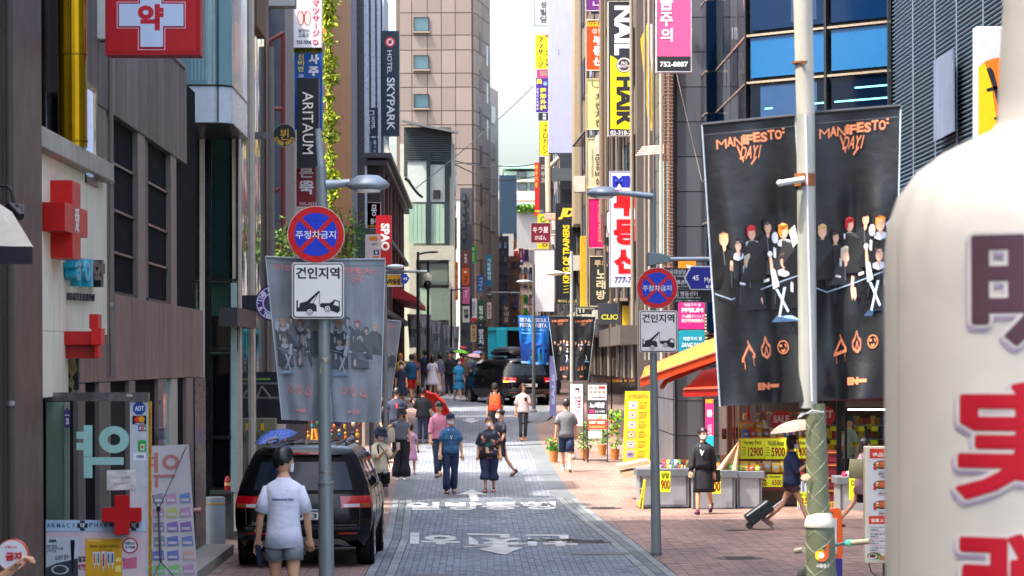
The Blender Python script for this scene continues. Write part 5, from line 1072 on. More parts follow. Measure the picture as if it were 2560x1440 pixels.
idol_banner('grey reverse of a concert banner with mirrored print, right half on the front left pole',[(811,650),(963,648),(951,1057),(829,1054)], dL+.13,4.3, True,.05)
idol_banner('grey reverse of a concert banner just behind the front left banner pair',[(930,796),(1003,804),(978,997),(924,992)],66,5, True,.06,1)
dC = 79
idol_banner('smaller black concert banner on the slim pole near the pink stand, left half',[(1371,791),(1427,792),(1429,952),(1392,950)], dC,6, False,.06,1)
idol_banner('smaller black concert banner on the slim pole near the pink stand, right half',[(1431,792),(1489,793),(1471,950),(1432,952)], dC,7, False,.06,1)
for k,(a, b)in enumerate((((1018,786),26),((1050,786),28),((1079,801),22),((1108,815),22),((1130,816),18))):
 x,y = a; idol_banner(['washed-out grey banner far down the street, leftmost of five','washed-out grey banner far down the street, right half of the leftmost pair','washed-out grey banner far down the street behind the black lamp pole pair','washed-out grey banner far down the street, left half of the small pair','washed-out grey banner far down the street, rightmost of five'][k],[(x, y),(x+b, y+1),(x+b-3, y+82-k*4),(x+6, y+84-k*4)],128+k*3,8+k, True,.08,0)
def thin_pole(label, px, ytop, d, r=.05, c=(140,148,150), arm=None, lum=None, lum_c=None, py=None):
 x = W(px,900, d).x; t = thing('lamp_pole', label,'lamp post',(x, d, gz(d))); mb = MB(); mb.cyl((x, d, gz(d)), W(px, ytop, d), r, r*.7, n=14); mb.build('shaft', mat(c, rough=.4, metal=.3), t, smooth=30)
 mb = MB(); mb.lathe((x, d, gz(d)),[(r*1.7,0),(r*1.7,.04),(r*1.1,.1)],14); mb.build('base', mat(c, rough=.4), t)
 if arm:mb = MB(); mb.tube([W(*p, d)for p in arm], r*.55,8); mb.build('lamp_arm', mat(c, rough=.4), t)
 if lum:
  cx_,cy_,w,h = lum; s = d/FOC; cc_ = W(cx_, cy_, d); mb = MB(); mb.ell(cc_, w/2*s,.16, h/2*s,16,8); mb.build('lamp_head', mat(lum_c or(170,170,160), rough=.4), t, smooth='all')
 return t
thin_pole('slim pale lamp pole carrying the smaller black concert banners',1429,628, dC-.15,.055,(166,166,160),[(1429,684),(1405,683)],(1387,683,46,13),(206,192,170))
thin_pole('lamp pole carrying the bright blue festival banners',1334,660,105,.07,(110,112,112),[(1334,705),(1318,705)],(1310,704,38,9),(170,180,190))
thin_pole('grey pole of the concert banner behind the front left pair',928,780,66.2,.06,(90,96,100))
thin_pole('tall black double street lamp in the middle distance, left pole with one arm',1045,630,118,.07,(30,32,38),[(1045,636),(1062,632),(1080,630)],(1084,630,26,6),(36,38,44))
tp = thin_pole('tall black street lamp with a round camera hanging from its arm',1070,652,122,.07,(30,32,38),[(1070,658),(1090,654),(1108,652)],(1112,652,26,6),(36,38,44))
mb = MB(); mb.lathe(W(1069,697,121.5),[(.05,.25),(.17,.12),(.18,0),(.17,-.08)],16); mb.build('camera_housing', mat((200,198,180), rough=.4), tp, smooth=40)
mb = MB(); mb.ell(W(1069,712,121.5),.17,.17,.19,14,8); mb.build('camera_dome', mat((20,22,26), rough=.1), tp, smooth='all')
thin_pole('black street lamp beside the green window of the pale building',1128,722,130,.06,(28,30,34),[(1128,727),(1142,723),(1156,723)],(1158,723,16,4),(36,38,44))
tp = thin_pole('grey camera mast with a long horizontal arm far down the street',1300,730,150,.06,(120,124,128),[(1300,732),(1262,731),(1226,731)])
mb = MB(); mb.lathe(W(1224,738,150),[(.1,.1),(.16,0),(.1,-.14),(.02,-.2)],12); mb.build('camera_dome', mat((60,62,64), rough=.3), tp)
t = thing('lamp_pole','steel arm and flat lamp beside the yellow camera warning sign','lamp post', tuple(W(985,680,64))); mb = MB(); mb.cyl(W(960,678,64), W(1068,679,64),.03, n=8); mb.cyl((W(962,678,64)),(W(962,678,64).x,64, gz(64)),.05, n=10); mb.build('arm', mat((120,126,130), rough=.4, metal=.3), t)
mb = MB(); mb.ell(W(988,667,63.9),.2,.12,.055,16,8); mb.build('lamp_head', mat((176,190,196), rough=.4), t, smooth='all')
sign('small blue arrow road sign at the end of the steel arm',1003,684,1024,709,63.8,(24,60,160),[T('45',1008,693,1018,700, WH)], thick=.02, poly=[(1003,684),(1016,684),(1024,696),(1016,709),(1003,709)][::-1], name='road_name_sign')
# festival banners
for k,(q, lb)in enumerate((([(1295,788),(1333,789),(1333,911),(1303,908)],'left half'),([(1335,789),(1373,790),(1371,912),(1335,911)],'right half'))):
 d = 105.2; f0 = cloth(q, d,.06, k+2); t = thing('festival_banner','bright blue city festival banner with white letters SEOUL FESTA, '+lb,'banner', tuple(f0(.5,1)),'blue festival banners')
 mb = MB(); mb.grid(f0,12,20); mb.build('cloth', mat((24,120,210), rough=.5, var=.15, scale=2), t, smooth='all'); A = Art(f0, t,.008,.002)
 A.text('SEOUL',.1,.05,.85,.13, mat(WH, rough=.5), bold=.03); A.text('FESTA',.1,.16,.85,.24, mat(WH, rough=.5), bold=.03); A.text('in 2022',.2,.27,.8,.31, mat((150,210,240), rough=.5)); A.rect(.15,.36,.85,.38, mat((110,190,236), rough=.5))
 A.poly([(0,.62),(.2,.55),(.5,.6),(.8,.54),(1,.6),(1,.95),(0,.95)][::-1], mat((20,70,160), rough=.5), lay=0)
 for i,x in enumerate((.15,.45,.8)):A.disc(x,.72,.09, mat((16,40,90), rough=.5), ry=.05, lay=1, n=10); A.poly([(x-.12,.93),(x-.1,.78),(x+.1,.78),(x+.12,.93)][::-1], mat((30,110,120)if i%2 else(16,44,84), rough=.5), lay=1)
 A.rect(0,.95,1,1, mat((150,196,230), rough=.5), lay=2); A.done()
 # overhead cables
def cable(label, pts, r=.012, c=(60,62,66)):
 t = thing('cable', label,'cable', tuple(W(*pts[0])),'overhead cables'); n = 14; P =[W(*p)for p in pts]; out =[]
 for a,b in zip(P, P[1:]):
  for i in range(n):f = i/n; p = a.lerp(b, f); p.z-=.3*4*f*(1-f)*((b-a).length/40); out.append(p)
 out.append(P[-1]); mb = MB(); mb.tube(out, r,5); mb.build('wire', mat(c, rough=.6), t)
cable('long thin cable rising across the sky from the tower to the yellow signs',[(1040,470,140),(1334,215,160)],.022)
cable('pair of sagging cables crossing in front of the tower, upper one',[(1128,398,150),(1250,415,170),(1340,410,180)],.03); cable('pair of sagging cables crossing in front of the tower, lower one',[(1128,405,150),(1250,450,170),(1340,440,180)],.03)
cable('thin stay wire slanting down the grey tiled wall to the big banner',[(1692,186,70.3),(1754,450,70.2)],.01,(170,165,150)); cable('black beaded light string below the pale building roof',[(1012,446,120),(1022,452,120),(1055,492,130)],.06,(30,30,34))
# ============================================================ vehicles
M_paint_k = mat((7,7,11), rough=.24, var=.04, coat=.15, spec=.35, name='black_car_paint'); M_tyre = mat((22,22,24), rough=.85); M_rim = mat((170,174,180), rough=.25, metal=.9)
M_lensR = mat((176,12,24), rough=.12, coat=1, var=.03); M_lensD = mat((96,8,16), rough=.12, coat=1); M_lensA = mat((206,110,20), rough=.15, coat=1); M_chrome = mat((190,196,204), rough=.12, metal=1, var=0); M_carglass = glassy((12,16,22),.03, spec=.5)
HW =[(.30,.86),(.40,.93),(.6,.975),(.85,.99),(.98,.975),(1.06,.955),(1.2,.92),(1.4,.845),(1.6,.755),(1.68,.70),(1.73,.60),(1.755,.3)]
YR =[(.30,.16),(.42,.05),(.6,.0),(.8,.01),(.95,.04),(1.06,.09),(1.35,.22),(1.6,.34),(1.68,.36),(1.73,.48),(1.755,.8)]
def hw(z):return lerp_tab(HW, z)
def rear(xn, z):return Vector((xn*hw(z), lerp_tab(YR, z)+.26*abs(xn)**5, z))
def side_y(yf, z, sgn):
 y0 = lerp_tab(YR, z)+.26; y = y0+(5.08-y0)*yf
 w = hw(z)*(1-.22*max(0,(y-4.3)/.8)**2)
 return Vector((sgn*w, y, z))
def roofz(y, z):
 lim = 1.76 if y<3.0 else 1.76-(y-3.0)*.70 if y<3.95 else 1.10-(y-3.95)*.10
 return min(z, max(lim,.3))
def minivan(label, loc, rz, roofbox=False, indicators=False, plate='2023'):
 t = thing('parked_minivan' if not roofbox else 'minivan', label,'minivan', loc, rz=rz)
 Z =[.30,.36,.42,.5,.6,.7,.8,.9,.98,1.06,1.13,1.2,1.3,1.4,1.5,1.6,1.68,1.73,1.755]
 mb = MB(); XN =[-1+2*i/20 for i in range(21)]
 mb.grid(lambda u, v:rear(-1+2*u, Z[min(18, int(round(v*18)))]),20,18)
 for sg in(-1,1):
  def fs(u, v, sg=sg):
   z = Z[min(18, int(round(v*18)))]; p = side_y(u, z, sg); zz = roofz(p.y, z)
   if zz<z:p = side_y(u, zz, sg); p = Vector((p.x*(1-.0*(z-zz)), lerp_tab(YR, z)+.26+(5.08-lerp_tab(YR, z)-.26)*u, zz))
   return p
  mb.grid((lambda u, v, f=fs:f(u if sg>0 else 1-u, v))if True else fs,40,18)
 ztop = 18
 def top(u, v):
  pl =(lambda uu:(lambda p:Vector((p.x, p.y, roofz(p.y,1.755))))(side_y(uu,1.755,1)))(v); return Vector((pl.x*(2*u-1)*(hw(roofz(pl.y,1.755))/hw(1.755)if roofz(pl.y,1.755)<1.75 else 1), pl.y, pl.z+.015))
 mb.grid(top,8,30)
 mb.grid(lambda u, v:Vector(((2*u-1)*.3,.8+(.26)*v,1.755)),4,2); mb.grid(lambda u, v:Vector(((2*u-1)*.77,5.08,.3+.72*v)),4,4); mb.grid(lambda u, v:Vector(((2*u-1)*.86,.16+4.9*v,.3)),2,2)
 mb.build('body', M_paint_k, t, smooth=55, local=True)
 def rp(name, pts, m, off=.006, lab=None, parent=None):
  mb = MB(); mb.add([rear(a, b)+Vector((0,-off,0))for a, b in pts],[tuple(range(len(pts)))]); return mb.build(name, m, parent or t, local=True, label=lab)
 def rgrid(name, x0, x1, z0, z1, m, off=.006, nx=8, nz=4, taper=0, parent=None):
  mb = MB(); mb.grid(lambda u, v:(lambda w:rear((x0+(x1-x0)*u)*w, z0+(z1-z0)*v)+Vector((0,-off,0)))(1-taper*v), nx, nz); return mb.build(name, m, parent or t, local=True, smooth='all')
 rgrid('window_surround',-.93,.93,1.07,1.62, mat((8,8,10), rough=.5, var=0, spec=.15),.004,16,8); wd = rgrid('rear_window',-.76,.76,1.12,1.52, glassy((30,38,50),.04, spec=.4),.012,12,8)
 rgrid('spoiler',-.8,.8,1.62,1.70, M_paint_k,.05,12,2); rgrid('brake_light',-.3,.3,1.63,1.655, M_lensR,.06,6,1)
 mb = MB(); mb.box(-.06,.5,.18,.2,1.13,1.15); mb.build('wiper', M_tyre, t, local=True)
 for sg in(-1,1):
  L = lambda a:a*sg
  g =[('tail_light',.56,.80,.90,1.03, M_lensR),('tail_light',.8,1.0,.86,1.05, M_lensR)]
  tl = rgrid('tail_light', L(.56), L(.995),.865,1.035, M_lensR,.012,10,3)
  rgrid('lens', L(.60), L(.83),.88,.925, mat((200,196,200), rough=.1, coat=1),.018,4,1, parent=tl); rgrid('lens', L(.84), L(.97),.875,.93, mat((150,84,44), rough=.12, coat=1)if not indicators else mat((255,170,20), rough=.3, emis=2.5),.018,4,1, parent=tl)
  rgrid('reflector', L(.55), L(.82),.49,.515, M_lensR,.012,5,1)
  mb = MB(); mb.box(sg*1.0-.02, sg*1.0+.1*sg+.02,3.55,3.72,1.06,1.26)if sg>0 else mb.box(sg*1.12, sg*1.0+.02,3.55,3.72,1.06,1.26); mb.build('door_mirror', M_paint_k, t, local=True, bev=.04, seg=3)
  # side glazing and wheel
  for nm,a,b in(('side_window',.10,.30),('side_window',.325,.52),('side_window',.545,.70)):
   mb = MB(); mb.grid(lambda u, v:side_y((a+(b-a)*u)if True else 0,1.13+(min(1.58,1.6))*0+.44*v, sg)+Vector((sg*.006,0,0)),6,4); mb.build(nm, M_carglass, t, local=True, smooth='all')
  mb = MB(); mb.tube([side_y(.08+.6*i/8,1.095, sg)+Vector((sg*.01,0,0))for i in range(9)],.008,5); mb.tube([side_y(.05+.5*i/8,1.66, sg)+Vector((sg*.012,0,0))for i in range(9)],.008,5); mb.build('chrome_trim', M_chrome, t, local=True)
  mb = MB(); mb.tube([Vector((sg*.58,1.1,1.76)), Vector((sg*.58,1.2,1.81)), Vector((sg*.58,3.0,1.80)), Vector((sg*.58,3.1,1.75))],.022,8); mb.build('roof_rail', mat((120,124,130), rough=.3, metal=.7), t, local=True)
  for yf in(.045,.31,.535,.73):mb = MB(); mb.tube([side_y(yf, z_, sg)+Vector((sg*.004,0,0))for z_ in(.42,.7,.9,1.08)],.005,4); mb.build('door_seam', mat((3,3,4), rough=.6), t, local=True)
  mb = MB(); mb.tube([rear(sg*.83, z_)+Vector((0,-.008,0))for z_ in(.62,.75,.86)],.005,4); mb.build('tailgate_seam', mat((70,72,80), rough=.4), t, local=True)
  for i in(2.5,3.5):mb = MB(); mb.box(min(sg*.985, sg*1.01), max(sg*.985, sg*1.01), i-.1, i+.08,.93,.96); mb.build('door_handle', M_chrome, t, local=True)
  for yw in(1.05,4.11):
   x = sg*.86; mb = MB(); mb.lathe((x, yw,.36),[(.2, sg*-.13),(.33, sg*-.13),(.36, sg*-.1),(.365,0),(.36, sg*.1),(.34, sg*.128),(.23, sg*.128)],32,'x'); wh = mb.build('wheel', M_tyre, t, local=True, smooth=50)
   mb = MB(); mb.lathe((x, yw,.36),[(.235, sg*.12),(.22, sg*.1),(.0, sg*.07)],24,'x')
   for k in range(5):
    a = 2*math.pi*k/5; mb.cyl((x+sg*.11, yw,.36),(x+sg*.11, yw+.21*math.cos(a),.36+.21*math.sin(a)),.03,.022, n=6)
   mb.lathe((x, yw,.36),[(.24, sg*.13),(.225, sg*.135),(.215, sg*.11)],24,'x'); mb.build('rim', M_rim, wh, local=True, smooth=40)
   mb = MB(); n = 20; o =[Vector((sg*(.985), yw+.43*math.cos(math.pi*i/n),.36+.43*math.sin(math.pi*i/n)))for i in range(n+1)]; inn =[Vector((sg*(.99), yw+.37*math.cos(math.pi*i/n),.36+.37*math.sin(math.pi*i/n)))for i in range(n+1)]
   mb.add(o+inn,[(i, i+1, n+2+i, n+1+i)for i in range(n)]); mb.build('wheel_arch', mat((6,6,8), rough=.7), t, local=True)
   mb = MB(); mb.lathe((sg*.97, yw,.36),[(.42,0),(.0,0)],24,'x'); mb.build('wheel_well', mat((5,5,6), rough=.9), t, local=True)
   # bumper, skid plate, plate, garnish
 rgrid('tailgate_seam',-.8,.8,.615,.628, mat((90,92,98), rough=.3, metal=.5),.012,10,1); rgrid('chrome_strip',-.42,.42,.835,.85, M_chrome,.016,8,1); rgrid('bumper_lip',-.86,.86,.56,.60, mat((40,42,48), rough=.25, coat=1),.035,14,2)
 sk = MB(); n = 20
 def skf(u, v):
  a = -1+2*u; zt = .44-.11*abs(a)**3+.02*math.cos(a*9); return rear(a*.8, max(.31, zt-.12*v*(1-.5*abs(a))))+Vector((0,-.03,0))
 sk.grid(skf, n,3); sk.build('skid_plate', mat((150,150,150), rough=.35, metal=.6), t, local=True, smooth='all')
 p = rgrid('number_plate',-.27,.27,.70,.815, mat((216,214,206), rough=.4),.03,2,1)
 f = lambda a,b,off = 0:rear(-.27+.54*a,.815-.115*b)+Vector((0,-.031-off,0))
 A = Art(f, p,.001,.0005, True); A.text(plate,.1,.2,.9,.82, mat((30,34,50), rough=.4), bold=.01); A.frame(.01,.04,.99,.96,.02, mat((60,60,64), rough=.4)); A.done()
 for o in p.children:pass
 A = Art(lambda a, b, off=0:rear(-.74+.3*a,.64-.05*b+.0)+Vector((0,-.035-off,0)), t,.0,.001, True); A.text('CARNIVAL',0,-.7,1,.1, mat((190,190,186), rough=.2, metal=.8), bold=.02); A.done()
 mb = MB(); mb.prism([Vector((-.02,.95,1.76)), Vector((.02,.95,1.76)), Vector((.004,1.02,1.86)), Vector((-.004,1.02,1.86))],[Vector((-.02,1.15,1.76)), Vector((.02,1.15,1.76)), Vector((.004,1.08,1.86)), Vector((-.004,1.08,1.86))]); mb.build('antenna_fin', M_paint_k, t, local=True)
 for x in(-.45,-.2,.2,.45):mb = MB(); mb.box(x-.015, x+.015,.9,3.0,1.768,1.785); mb.build('roof_rib', M_paint_k, t, local=True)
 rp('badge',[(.0+.06*math.cos(i*.52),1.0+.022*math.sin(i*.52))for i in range(12)], M_chrome,.03)
 return t
def fixup(t):
 pass
_rl = rootloc
minivan('black minivan parked at the left kerb with its back to the viewer',(W(760,1400,43).x-.02,42.95,0), R(-.6))
def rootloc(o):return _rl(o)
van2 = minivan('black minivan with a roof box turning across the street, indicators lit',(W(1326,1010,110).x,109.4, gz(110)-.03), R(19), True, True,'38기 8821')
mb = MB(); sec = lambda y,w,h:[Vector((math.cos(a)*w, y,1.84+h/2+math.sin(a)*h/2))for a in[i*math.pi/6 for i in range(12)]]
mb.rings([sec(1.0,.3,.1), sec(1.1,.42,.26), sec(1.6,.46,.34), sec(2.6,.46,.34), sec(3.1,.38,.22), sec(3.35,.2,.08)]);
t = thing('roof_box','dark roof box on top of the turning black minivan','roof box', tuple(van2.location), rz=R(21)); mb.build('shell', mat((16,16,20), rough=.45, spec=.3), t, local=True, smooth=60)
mb = MB(); mb.box(-.47,.47,1.2,3.1,1.985,2.0); mb.build('seam', mat((120,130,150), rough=.3), t, local=True)
# turquoise truck with an open box body
t = thing('box_truck','turquoise box-bodied truck standing open behind the turning minivan','truck',(W(1265,870,122).x,122, gz(122))); dT = 122; M_turq = mat((20,176,196), rough=.35, var=.05, streak=.06)
pb('side_panel',1220,822,1268,985, dT,2.4, M_turq, t); pb('roof',1220,818,1400,826, dT-.1,5, M_turq, t); pb('interior',1268,826,1400,985, dT+1.2,.1, mat((64,54,46), rough=.8), t)
pb('door_leaf',1240,822,1268,985, dT-.12,.08, M_turq, t, bev=.02); pb('door_edge',1266,822,1269,985, dT-.2,.1, mat((14,120,134), rough=.4), t); pb('shelf',1270,876,1300,879, dT+.8,.3, mat((150,60,60), rough=.6), t); pb('shelf',1270,882,1300,885, dT+.8,.3, mat((200,190,180), rough=.6), t)
for x in(1235,1380):
 c = W(x,990, dT+.3); mb = MB(); mb.lathe((c.x, c.y+.3, gz(dT)+.4),[(.0,-.12),(.38,-.12),(.4,0),(.38,.12),(.0,.12)],20,'y'); mb.build('wheel', M_tyre, t)
 # white parked car roof seen behind the crowd
t = thing('parked_car','pale car parked on the left far down the street, mostly hidden by people','car',(W(1040,930,128).x,128, gz(128))); c = t.location
mb = MB(); P =[(-.8,.35),(-.85,.6),(-.8,.9),(-.62,1.35),(.62,1.35),(.8,.9),(.85,.6),(.8,.35)]
mb.rings([[Vector((c.x+a*k, c.y+y, c.z+.0+(b if b<1 or k2 else .92)))for a, b in P]for y, k, k2 in((0,.92,0),(.35,1,0),(.9,1,1),(2.4,1,1),(3.2,1,0),(4.2,.9,0))]); mb.build('body', mat((206,208,210), rough=.2, coat=1), t, smooth=50)
mb = MB(); mb.quad((c.x-.62, c.y+.34, c.z+.95),(c.x+.62, c.y+.34, c.z+.95),(c.x+.52, c.y+.83, c.z+1.3),(c.x-.52, c.y+.83, c.z+1.3)); mb.build('rear_window', glassy((130,150,170)), t)
for s_ in(-1,1):
 mb = MB(); mb.box(c.x+s_*.66-.12, c.x+s_*.66+.12, c.y-.03, c.y+.05, c.z+.65, c.z+.8); mb.build('tail_light', M_lensR, t)
 for yw in(.8,3.3):mb = MB(); mb.lathe((c.x+s_*.78, c.y+yw, c.z+.32),[(.0,-.1),(.3,-.1),(.32,0),(.3,.1),(.0,.1)],16,'x'); mb.build('wheel', M_tyre, t)
 # ============================================================ people
SKIN =(214,160,126); BODYJOBS =[]
def skin_m(c=SKIN):return mat(c, rough=.5, var=.05, scale=14, name='skin')
def ring_e(c, rx, ry, n=16, tilt=0):return[Vector((c[0]+rx*math.cos(2*math.pi*i/n), c[1]+ry*math.sin(2*math.pi*i/n), c[2]))for i in range(n)]
def limb_rings(mb, pts, rs, n=12, cap=True, open_end=False):
 rg =[]; m = len(pts)
 for i,(p, r)in enumerate(zip(pts, rs)):
  d =(pts[min(m-1, i+1)]-pts[max(0, i-1)]).normalized(); ref = Vector((0,1,0))if abs(d.y)<.8 else Vector((0,0,1))
  a = ref.cross(d).normalized(); b = d.cross(a); rx,ry =(r if isinstance(r, tuple)else(r, r))
  rg.append([p+a*rx*math.cos(2*math.pi*k/n)+b*ry*math.sin(2*math.pi*k/n)for k in range(n)])
 mb.rings(rg, cap, not open_end)
def bend(a, b, c, k=4):
 """points a..b..c with a soft joint at b"""
 out =[a, a.lerp(b,.5), a.lerp(b,.88), b.lerp((a+c)/2,.04), b.lerp(c,.12), b.lerp(c,.5), c]; return out
def head_geo(mb, c, R3, s, hair_idx=None):
 """skull with brow, nose, chin, ears, eyes and mouth; materials 0 skin, 1 dark, 2 lips, 3 eye white; faces -Y"""
 hx,hy,hz = .079*s,.098*s,.119*s; n,m = 20,14; rg =[]
 for j in range(m+1):
  ph = math.pi*(j/m-.5); cp = max(math.cos(ph),.02); z = math.sin(ph); ring =[]
  for i in range(n):
   th = 2*math.pi*i/n-math.pi/2; x,y = math.cos(th)*cp,math.sin(th)*cp
   front = max(0,-y); k = 1-.26*max(0,-z)**1.4*(1 if y<.3 else .3)
   X,Y,Z = x*hx*k,y*hy*(1-.08*max(0,-z)),z*hz
   nose = math.exp(-((x/.16)**2+((z+.12)/.2)**2))*front*.026*s; Y-=nose
   Y-=math.exp(-((x/.4)**2+((z+.78)/.2)**2))*front*.014*s
   for sx in(-.36,.36):Y+=math.exp(-(((x-sx)/.17)**2+((z-.06)/.12)**2))*front*.011*s
   Y-=math.exp(-((x/.5)**2+((z-.26)/.1)**2))*front*.004*s; ring.append(c+R3@Vector((X, Y, Z)))
  rg.append(ring)
 mb.cur = 0; mb.rings(rg)
 for sx in(-1,1):
  mb.ell(c+R3@Vector((sx*hx*1.0,.01*s,-.005*s)),.012*s,.022*s,.032*s,8,6, R3)
  mb.cur = 3; mb.ell(c+R3@Vector((sx*.030*s,-hy*.86,.006*s)),.0135*s,.006*s,.0065*s,8,5, R3)
  mb.cur = 1; mb.ell(c+R3@Vector((sx*.030*s,-hy*.93,.006*s)),.006*s,.004*s,.006*s,8,5, R3); mb.ell(c+R3@Vector((sx*.031*s,-hy*.91,.030*s)),.018*s,.005*s,.003*s,8,4, R3); mb.cur = 0
 mb.cur = 2; mb.ell(c+R3@Vector((0,-hy*.93,-.056*s)),.021*s,.009*s,.006*s,10,5, R3); mb.cur = 0
def hair_geo(c, R3, s, style):
 mb = MB(); n,m = 24,16; hx,hy,hz = .097*s,.115*s,.143*s
 front ={'short':.30,'bob':.34,'long':.34,'bun':.42,'pony':.42,'fringe':.12,'cap':.9}[style]
 side ={'short':-.12,'bob':-.9,'long':-.95,'bun':.05,'pony':.05,'fringe':-.15,'cap':-.1}[style]; back ={'short':-.55,'bob':-.95,'long':-.98,'bun':-.35,'pony':-.35,'fringe':-.55,'cap':-.5}[style]
 V =[]; idx ={}
 rr = random.Random(int(abs(c.x*100))+3)
 for j in range(m+1):
  ph = math.pi*(j/m-.5)
  for i in range(n):
   th = 2*math.pi*i/n-math.pi/2; cp = max(math.cos(ph),.02); x,y,z = math.cos(th)*cp,math.sin(th)*cp,math.sin(ph)
   jj = 1+.04*math.sin(i*2.7+j*.6)*(1 if j<m-2 else 0)+rr.uniform(-.018,.018); k = 1-.16*max(0,-z)*(style not in('bob','long'))
   V.append(c+R3@Vector((x*hx*jj*k, y*hy*jj*k+.004*s, z*hz*jj*(1 if z>0 else .95)+.008*s)))
 F =[]
 for j in range(m):
  for i in range(n):
   th = 2*math.pi*(i+.5)/n-math.pi/2; fy = -math.sin(th); z = math.sin(math.pi*((j+.5)/m-.5))
   lim = front*max(0, fy)**.7+side*(1-abs(fy))if fy>0 else side*(1-abs(fy))+back*abs(fy)
   if fy>.5:lim = front
   elif fy>0:lim = side+(front-side)*(fy/.5)**2
   if z>lim:F.append((j*n+i, j*n+(i+1)%n,(j+1)*n+(i+1)%n,(j+1)*n+i))
 mb.add(V, F)
 if style=='long':
  def sheet(u, v):th = math.pi*(.08+.84*u); return c+R3@Vector((math.cos(th)*hx*(1.02-.1*v), math.sin(th)*hy*(.98+.1*v)*1.0-.012*s*v,-.02*s-.30*s*v+.02*s*math.sin(u*20)*v))
  mb.grid(sheet,14,8)
 if style=='bun':mb.ell(c+R3@Vector((0, hy*.95,.07*s)),.04*s,.04*s,.04*s,12,8)
 if style=='pony':mb.ell(c+R3@Vector((0, hy*1.1,-.02*s)),.03*s,.035*s,.09*s,12,8)
 return mb
def hand_geo(mb, w, d, side, s, curl=.5, palm_n=None):
 """palm and five fingers continuing the forearm direction d"""
 d = d.normalized(); ref = Vector((0,1,0))if abs(d.y)<.7 else Vector((0,0,1)); a = ref.cross(d).normalized(); b = d.cross(a).normalized()
 pc = w+d*.045*s; rg =[]
 for f,wa,wb in((-.05,.026,.02),(.0,.028,.018),(.04,.038,.016),(.085,.038,.013)):rg.append([w+d*f*s+a*wa*s*math.cos(2*math.pi*i/10)+b*wb*s*math.sin(2*math.pi*i/10)for i in range(10)])
 mb.rings(rg)
 for k,(o, L)in enumerate(((-.027,.062),(-.009,.074),(.010,.069),(.027,.052))):
  p = w+d*.08*s+a*o*s; c1,c2,c3 = curl*.7,curl*1.5,curl*2.2; q = p
  for seg,(fr, an, r0, r1)in enumerate(((.42, c1,.0085,.008),(.33, c2,.008,.0072),(.25, c3,.0072,.0055))):
   dd =(d*math.cos(an)-b*math.sin(an)*side); e = q+dd*L*fr*s; mb.cyl(q, e, r0*s, r1*s, n=7); q = e
 p = w+d*.02*s-a*.024*s*side; dd =(d*.7-a*.6*side-b*.35*side).normalized(); e = p+dd*.035*s; mb.cyl(p, e,.012*s,.010*s, n=7); e2 = e+(d*.95-b*.4*side).normalized()*.03*s; mb.cyl(e, e2,.010*s,.007*s, n=7)
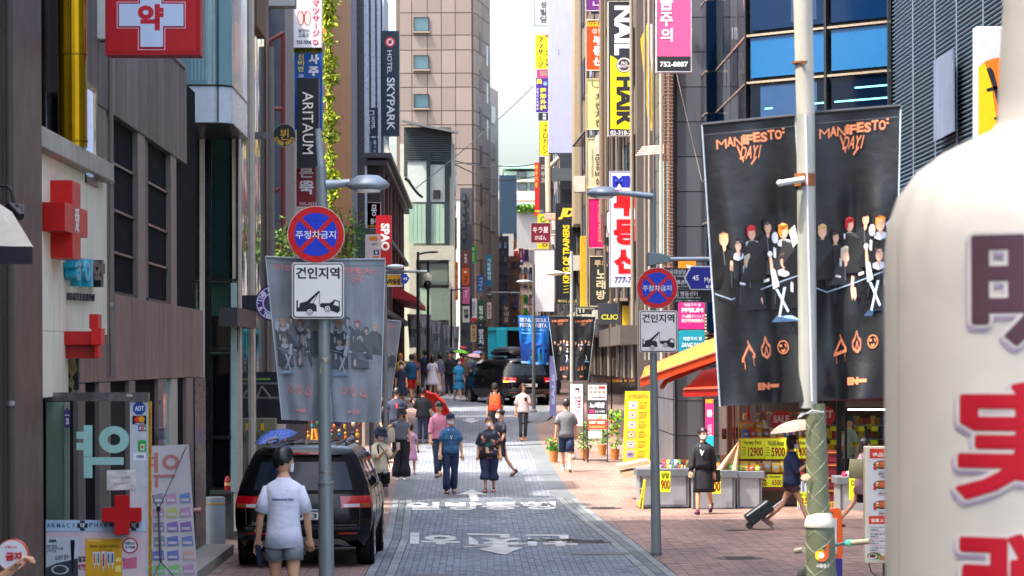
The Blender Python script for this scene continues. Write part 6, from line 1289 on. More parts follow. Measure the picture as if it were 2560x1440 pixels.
def person(label, px, d, h=1.68, yaw=0, arms=None, legs=None, top=None, bottom=None, hair=('short',(24,20,20)), shoes=(30,30,34), mask=None, hat=None, skin=SKIN, lean=0, head=(0,0), zoff=0, glasses=None, group=None, big=False, build=1.0, shoe_h=.1, x=None, socks=None):
 s = h/1.70; X = W(px,905, d).x if x is None else x; base = Vector((X, d, gz(d)+zoff)); t = thing('person', label,'person', tuple(base), group, rz=R(yaw))
 arms = arms or[(8,12,12),(-8,12,12)]; legs = legs or[(14,8),(-12,14)]
 # legs: index 0 right-hand side of the figure's own frame at -x, 1 at +x
 J ={}; low = 1e9
 for i,sd in((0,-1),(1,1)):
  a,k = R(legs[i][0]),R(legs[i][1]); hp = Vector((sd*.088*s,0,.90*s)); kn = hp+Vector((sd*.008*s,-math.sin(a),-math.cos(a)))*.42*s; an = kn+Vector((0,-math.sin(a-k),-math.cos(a-k)))*.405*s
  J[sd] =[hp, kn, an]; low = min(low, an.z)
 dz = .075*s-low
 for sd in(-1,1):J[sd] =[p+Vector((0,0, dz))for p in J[sd]]
 hipz = .90*s+dz; ln = R(lean)
 def sp(z, y=0, x=0):hh = z*s-.90*s; return Vector((x*s, y*s-math.sin(ln)*hh, hipz+math.cos(ln)*hh))
 AR ={}
 for i,sd in((0,-1),(1,1)):
  a,o,e =[R(v)for v in arms[i][:3]]; inw = R(arms[i][3])if len(arms[i])>3 else 0
  sh = sp(1.36,0, sd*.152*build); u = Vector((sd*math.sin(o),-math.sin(a)*math.cos(o),-math.cos(a)*math.cos(o))); el = sh+u*.275*s
  f = Vector((sd*math.sin(o)*.4-sd*math.sin(inw),-math.sin(a+e),-math.cos(a+e))).normalized(); wr = el+f*.245*s; AR[sd] =[sh, el, wr, f]
  # continuous body: Skin modifier on the skeleton, head, hands and feet in the same mesh
 V,E,RR =[],[],[]
 def v(p, r, par=None):V.append((p.x, p.y*1.22, p.z)); RR.append(r*s); i = len(V)-1; (E.append((par, i))if par is not None else None); return i
 b = build; p0 = v(sp(.93),.135*b); w_ = v(sp(1.10),.112*b, p0); c_ = v(sp(1.28),.135*b, w_); n0 = v(sp(1.40),.10*b, c_); n1 = v(sp(1.46),.056, n0); n2 = v(sp(1.56,-.01),.052, n1)
 for sd in(-1,1):
  sh,el,wr,f = AR[sd]; a1 = v(sh,.055*b, n0); a2 = v(sh.lerp(el,.5),.047*b, a1); a3 = v(el,.038, a2); a4 = v(el.lerp(wr,.45),.037, a3); a5 = v(wr,.026, a4)
  hp,kn,an = J[sd]; l1 = v(hp-Vector((0,0,.03*s)),.092*b, p0); l2 = v(hp.lerp(kn,.5),.076*b, l1); l3 = v(kn,.052, l2); l4 = v(kn.lerp(an,.35),.054, l3); l5 = v(an,.034, l4)
 me = bpy.data.meshes.new('skeleton'); me.from_pydata(V, E,[]); ob = bpy.data.objects.new('skeleton', me); COL.objects.link(ob)
 md = ob.modifiers.new('skin','SKIN'); md.use_smooth_shade = True
 for i,r in enumerate(RR):me.skin_vertices[0].data[i].radius =(r, r)
 me.skin_vertices[0].data[0].use_root = True
 sb = ob.modifiers.new('sub','SUBSURF'); sb.levels = sb.render_levels = 1
 ex = MB(); hc = sp(1.63,-.018); hy_,hp_ = R(head[0]),R(head[1]); R3 = Matrix.Rotation(hy_,3,'Z')@Matrix.Rotation(hp_,3,'X')@Matrix.Rotation(-ln*.5,3,'X').inverted()
 head_geo(ex, hc, R3, s)
 for sd in(-1,1):hand_geo(ex, AR[sd][2], AR[sd][3],-sd, s,.9 if len(arms[0 if sd<0 else 1])>4 else .45)
 for sd in(-1,1):
  an = J[sd][2]; sw = R(legs[0 if sd<0 else 1][0]-legs[0 if sd<0 else 1][1]); ft = max(-.5, min(.7,-sw*.8)); ex.ell(an+Vector((0,-.05*math.cos(ft)*s,-.045*s)),.038*s,.11*s,.032*s,10,6, Matrix.Rotation(ft*.8,3,'X'))
 BODYJOBS.append((ob, ex, t,[skin_m(skin), mat((24,18,18), rough=.3, var=0), mat((180,96,90), rough=.5, var=0), mat((225,222,218), rough=.3, var=0)]))
 # hair, hat, mask
 hs = s; hair_m = mat(hair[1], rough=.38, var=.25, scale=30, streak=.25, name='hair'); hair_geo(hc, R3, hs, hair[0]if not(hat and hair[0]=='short')else 'cap').build('hair', hair_m, t, local=True, smooth='all')
 if mask:
  mb = MB(); mb.grid(lambda u, v:hc+R3@Vector((math.sin(R(-72+144*u))*.082*hs*(1-.12*v),-math.cos(R(-72+144*u))*.106*hs*(1+.10*math.exp(-((u-.5)/.2)**2)*math.sin(v*3.14)),(-.012-.088*v+.010*math.cos((u-.5)*6)*(1-v)*1.2)*hs)),12,6); mb.build('face_mask', mat(mask, rough=.8), t, local=True, smooth='all', solid=.003)
  mb = MB()
  for sd in(-1,1):mb.tube([hc+R3@Vector((sd*.078*hs,-.04*hs,-.03*hs)), hc+R3@Vector((sd*.086*hs,.01*hs,0)), hc+R3@Vector((sd*.078*hs,-.03*hs,-.08*hs))],.0018*hs,4)
  mb.build('mask_strap', mat(mask, rough=.8), t, local=True)
 if glasses:
  mb = MB()
  for sd in(-1,1):mb.ell(hc+R3@Vector((sd*.032*hs,-.098*hs,.006*hs)),.024*hs,.006*hs,.018*hs,12,6, R3)
  mb.cyl(hc+R3@Vector((-.05*hs,-.095*hs,.012*hs)), hc+R3@Vector((.05*hs,-.095*hs,.012*hs)),.003, n=5); mb.build('glasses', mat(glasses, rough=.1), t, local=True, smooth='all')
 if hat:
  kind,hcol = hat; hm = mat(hcol, rough=.8); mb = MB(); rg =[]
  prof ={'cap':[(.100,.028),(.102,.06),(.096,.10),(.07,.132),(.02,.145)],'bucket':[(.165,-.005),(.16,.005),(.108,.06),(.10,.11),(.085,.135),(.01,.14)]}[kind]
  for r,z in prof:rg.append([hc+R3@Vector((r*hs*.92*math.cos(2*math.pi*i/20), r*hs*1.1*math.sin(2*math.pi*i/20), z*hs))for i in range(20)])
  mb.rings(rg, False, True)
  if kind=='cap':
   yb = -1 if not(len(hat)>2)else 1; f = lambda u,v,o = 0:hc+R3@Vector(((-.075+.15*u)*hs*(1-.25*v*abs(2*u-1)), yb*(.085+.085*v*math.cos((u-.5)*2.2))*hs,(.038-.012*v-.02*(2*u-1)**2+o)*hs)); mb.grid(f,8,3); mb.grid(lambda u, v:f(u, v,.006),8,3)
  mb.build('hat', hm, t, local=True, smooth=50)
  # top
 if top:
  kind,colr = top[0],top[1]; o = top[2]if len(top)>2 else{}; tm = mat(colr, rough=.8, var=.1, scale=5, bump=.5, name='cloth')if not o.get('mat')else o['mat']
  hem = o.get('hem',.84); fl = o.get('loose',1.0); bb = build*fl; mb = MB(); n = 28
  R_ =[(hem,.192,.135),(.95,.17,.125),(1.05,.158,.118),(1.15,.16,.12),(1.27,.174,.128),(1.34,.184,.120),(1.385,.178,.104),(1.418,.138,.088),(1.44,.102,.078),(1.455,.075,.072),(1.475,.064,.066)]
  rg =[]
  for k,(z, rx, ry)in enumerate(R_):
   rx*=.95 if z<1.36 else 1
   if k==0 and z>.94:z = z
   elif k>0 and z<=hem+.02:continue
   f_ = bb if z<1.38 else 1+(bb-1)*.5; flare = 1+o.get('flare',0)*max(0,1.2-z)
   rg.append([sp(z)+Vector(((rx*f_*flare*math.cos(q)*(1+.018*math.sin(q*5+k*.8)*(z<1.3)))*s,(ry*f_*flare*math.sin(q)*(1+.03*math.sin(q*4+k))-.004)*s,.006*s*math.sin(q*3+1)*(k==0)))for q in[2*math.pi*i/n for i in range(n)]])
  mb.rings(rg, False, False)
  sl = o.get('sleeve',.72)
  for sd in(-1,1):
   sh,el,wr,f = AR[sd]; r0 = .068*bb; s0 = sh.lerp(sp(1.38,0,0),.35)+Vector((0,0,-.004*s))
   if sl<=0:continue
   if sl<=1:e = sh.lerp(el, sl); pts =[s0, sh, sh.lerp(e,.5), e]; rs =[.04*s,.052*bb*s,(.064+.004*o.get('puff',0))*bb*s,(.064+.012*(fl-1))*bb*s]
   else:e = el.lerp(wr, sl-1); pts =[s0, sh, sh.lerp(el,.5), el, el.lerp(e,.5), e]; rs =[.046*s,.054*bb*s,.055*bb*s,.052*bb*s,.048*bb*s,.042*bb*s]
   limb_rings(mb, pts, rs,14, True, True)
  to = mb.build('top', tm, t, local=True, smooth=60, solid=.006)
  if 'print' in o:o['print'](t, sp, s)
 if kind_dress(bottom):
  kind,colr = bottom[0],bottom[1]; o = bottom[2]if len(bottom)>2 else{}; bm_ = mat(colr, rough=.8, var=.1, scale=5, bump=.5, name='cloth')if not o.get('mat')else o['mat']; L = o.get('len',.5); fl = o.get('flare',1.25); mb = MB(); n = 32; rg =[]
  for k in range(7):
   z = 1.08-(1.08-L)*k/6; f = k/6; rx =(.142+(.19*fl-.142)*f**.8)*build; ry =(.112+(.16*fl-.112)*f**.8)*build; sy =(J[1][1].y+J[-1][1].y)/2*f
   rg.append([Vector((sp(min(z,1.05)).x,0,0))+Vector((rx*s*math.cos(q)*(1+.05*f*math.sin(q*7)),(ry*math.sin(q)*(1+.05*f*math.sin(q*6+1)))*s+sy, hipz+(z-.90)*s))for q in[2*math.pi*i/n for i in range(n)]])
  mb.rings(rg, True, False); mb.build('skirt', bm_, t, local=True, smooth=60, solid=.006)
 elif bottom:
  kind,colr = bottom[0],bottom[1]; o = bottom[2]if len(bottom)>2 else{}; bm_ = mat(colr, rough=.8, var=.12, scale=5, bump=.5, name='cloth'); mb = MB(); w = o.get('wide',1.0); n = 24
  mb.rings([[Vector((rx*build*s*math.cos(q), ry*build*s*math.sin(q), hipz+(z-.90)*s))for q in[2*math.pi*i/n for i in range(n)]]for z, rx, ry in((.83,.152,.115),(.90,.162,.122),(.98,.150,.112),(1.04,.138,.105))], True, True)
  L ={'trousers':1.95,'shorts':.82,'capri':1.5,'leggings':1.9,'hot':.38}[kind]; L = o.get('L', L); tight = .82 if kind=='leggings' else w
  for sd in(-1,1):
   hp,kn,an = J[sd]; hp = hp+Vector((0,0,.02*s))
   if L<=1:e = hp.lerp(kn, L); limb_rings(mb,[hp, hp.lerp(e,.5), e],[.078*build*s,.084*build*s*tight,.083*build*s*tight],16, True, True)
   else:e = kn.lerp(an, L-1); limb_rings(mb,[hp, hp.lerp(kn,.55), hp.lerp(kn,.9), kn.lerp(e,.12), kn.lerp(e,.6), e],[.094*build*s*tight,.082*build*s*tight,.066*s*tight,.064*s*tight,.062*s*tight*w,.058*s*tight*w],16, True, True)
  mb.build('trousers' if L>1 else 'shorts', bm_, t, local=True, smooth=60, solid=.005)
  bt = MB(); bt.rings([[Vector((.141*build*s*math.cos(q),.108*build*s*math.sin(q), hipz+(z-.90)*s))for q in[2*math.pi*i/n for i in range(n)]]for z in(1.015,1.045)], False, False); bt.build('waistband', mat(tuple(int(c*.6)for c in colr), rough=.6), t, local=True)
  # shoes and socks
 for i,sd in((0,-1),(1,1)):
  an = J[sd][2]; sw = R(legs[i][0]-legs[i][1]); ft = max(-.5, min(.7,-sw*.8)); Rm = Matrix.Rotation(ft,3,'X'); mb = MB(); rg =[]
  for yy,wx,zt in((.075,.028,.0),(.06,.038,.03),(.0,.042,.03),(-.07,.046,-.012),(-.14,.046,-.03),(-.185,.03,-.04),(-.195,.012,-.05)):
   rg.append([an+Rm@Vector((wx*s*math.cos(q), yy*s,(-.045+((zt+.045)if math.sin(q)>0 else .03)*math.sin(q))*s))for q in[2*math.pi*k/12 for k in range(12)]])
  mb.rings(rg); sh_ = mb.build('shoe', mat(shoes, rough=.6), t, local=True, smooth=60)
  mb = MB(); mb.hexa([an+Rm@Vector((a*s,.075*s, z*s))for a, z in((-.034,-.075),(.034,-.075),(.034,-.062),(-.034,-.062))],[an+Rm@Vector((a*s,-.185*s, z*s))for a, z in((-.036,-.075),(.036,-.075),(.036,-.062),(-.036,-.062))]); mb.build('sole', mat((210,208,200)if sum(shoes)>300 else(60,54,50), rough=.8), sh_, local=True)
  if socks:mb = MB(); limb_rings(mb,[an+Vector((0,.0,-.02*s)), an.lerp(J[sd][1],.28)],[.042*s,.047*s],12, True, True); mb.build('sock', mat(socks, rough=.9), t, local=True)
 t['_h'] = s; del t['_h']
 M4 = Matrix.Translation(base)@Matrix.Rotation(R(yaw),4,'Z')
 return dict(t=t, AR=AR, J=J, sp=sp, s=s, hc=hc, M=M4, w=lambda p:M4@p)
def kind_dress(b):return bool(b)and b[0]in('skirt','dress')
def finish_people():
 bpy.context.view_layer.update(); dg = bpy.context.evaluated_depsgraph_get()
 for ob,ex,t,mats in BODYJOBS:
  me = bpy.data.meshes.new_from_object(ob.evaluated_get(dg)); mb = MB(); mb.v =[(v.co.x, v.co.y/1.22, v.co.z)for v in me.vertices]; mb.f =[list(p.vertices)for p in me.polygons]; mb.m =[0]*len(mb.f); mb.col =[(1,1,1)]*len(mb.f)
  bb = len(mb.v); mb.v+=ex.v; mb.f+=[[bb+i for i in f]for f in ex.f]; mb.m+=ex.m; mb.col+=ex.col
  mb.build('body', mats, t, local=True, smooth='all'); bpy.data.objects.remove(ob); bpy.data.meshes.remove(me)
def umbrella(label, px, py, d, wpx, col_, tilt=(0,0), handle=.75, alpha=1, group=None, m=None, hold=None):
 c = W(px, py, d); r = wpx*d/FOC/2; t = thing('umbrella', label,'umbrella', tuple(c), group); R3 = Matrix.Rotation(R(tilt[0]),3,'X')@Matrix.Rotation(R(tilt[1]),3,'Y'); mb = MB(); m = m or mat(col_, rough=.6, var=.1)
 n = 8; sub = 6
 def f(k, u, v):a0,a1 = 2*math.pi*k/n,2*math.pi*(k+1)/n; p0 = Vector((math.cos(a0), math.sin(a0),0)); p1 = Vector((math.cos(a1), math.sin(a1),0)); e = p0.lerp(p1, u); sag = 1-.06*math.sin(math.pi*u)*v; rr = math.sin(v*1.15)/math.sin(1.15); return c+R3@Vector((e.x*r*rr*sag, e.y*r*rr*sag, r*.42*(math.cos(v*1.45))-r*.02*math.sin(math.pi*u)*v))
 for k in range(n):mb = MB(); mb.grid(lambda u, v, k=k:f(k, u, v), sub,8); mb.build('canopy_panel', m, t, smooth='all')
 mb = MB(); mb.cyl(c+R3@Vector((0,0, r*.5)), c+R3@Vector((0,0,-handle)),.008, n=6); mb.build('stick', mat((60,58,60), rough=.4, metal=.4), t)
 mb = MB(); mb.cyl(c+R3@Vector((0,0,-handle)), c+R3@Vector((0,0,-handle-.1)),.016, n=8); mb.build('handle', mat((40,34,30), rough=.5), t)
 for k in range(n):a = 2*math.pi*k/n; mb = MB(); mb.cyl(c+R3@Vector((0,0,.05*r)), f(k,0,.93)-Vector((0,0,.01)),.003, n=4); mb.build('rib', mat((150,150,150), rough=.3, metal=.7), t)
 return t
def bag(label, p, w, dd, h, col_, strap=None, name='handbag', rz=0, cat='bag', soft=True):
 t = thing(name, label, cat, tuple(p), rz=rz); mb = MB(); mb.rings([[Vector((w/2*k*math.copysign(abs(math.cos(q))**.6, math.cos(q)), dd/2*k2*math.copysign(abs(math.sin(q))**.6, math.sin(q)), h*z))for q in[2*math.pi*i/16 for i in range(16)]]for z, k, k2 in((0,.8,.8),(.06,.98,1),(.5,1,1.05),(.9,.9,.7),(1,.85,.5))]); mb.build('body', mat(col_, rough=.6, bump=.2), t, local=True, smooth=60)
 if strap:mb = MB(); mb.tube([q-Vector(p)if rz==0 else Matrix.Rotation(-rz,3,'Z')@(q-Vector(p))for q in strap],.008,5); mb.build('strap', mat(tuple(int(c*.7)for c in col_), rough=.6), t, local=True)
 return t
def px_on(P, v):return P['w'](v)
NAVY,BLACK,DENIM =(30,40,66),(26,26,30),(38,56,84)
# near man in a white tee, seen from behind
def tee_back(t, sp, s):
 def f(a, b, off=0):
  x = .105-.21*a; z = 1.285-.03*b; rx,ry = .178*1.2,.155; yy = ry*math.sqrt(max(0,1-(x/rx)**2)); return Vector((x*s,(yy+.012+off)*s,0))+Vector((0,0, sp(z).z))
 A = Art(f, t,.002,.001, True); A.text('thisisneverthat',0,0,1,1, mat((36,56,120), rough=.7), bold=.04, shear=.15); A.done()
P = person('young man in a white t-shirt and grey shorts walking away behind the black minivan',708,29.6,1.74,180,[(4,14,16),(-2,16,22)],[(-6,10),(12,10)],('tee',(212,216,232),{'loose':1.04,'hem':.80,'sleeve':.85,'print':tee_back}),('shorts',(140,144,148),{'L':.55,'wide':1.15}),('short',(18,18,24)),(220,220,220),(232,232,236), head=(-48,4), big=True)
sh,el,wr,f = P['AR'][1]; w = P['w'](wr+f*.09)
t = thing('folded_umbrella','dark navy folded umbrella in the left hand of the man in the white t-shirt','umbrella', tuple(w)); mb = MB(); mb.tube([w+Vector((-.01,.0,.16)), w+Vector((-.005,0,.12)), w+Vector((.02,0,-.14)), w+Vector((.03,0,-.2))],[.02,.034,.03,.012],12); mb.build('canopy', mat((20,30,60), rough=.7), t, smooth=50)
mb = MB(); mb.cyl(w+Vector((-.01,0,.16)), w+Vector((-.014,0,.185)),.02, n=12); mb.build('button', mat((210,190,60), rough=.4), t)
mb = MB(); mb.lathe(P['w'](wr-f*.01),[(.03,-.008),(.034,0),(.03,.008)],14); mb.build('watch', mat((170,170,172), rough=.25, metal=.8), P['t'])if False else None
sh,el,wr,f = P['AR'][-1]; w = P['w'](wr+f*.09)
t = thing('phone','dark phone in the right hand of the man in the white t-shirt','phone', tuple(w)); mb = MB(); mb.box(w.x-.07, w.x-.055, w.y-.04, w.y+.04, w.z-.07, w.z+.08); mb.build('case', mat((40,40,46), rough=.2), t, bev=.004)
# hand and arm at the lower left edge
P = person('person in black at the lower left edge raising a bare forearm with a closed hand',-66,17,1.66,78,[(30,8,98,0,1),(0,10,10)], None,('tee',(20,20,28),{'sleeve':.95}),('trousers',(30,30,36)),('short',(20,18,18)), skin=(206,158,122), zoff=.16, big=True)
# middle group
P = person('man in a blue work vest, dark cap and white mask walking towards the viewer',1125,65,1.68,8,[(6,14,16),(-4,16,14)],[(4,6),(-2,22)],('tee',(52,100,144),{'loose':1.1,'sleeve':.8,'hem':.9}),('trousers',(32,48,84),{'wide':1.15}),('short',(30,28,30)),(60,34,40),(226,214,216), hat=('cap',(26,36,66)), head=(14,0))
w = P['t']; mb = MB(); s_ = P['s']; mb.rings([[P['sp'](z)+Vector((rx*math.cos(q)*s_, ry*math.sin(q)*s_,0))for q in[2*math.pi*i/24 for i in range(24)]]for z, rx, ry in((.90,.2,.152),(1.0,.196,.15),(1.15,.186,.145),(1.3,.198,.15),(1.39,.17,.125))], False, False); mb.build('vest', mat((34,84,124), rough=.7, bump=.4, scale=8), w, local=True, smooth=60)
for sx in(-1,1):
 for z in(1.24,1.0):mb = MB(); c_ = P['sp'](z); mb.box((sx*.1-.05)*s_,(sx*.1+.05)*s_,-.158*s_,-.13*s_, c_.z-.05, c_.z+.05); mb.build('pocket', mat((44,98,138), rough=.7), w, local=True, bev=.008)
mb = MB(); mb.tube([P['sp'](1.42)+Vector((-.06,-.1,0)), P['sp'](1.2)+Vector((0,-.165,0)), P['sp'](1.42)+Vector((.06,-.1,0))],.005,5); mb.build('lanyard', mat((226,226,230), rough=.6), w, local=True)
def floral():
 m = mat((48,50,66), rough=.8, name='floral_cloth', var=.13, scale=4.1); n = m.node_tree.nodes; l = m.node_tree.links; b = n['Principled BSDF']; tc = n.new('ShaderNodeTexCoord'); v = n.new('ShaderNodeTexVoronoi'); v.inputs['Scale'].default_value = 14; r = n.new('ShaderNodeValToRGB'); e = r.color_ramp.elements; e[0].color = lin((22,24,38)); e[0].position = .3; e[1].color = lin((150,90,80)); e[1].position = .55
 for p_,c_ in((.65,(34,80,90)),(.75,(196,160,130)),(.85,(30,40,70))):k = e.new(p_); k.color = lin(c_)
 r.color_ramp.interpolation = 'CONSTANT'; s = n.new('ShaderNodeSeparateColor'); l.new(tc.outputs['Object'], v.inputs[0]); l.new(v.outputs['Color'], s.inputs[0]); l.new(s.outputs[0], r.inputs[0]); l.new(r.outputs[0], b.inputs['Base Color']); return m
person('older woman in a dark floral blouse, navy cropped trousers and white mask',1222,65.4,1.59,-4,[(-4,16,10),(4,16,14)],[(6,6),(-4,12)],('tee',(60,60,80),{'loose':1.3,'hem':.80,'sleeve':.98,'mat':floral()}),('capri',(34,44,78),{'wide':1.45,'L':1.45}),('short',(74,34,40)),(110,34,40),(228,222,224), head=(10,0), build=1.08)
person('young woman in a dark v-neck dress and mask walking just behind the floral blouse',1250,71,1.58,-50,[(-14,10,8),(12,8,20)],[(22,8),(-16,26)],('tee',(34,36,50),{'hem':.95}),('dress',(34,36,50),{'len':.56,'flare':.9}),('bun',(24,20,22)),(60,60,70),(206,200,204), head=(-20,0))
P = person('man in a pink shirt with rolled sleeves and dark jeans glancing down',1096,71,1.74,14,[(10,12,14),(-14,12,12)],[(12,4),(-16,18)],('shirt',(206,130,156),{'sleeve':1.35,'hem':.9}),('trousers',(40,56,80),{'wide':.9}),('fringe',(24,22,26)),(110,90,80), head=(-16,8))
P = person('man with a bright orange backpack and dark cap walking away towards the turning minivan',1237,85,1.72,180,[(0,10,10),(0,10,10)],[(8,6),(-8,12)],('tee',(44,44,52),{'loose':1.1}),('shorts',(38,36,44),{'L':.7}),('short',(30,26,26)),(60,60,60), hat=('cap',(44,46,50)))
w = P['w'](P['sp'](1.0)+Vector((0,.2,0))); t = bag('bright orange backpack on the back of the man in the dark cap', w,.33,.2,.46,(240,74,10), name='backpack', cat='backpack')
mb = MB(); mb.box(w.x-.12, w.x+.12, w.y-.14, w.y-.1, w.z+.04, w.z+.2); mb.build('pocket', mat((226,60,30), rough=.6), t, bev=.03); mb = MB()
for sx in(-1,1):mb.tube([w+Vector((sx*.1,.0,.44)), w+Vector((sx*.12,.1,.5)), w+Vector((sx*.14,.2,.42))],.02,6)
mb.build('strap', mat((110,112,116), rough=.7), t)
P = person('woman with long brown hair and sunglasses in a white blouse holding a phone',1307,88,1.62,10,[(0,14,14),(14,8,110,40)],[(8,4),(-5,12)],('blouse',(224,212,208),{'sleeve':.95,'hem':.88,'loose':1.12}),('leggings',(50,54,62)),('long',(84,56,46)),(200,120,60), head=(30,0), glasses=(16,16,18))
w = P['w'](P['AR'][1][2]+P['AR'][1][3]*.08); t = thing('phone','dark phone held up by the woman in the white blouse','phone', tuple(w)); mb = MB(); mb.box(w.x-.03, w.x+.04, w.y-.06, w.y-.05, w.z-.04, w.z+.08); mb.build('case', mat((40,34,40), rough=.2), t)
person('man in a grey polo and navy shorts walking away on the sunlit pavement',1415,73,1.74,176,[(14,12,14),(-16,14,22)],[(-14,16),(16,6)],('tee',(108,110,116),{'loose':1.1,'sleeve':.8}),('shorts',(34,50,88),{'L':.98,'wide':1.1}),('short',(40,38,40)),(216,214,190), socks=(200,200,190), build=1.05)
# right pavement
P = person('woman in a long black wrap coat and white mask walking left past the display tables',1757,57.6,1.61,-14,[(10,12,14),(-8,10,12)],[(14,6),(-18,24)],('coat',(26,26,34),{'sleeve':1.9,'loose':1.12,'hem':.95}),('dress',(26,26,34),{'len':.46,'flare':1.15}),('bun',(36,24,26)),(86,20,80),(220,206,200), head=(40,0), glasses=(90,60,60))
mb = MB(); s_ = P['s']; a = P['sp'](1.41); mb.add([Vector((-.055*s_,-.10*s_, a.z)), Vector((.055*s_,-.10*s_, a.z)), Vector((.035*s_,-.158*s_, P['sp'](1.28).z)), Vector((.0,-.168*s_, P['sp'](1.2).z)), Vector((-.035*s_,-.158*s_, P['sp'](1.28).z))],[(0,1,2,3,4)]); mb.build('shirt_front', mat((220,222,230), rough=.8), P['t'], local=True)
w = P['w'](P['AR'][1][2]); bag('black shoulder bag hanging behind the woman in the black coat', w+Vector((.03,.15,-.18)),.22,.1,.24,(20,20,26))
P = person('woman in a navy jacket and brown shorts walking right with a beige parasol',1978,52.6,1.63,90,[(16,8,112),(2,6,22)],[(24,4),(-22,24)],('jacket',(28,44,78),{'sleeve':1.1,'loose':1.2,'hem':.86}),('shorts',(98,78,80),{'L':.42,'wide':1.12}),('bob',(44,26,38)),(206,190,176),(226,224,226))
umbrella('beige parasol held by the woman in the navy jacket beside the big pole',1993,1078,52.6,136,(206,186,164),(0,-8),.5)
hw_ = P['w'](P['AR'][1][2]+P['AR'][1][3]*.08); t = thing('suitcase','small teal-black wheeled suitcase pulled on a long handle across the pavement','suitcase',(W(1876,1300,52.6).x,52.5,0)); M_ = Matrix.Translation(Vector((W(1880,1290,52.6).x,52.5,.05)))@Matrix.Rotation(R(-38),4,'Y').inverted()@Matrix.Identity(4)
c = Vector((W(1872,1300,52.6).x,52.5,.06)); ax =(hw_-c); ax.y = 0; ax.normalize(); nx = Vector((ax.z,0,-ax.x))*-1
def case_pt(a, b, y):return c+ax*a+nx*b+Vector((0, y,0))
mb = MB(); mb.hexa([case_pt(.02,-.02,-.19), case_pt(.02,.2,-.19), case_pt(.52,.2,-.19), case_pt(.52,-.02,-.19)],[case_pt(.02,-.02,.19), case_pt(.02,.2,.19), case_pt(.52,.2,.19), case_pt(.52,-.02,.19)]); mb.build('shell', mat((14,42,52), rough=.25, coat=.5), t, bev=.035, seg=3)
for b in(.03,.06,.09,.12,.15):mb = MB(); mb.cyl(case_pt(.06, b,-.195), case_pt(.48, b,-.195),.006, n=6); mb.build('rib', mat((10,30,40), rough=.3), t)
mb = MB(); mb.cyl(case_pt(.5,.02,-.07), hw_+Vector((0,-.03,0)),.009, n=8); mb.cyl(case_pt(.5,.02,.07), hw_+Vector((0,.05,0)),.009, n=8); mb.build('pull_handle', mat((180,174,176), rough=.3, metal=.6), t)
for y in(-.15,.15):mb = MB(); q = case_pt(-.0,-.0, y); mb.cyl(q+Vector((0,-.015,0)), q+Vector((0,.015,0)),.05, n=16); mb.build('wheel', mat((60,60,62), rough=.5), t)
P = person('shopper in a pale mauve ruffled top and black skirt walking right behind the menu board',2158,53,1.6,90,[(-10,8,20),(8,10,14)],[(30,4),(-28,12)],('blouse',(176,150,164),{'loose':1.35,'hem':.72}),('skirt',(24,24,30),{'len':.56,'flare':.8}),('bob',(40,30,34)),(40,34,34))
w = P['w'](P['sp'](.92)+Vector((.0,.1,0))); bag('large sage green tote bag on the arm of the shopper in mauve',(W(2143,1190,52.7).x,52.7, zat(1200,52.7)),.3,.14,.34,(150,150,112),[Vector((W(2136,1150,52.7).x,52.7, zat(1150,52.7))), Vector((W(2150,1118,52.7).x,52.7, zat(1112,52.7))), Vector((W(2156,1150,52.7).x,52.7, zat(1150,52.7)))])
person('shop assistant with a dark cap and pale smock standing inside the glass doors',2124,63.3,1.66,-60, None, None,('tee',(150,170,156),{}),('trousers',(50,50,60)),('short',(30,26,26)), hat=('cap',(46,56,70)))
# left side, behind the near van
person('woman under the blue patterned umbrella in front of the parked minivan',690,50.2,1.58,170,[(20,8,110),(0,8,10)], None,('tee',(60,60,80),{}),('skirt',(60,60,80),{'len':.5}),('bob',(26,22,24)))
mu = mat((84,120,210), rough=.6, var=.9, scale=26, wear=.5, name='patterned_cloth'); umbrella('blue and white patterned umbrella showing above the parked minivan roof',691,1098,50.1,112,(70,100,190),(8,-14),.5, m=mu)
P = person('woman in a dark bucket hat, cream shirt and black skirt looking at her phone',948,58,1.62,40,[(30,6,96,10),(34,6,92,10)],[(3,3),(-3,3)],('shirt',(220,210,176),{'sleeve':.98,'loose':1.15}),('skirt',(30,28,48),{'len':.56,'flare':.95}),('bob',(26,22,26)),(206,196,180),(232,216,212), hat=('bucket',(32,40,62)), head=(20,22), socks=(236,234,228))
w = P['w'](P['AR'][1][2]+P['AR'][1][3]*.1); t = thing('phone','phone held by the woman in the bucket hat and cream shirt','phone', tuple(w)); mb = MB(); mb.box(w.x-.035, w.x+.035, w.y-.008, w.y+.008, w.z-.02, w.z+.12); mb.build('case', mat((226,200,196), rough=.3), t)
mb = MB(); q = P['sp']; mb.tube([q(1.42)+Vector((-.09,-.11,0)), q(1.2)+Vector((.03,-.18,0)), q(.95)+Vector((.17,-.1,0))],.01,5); mb.tube([q(1.42)+Vector((-.12,-.1,0)), q(1.25)+Vector((-.14,-.14,0)), q(1.15)+Vector((-.17,-.05,0))],.018,5); mb.build('bag_strap', mat((34,32,36), rough=.7), P['t'], local=True)
person('girl in a pale blue cap and white t-shirt beside the parked minivan',913,53,1.37,155, None, None,('tee',(206,214,236),{'loose':1.2,'hem':.72}),('shorts',(150,150,160),{}),('pony',(48,26,32)), hat=('cap',(196,208,236)))
P = person('woman in a black bucket hat, grey top and wide black trousers reaching to the left',1002,70,1.63,0,[(14,62,8),(0,10,10)],[(0,2),(6,6)],('tee',(104,108,120),{'sleeve':.25,'hem':.98}),('trousers',(28,30,40),{'wide':1.5,'L':1.98}),('long',(26,22,28)),(226,220,214), hat=('bucket',(26,26,34)), head=(0,14))
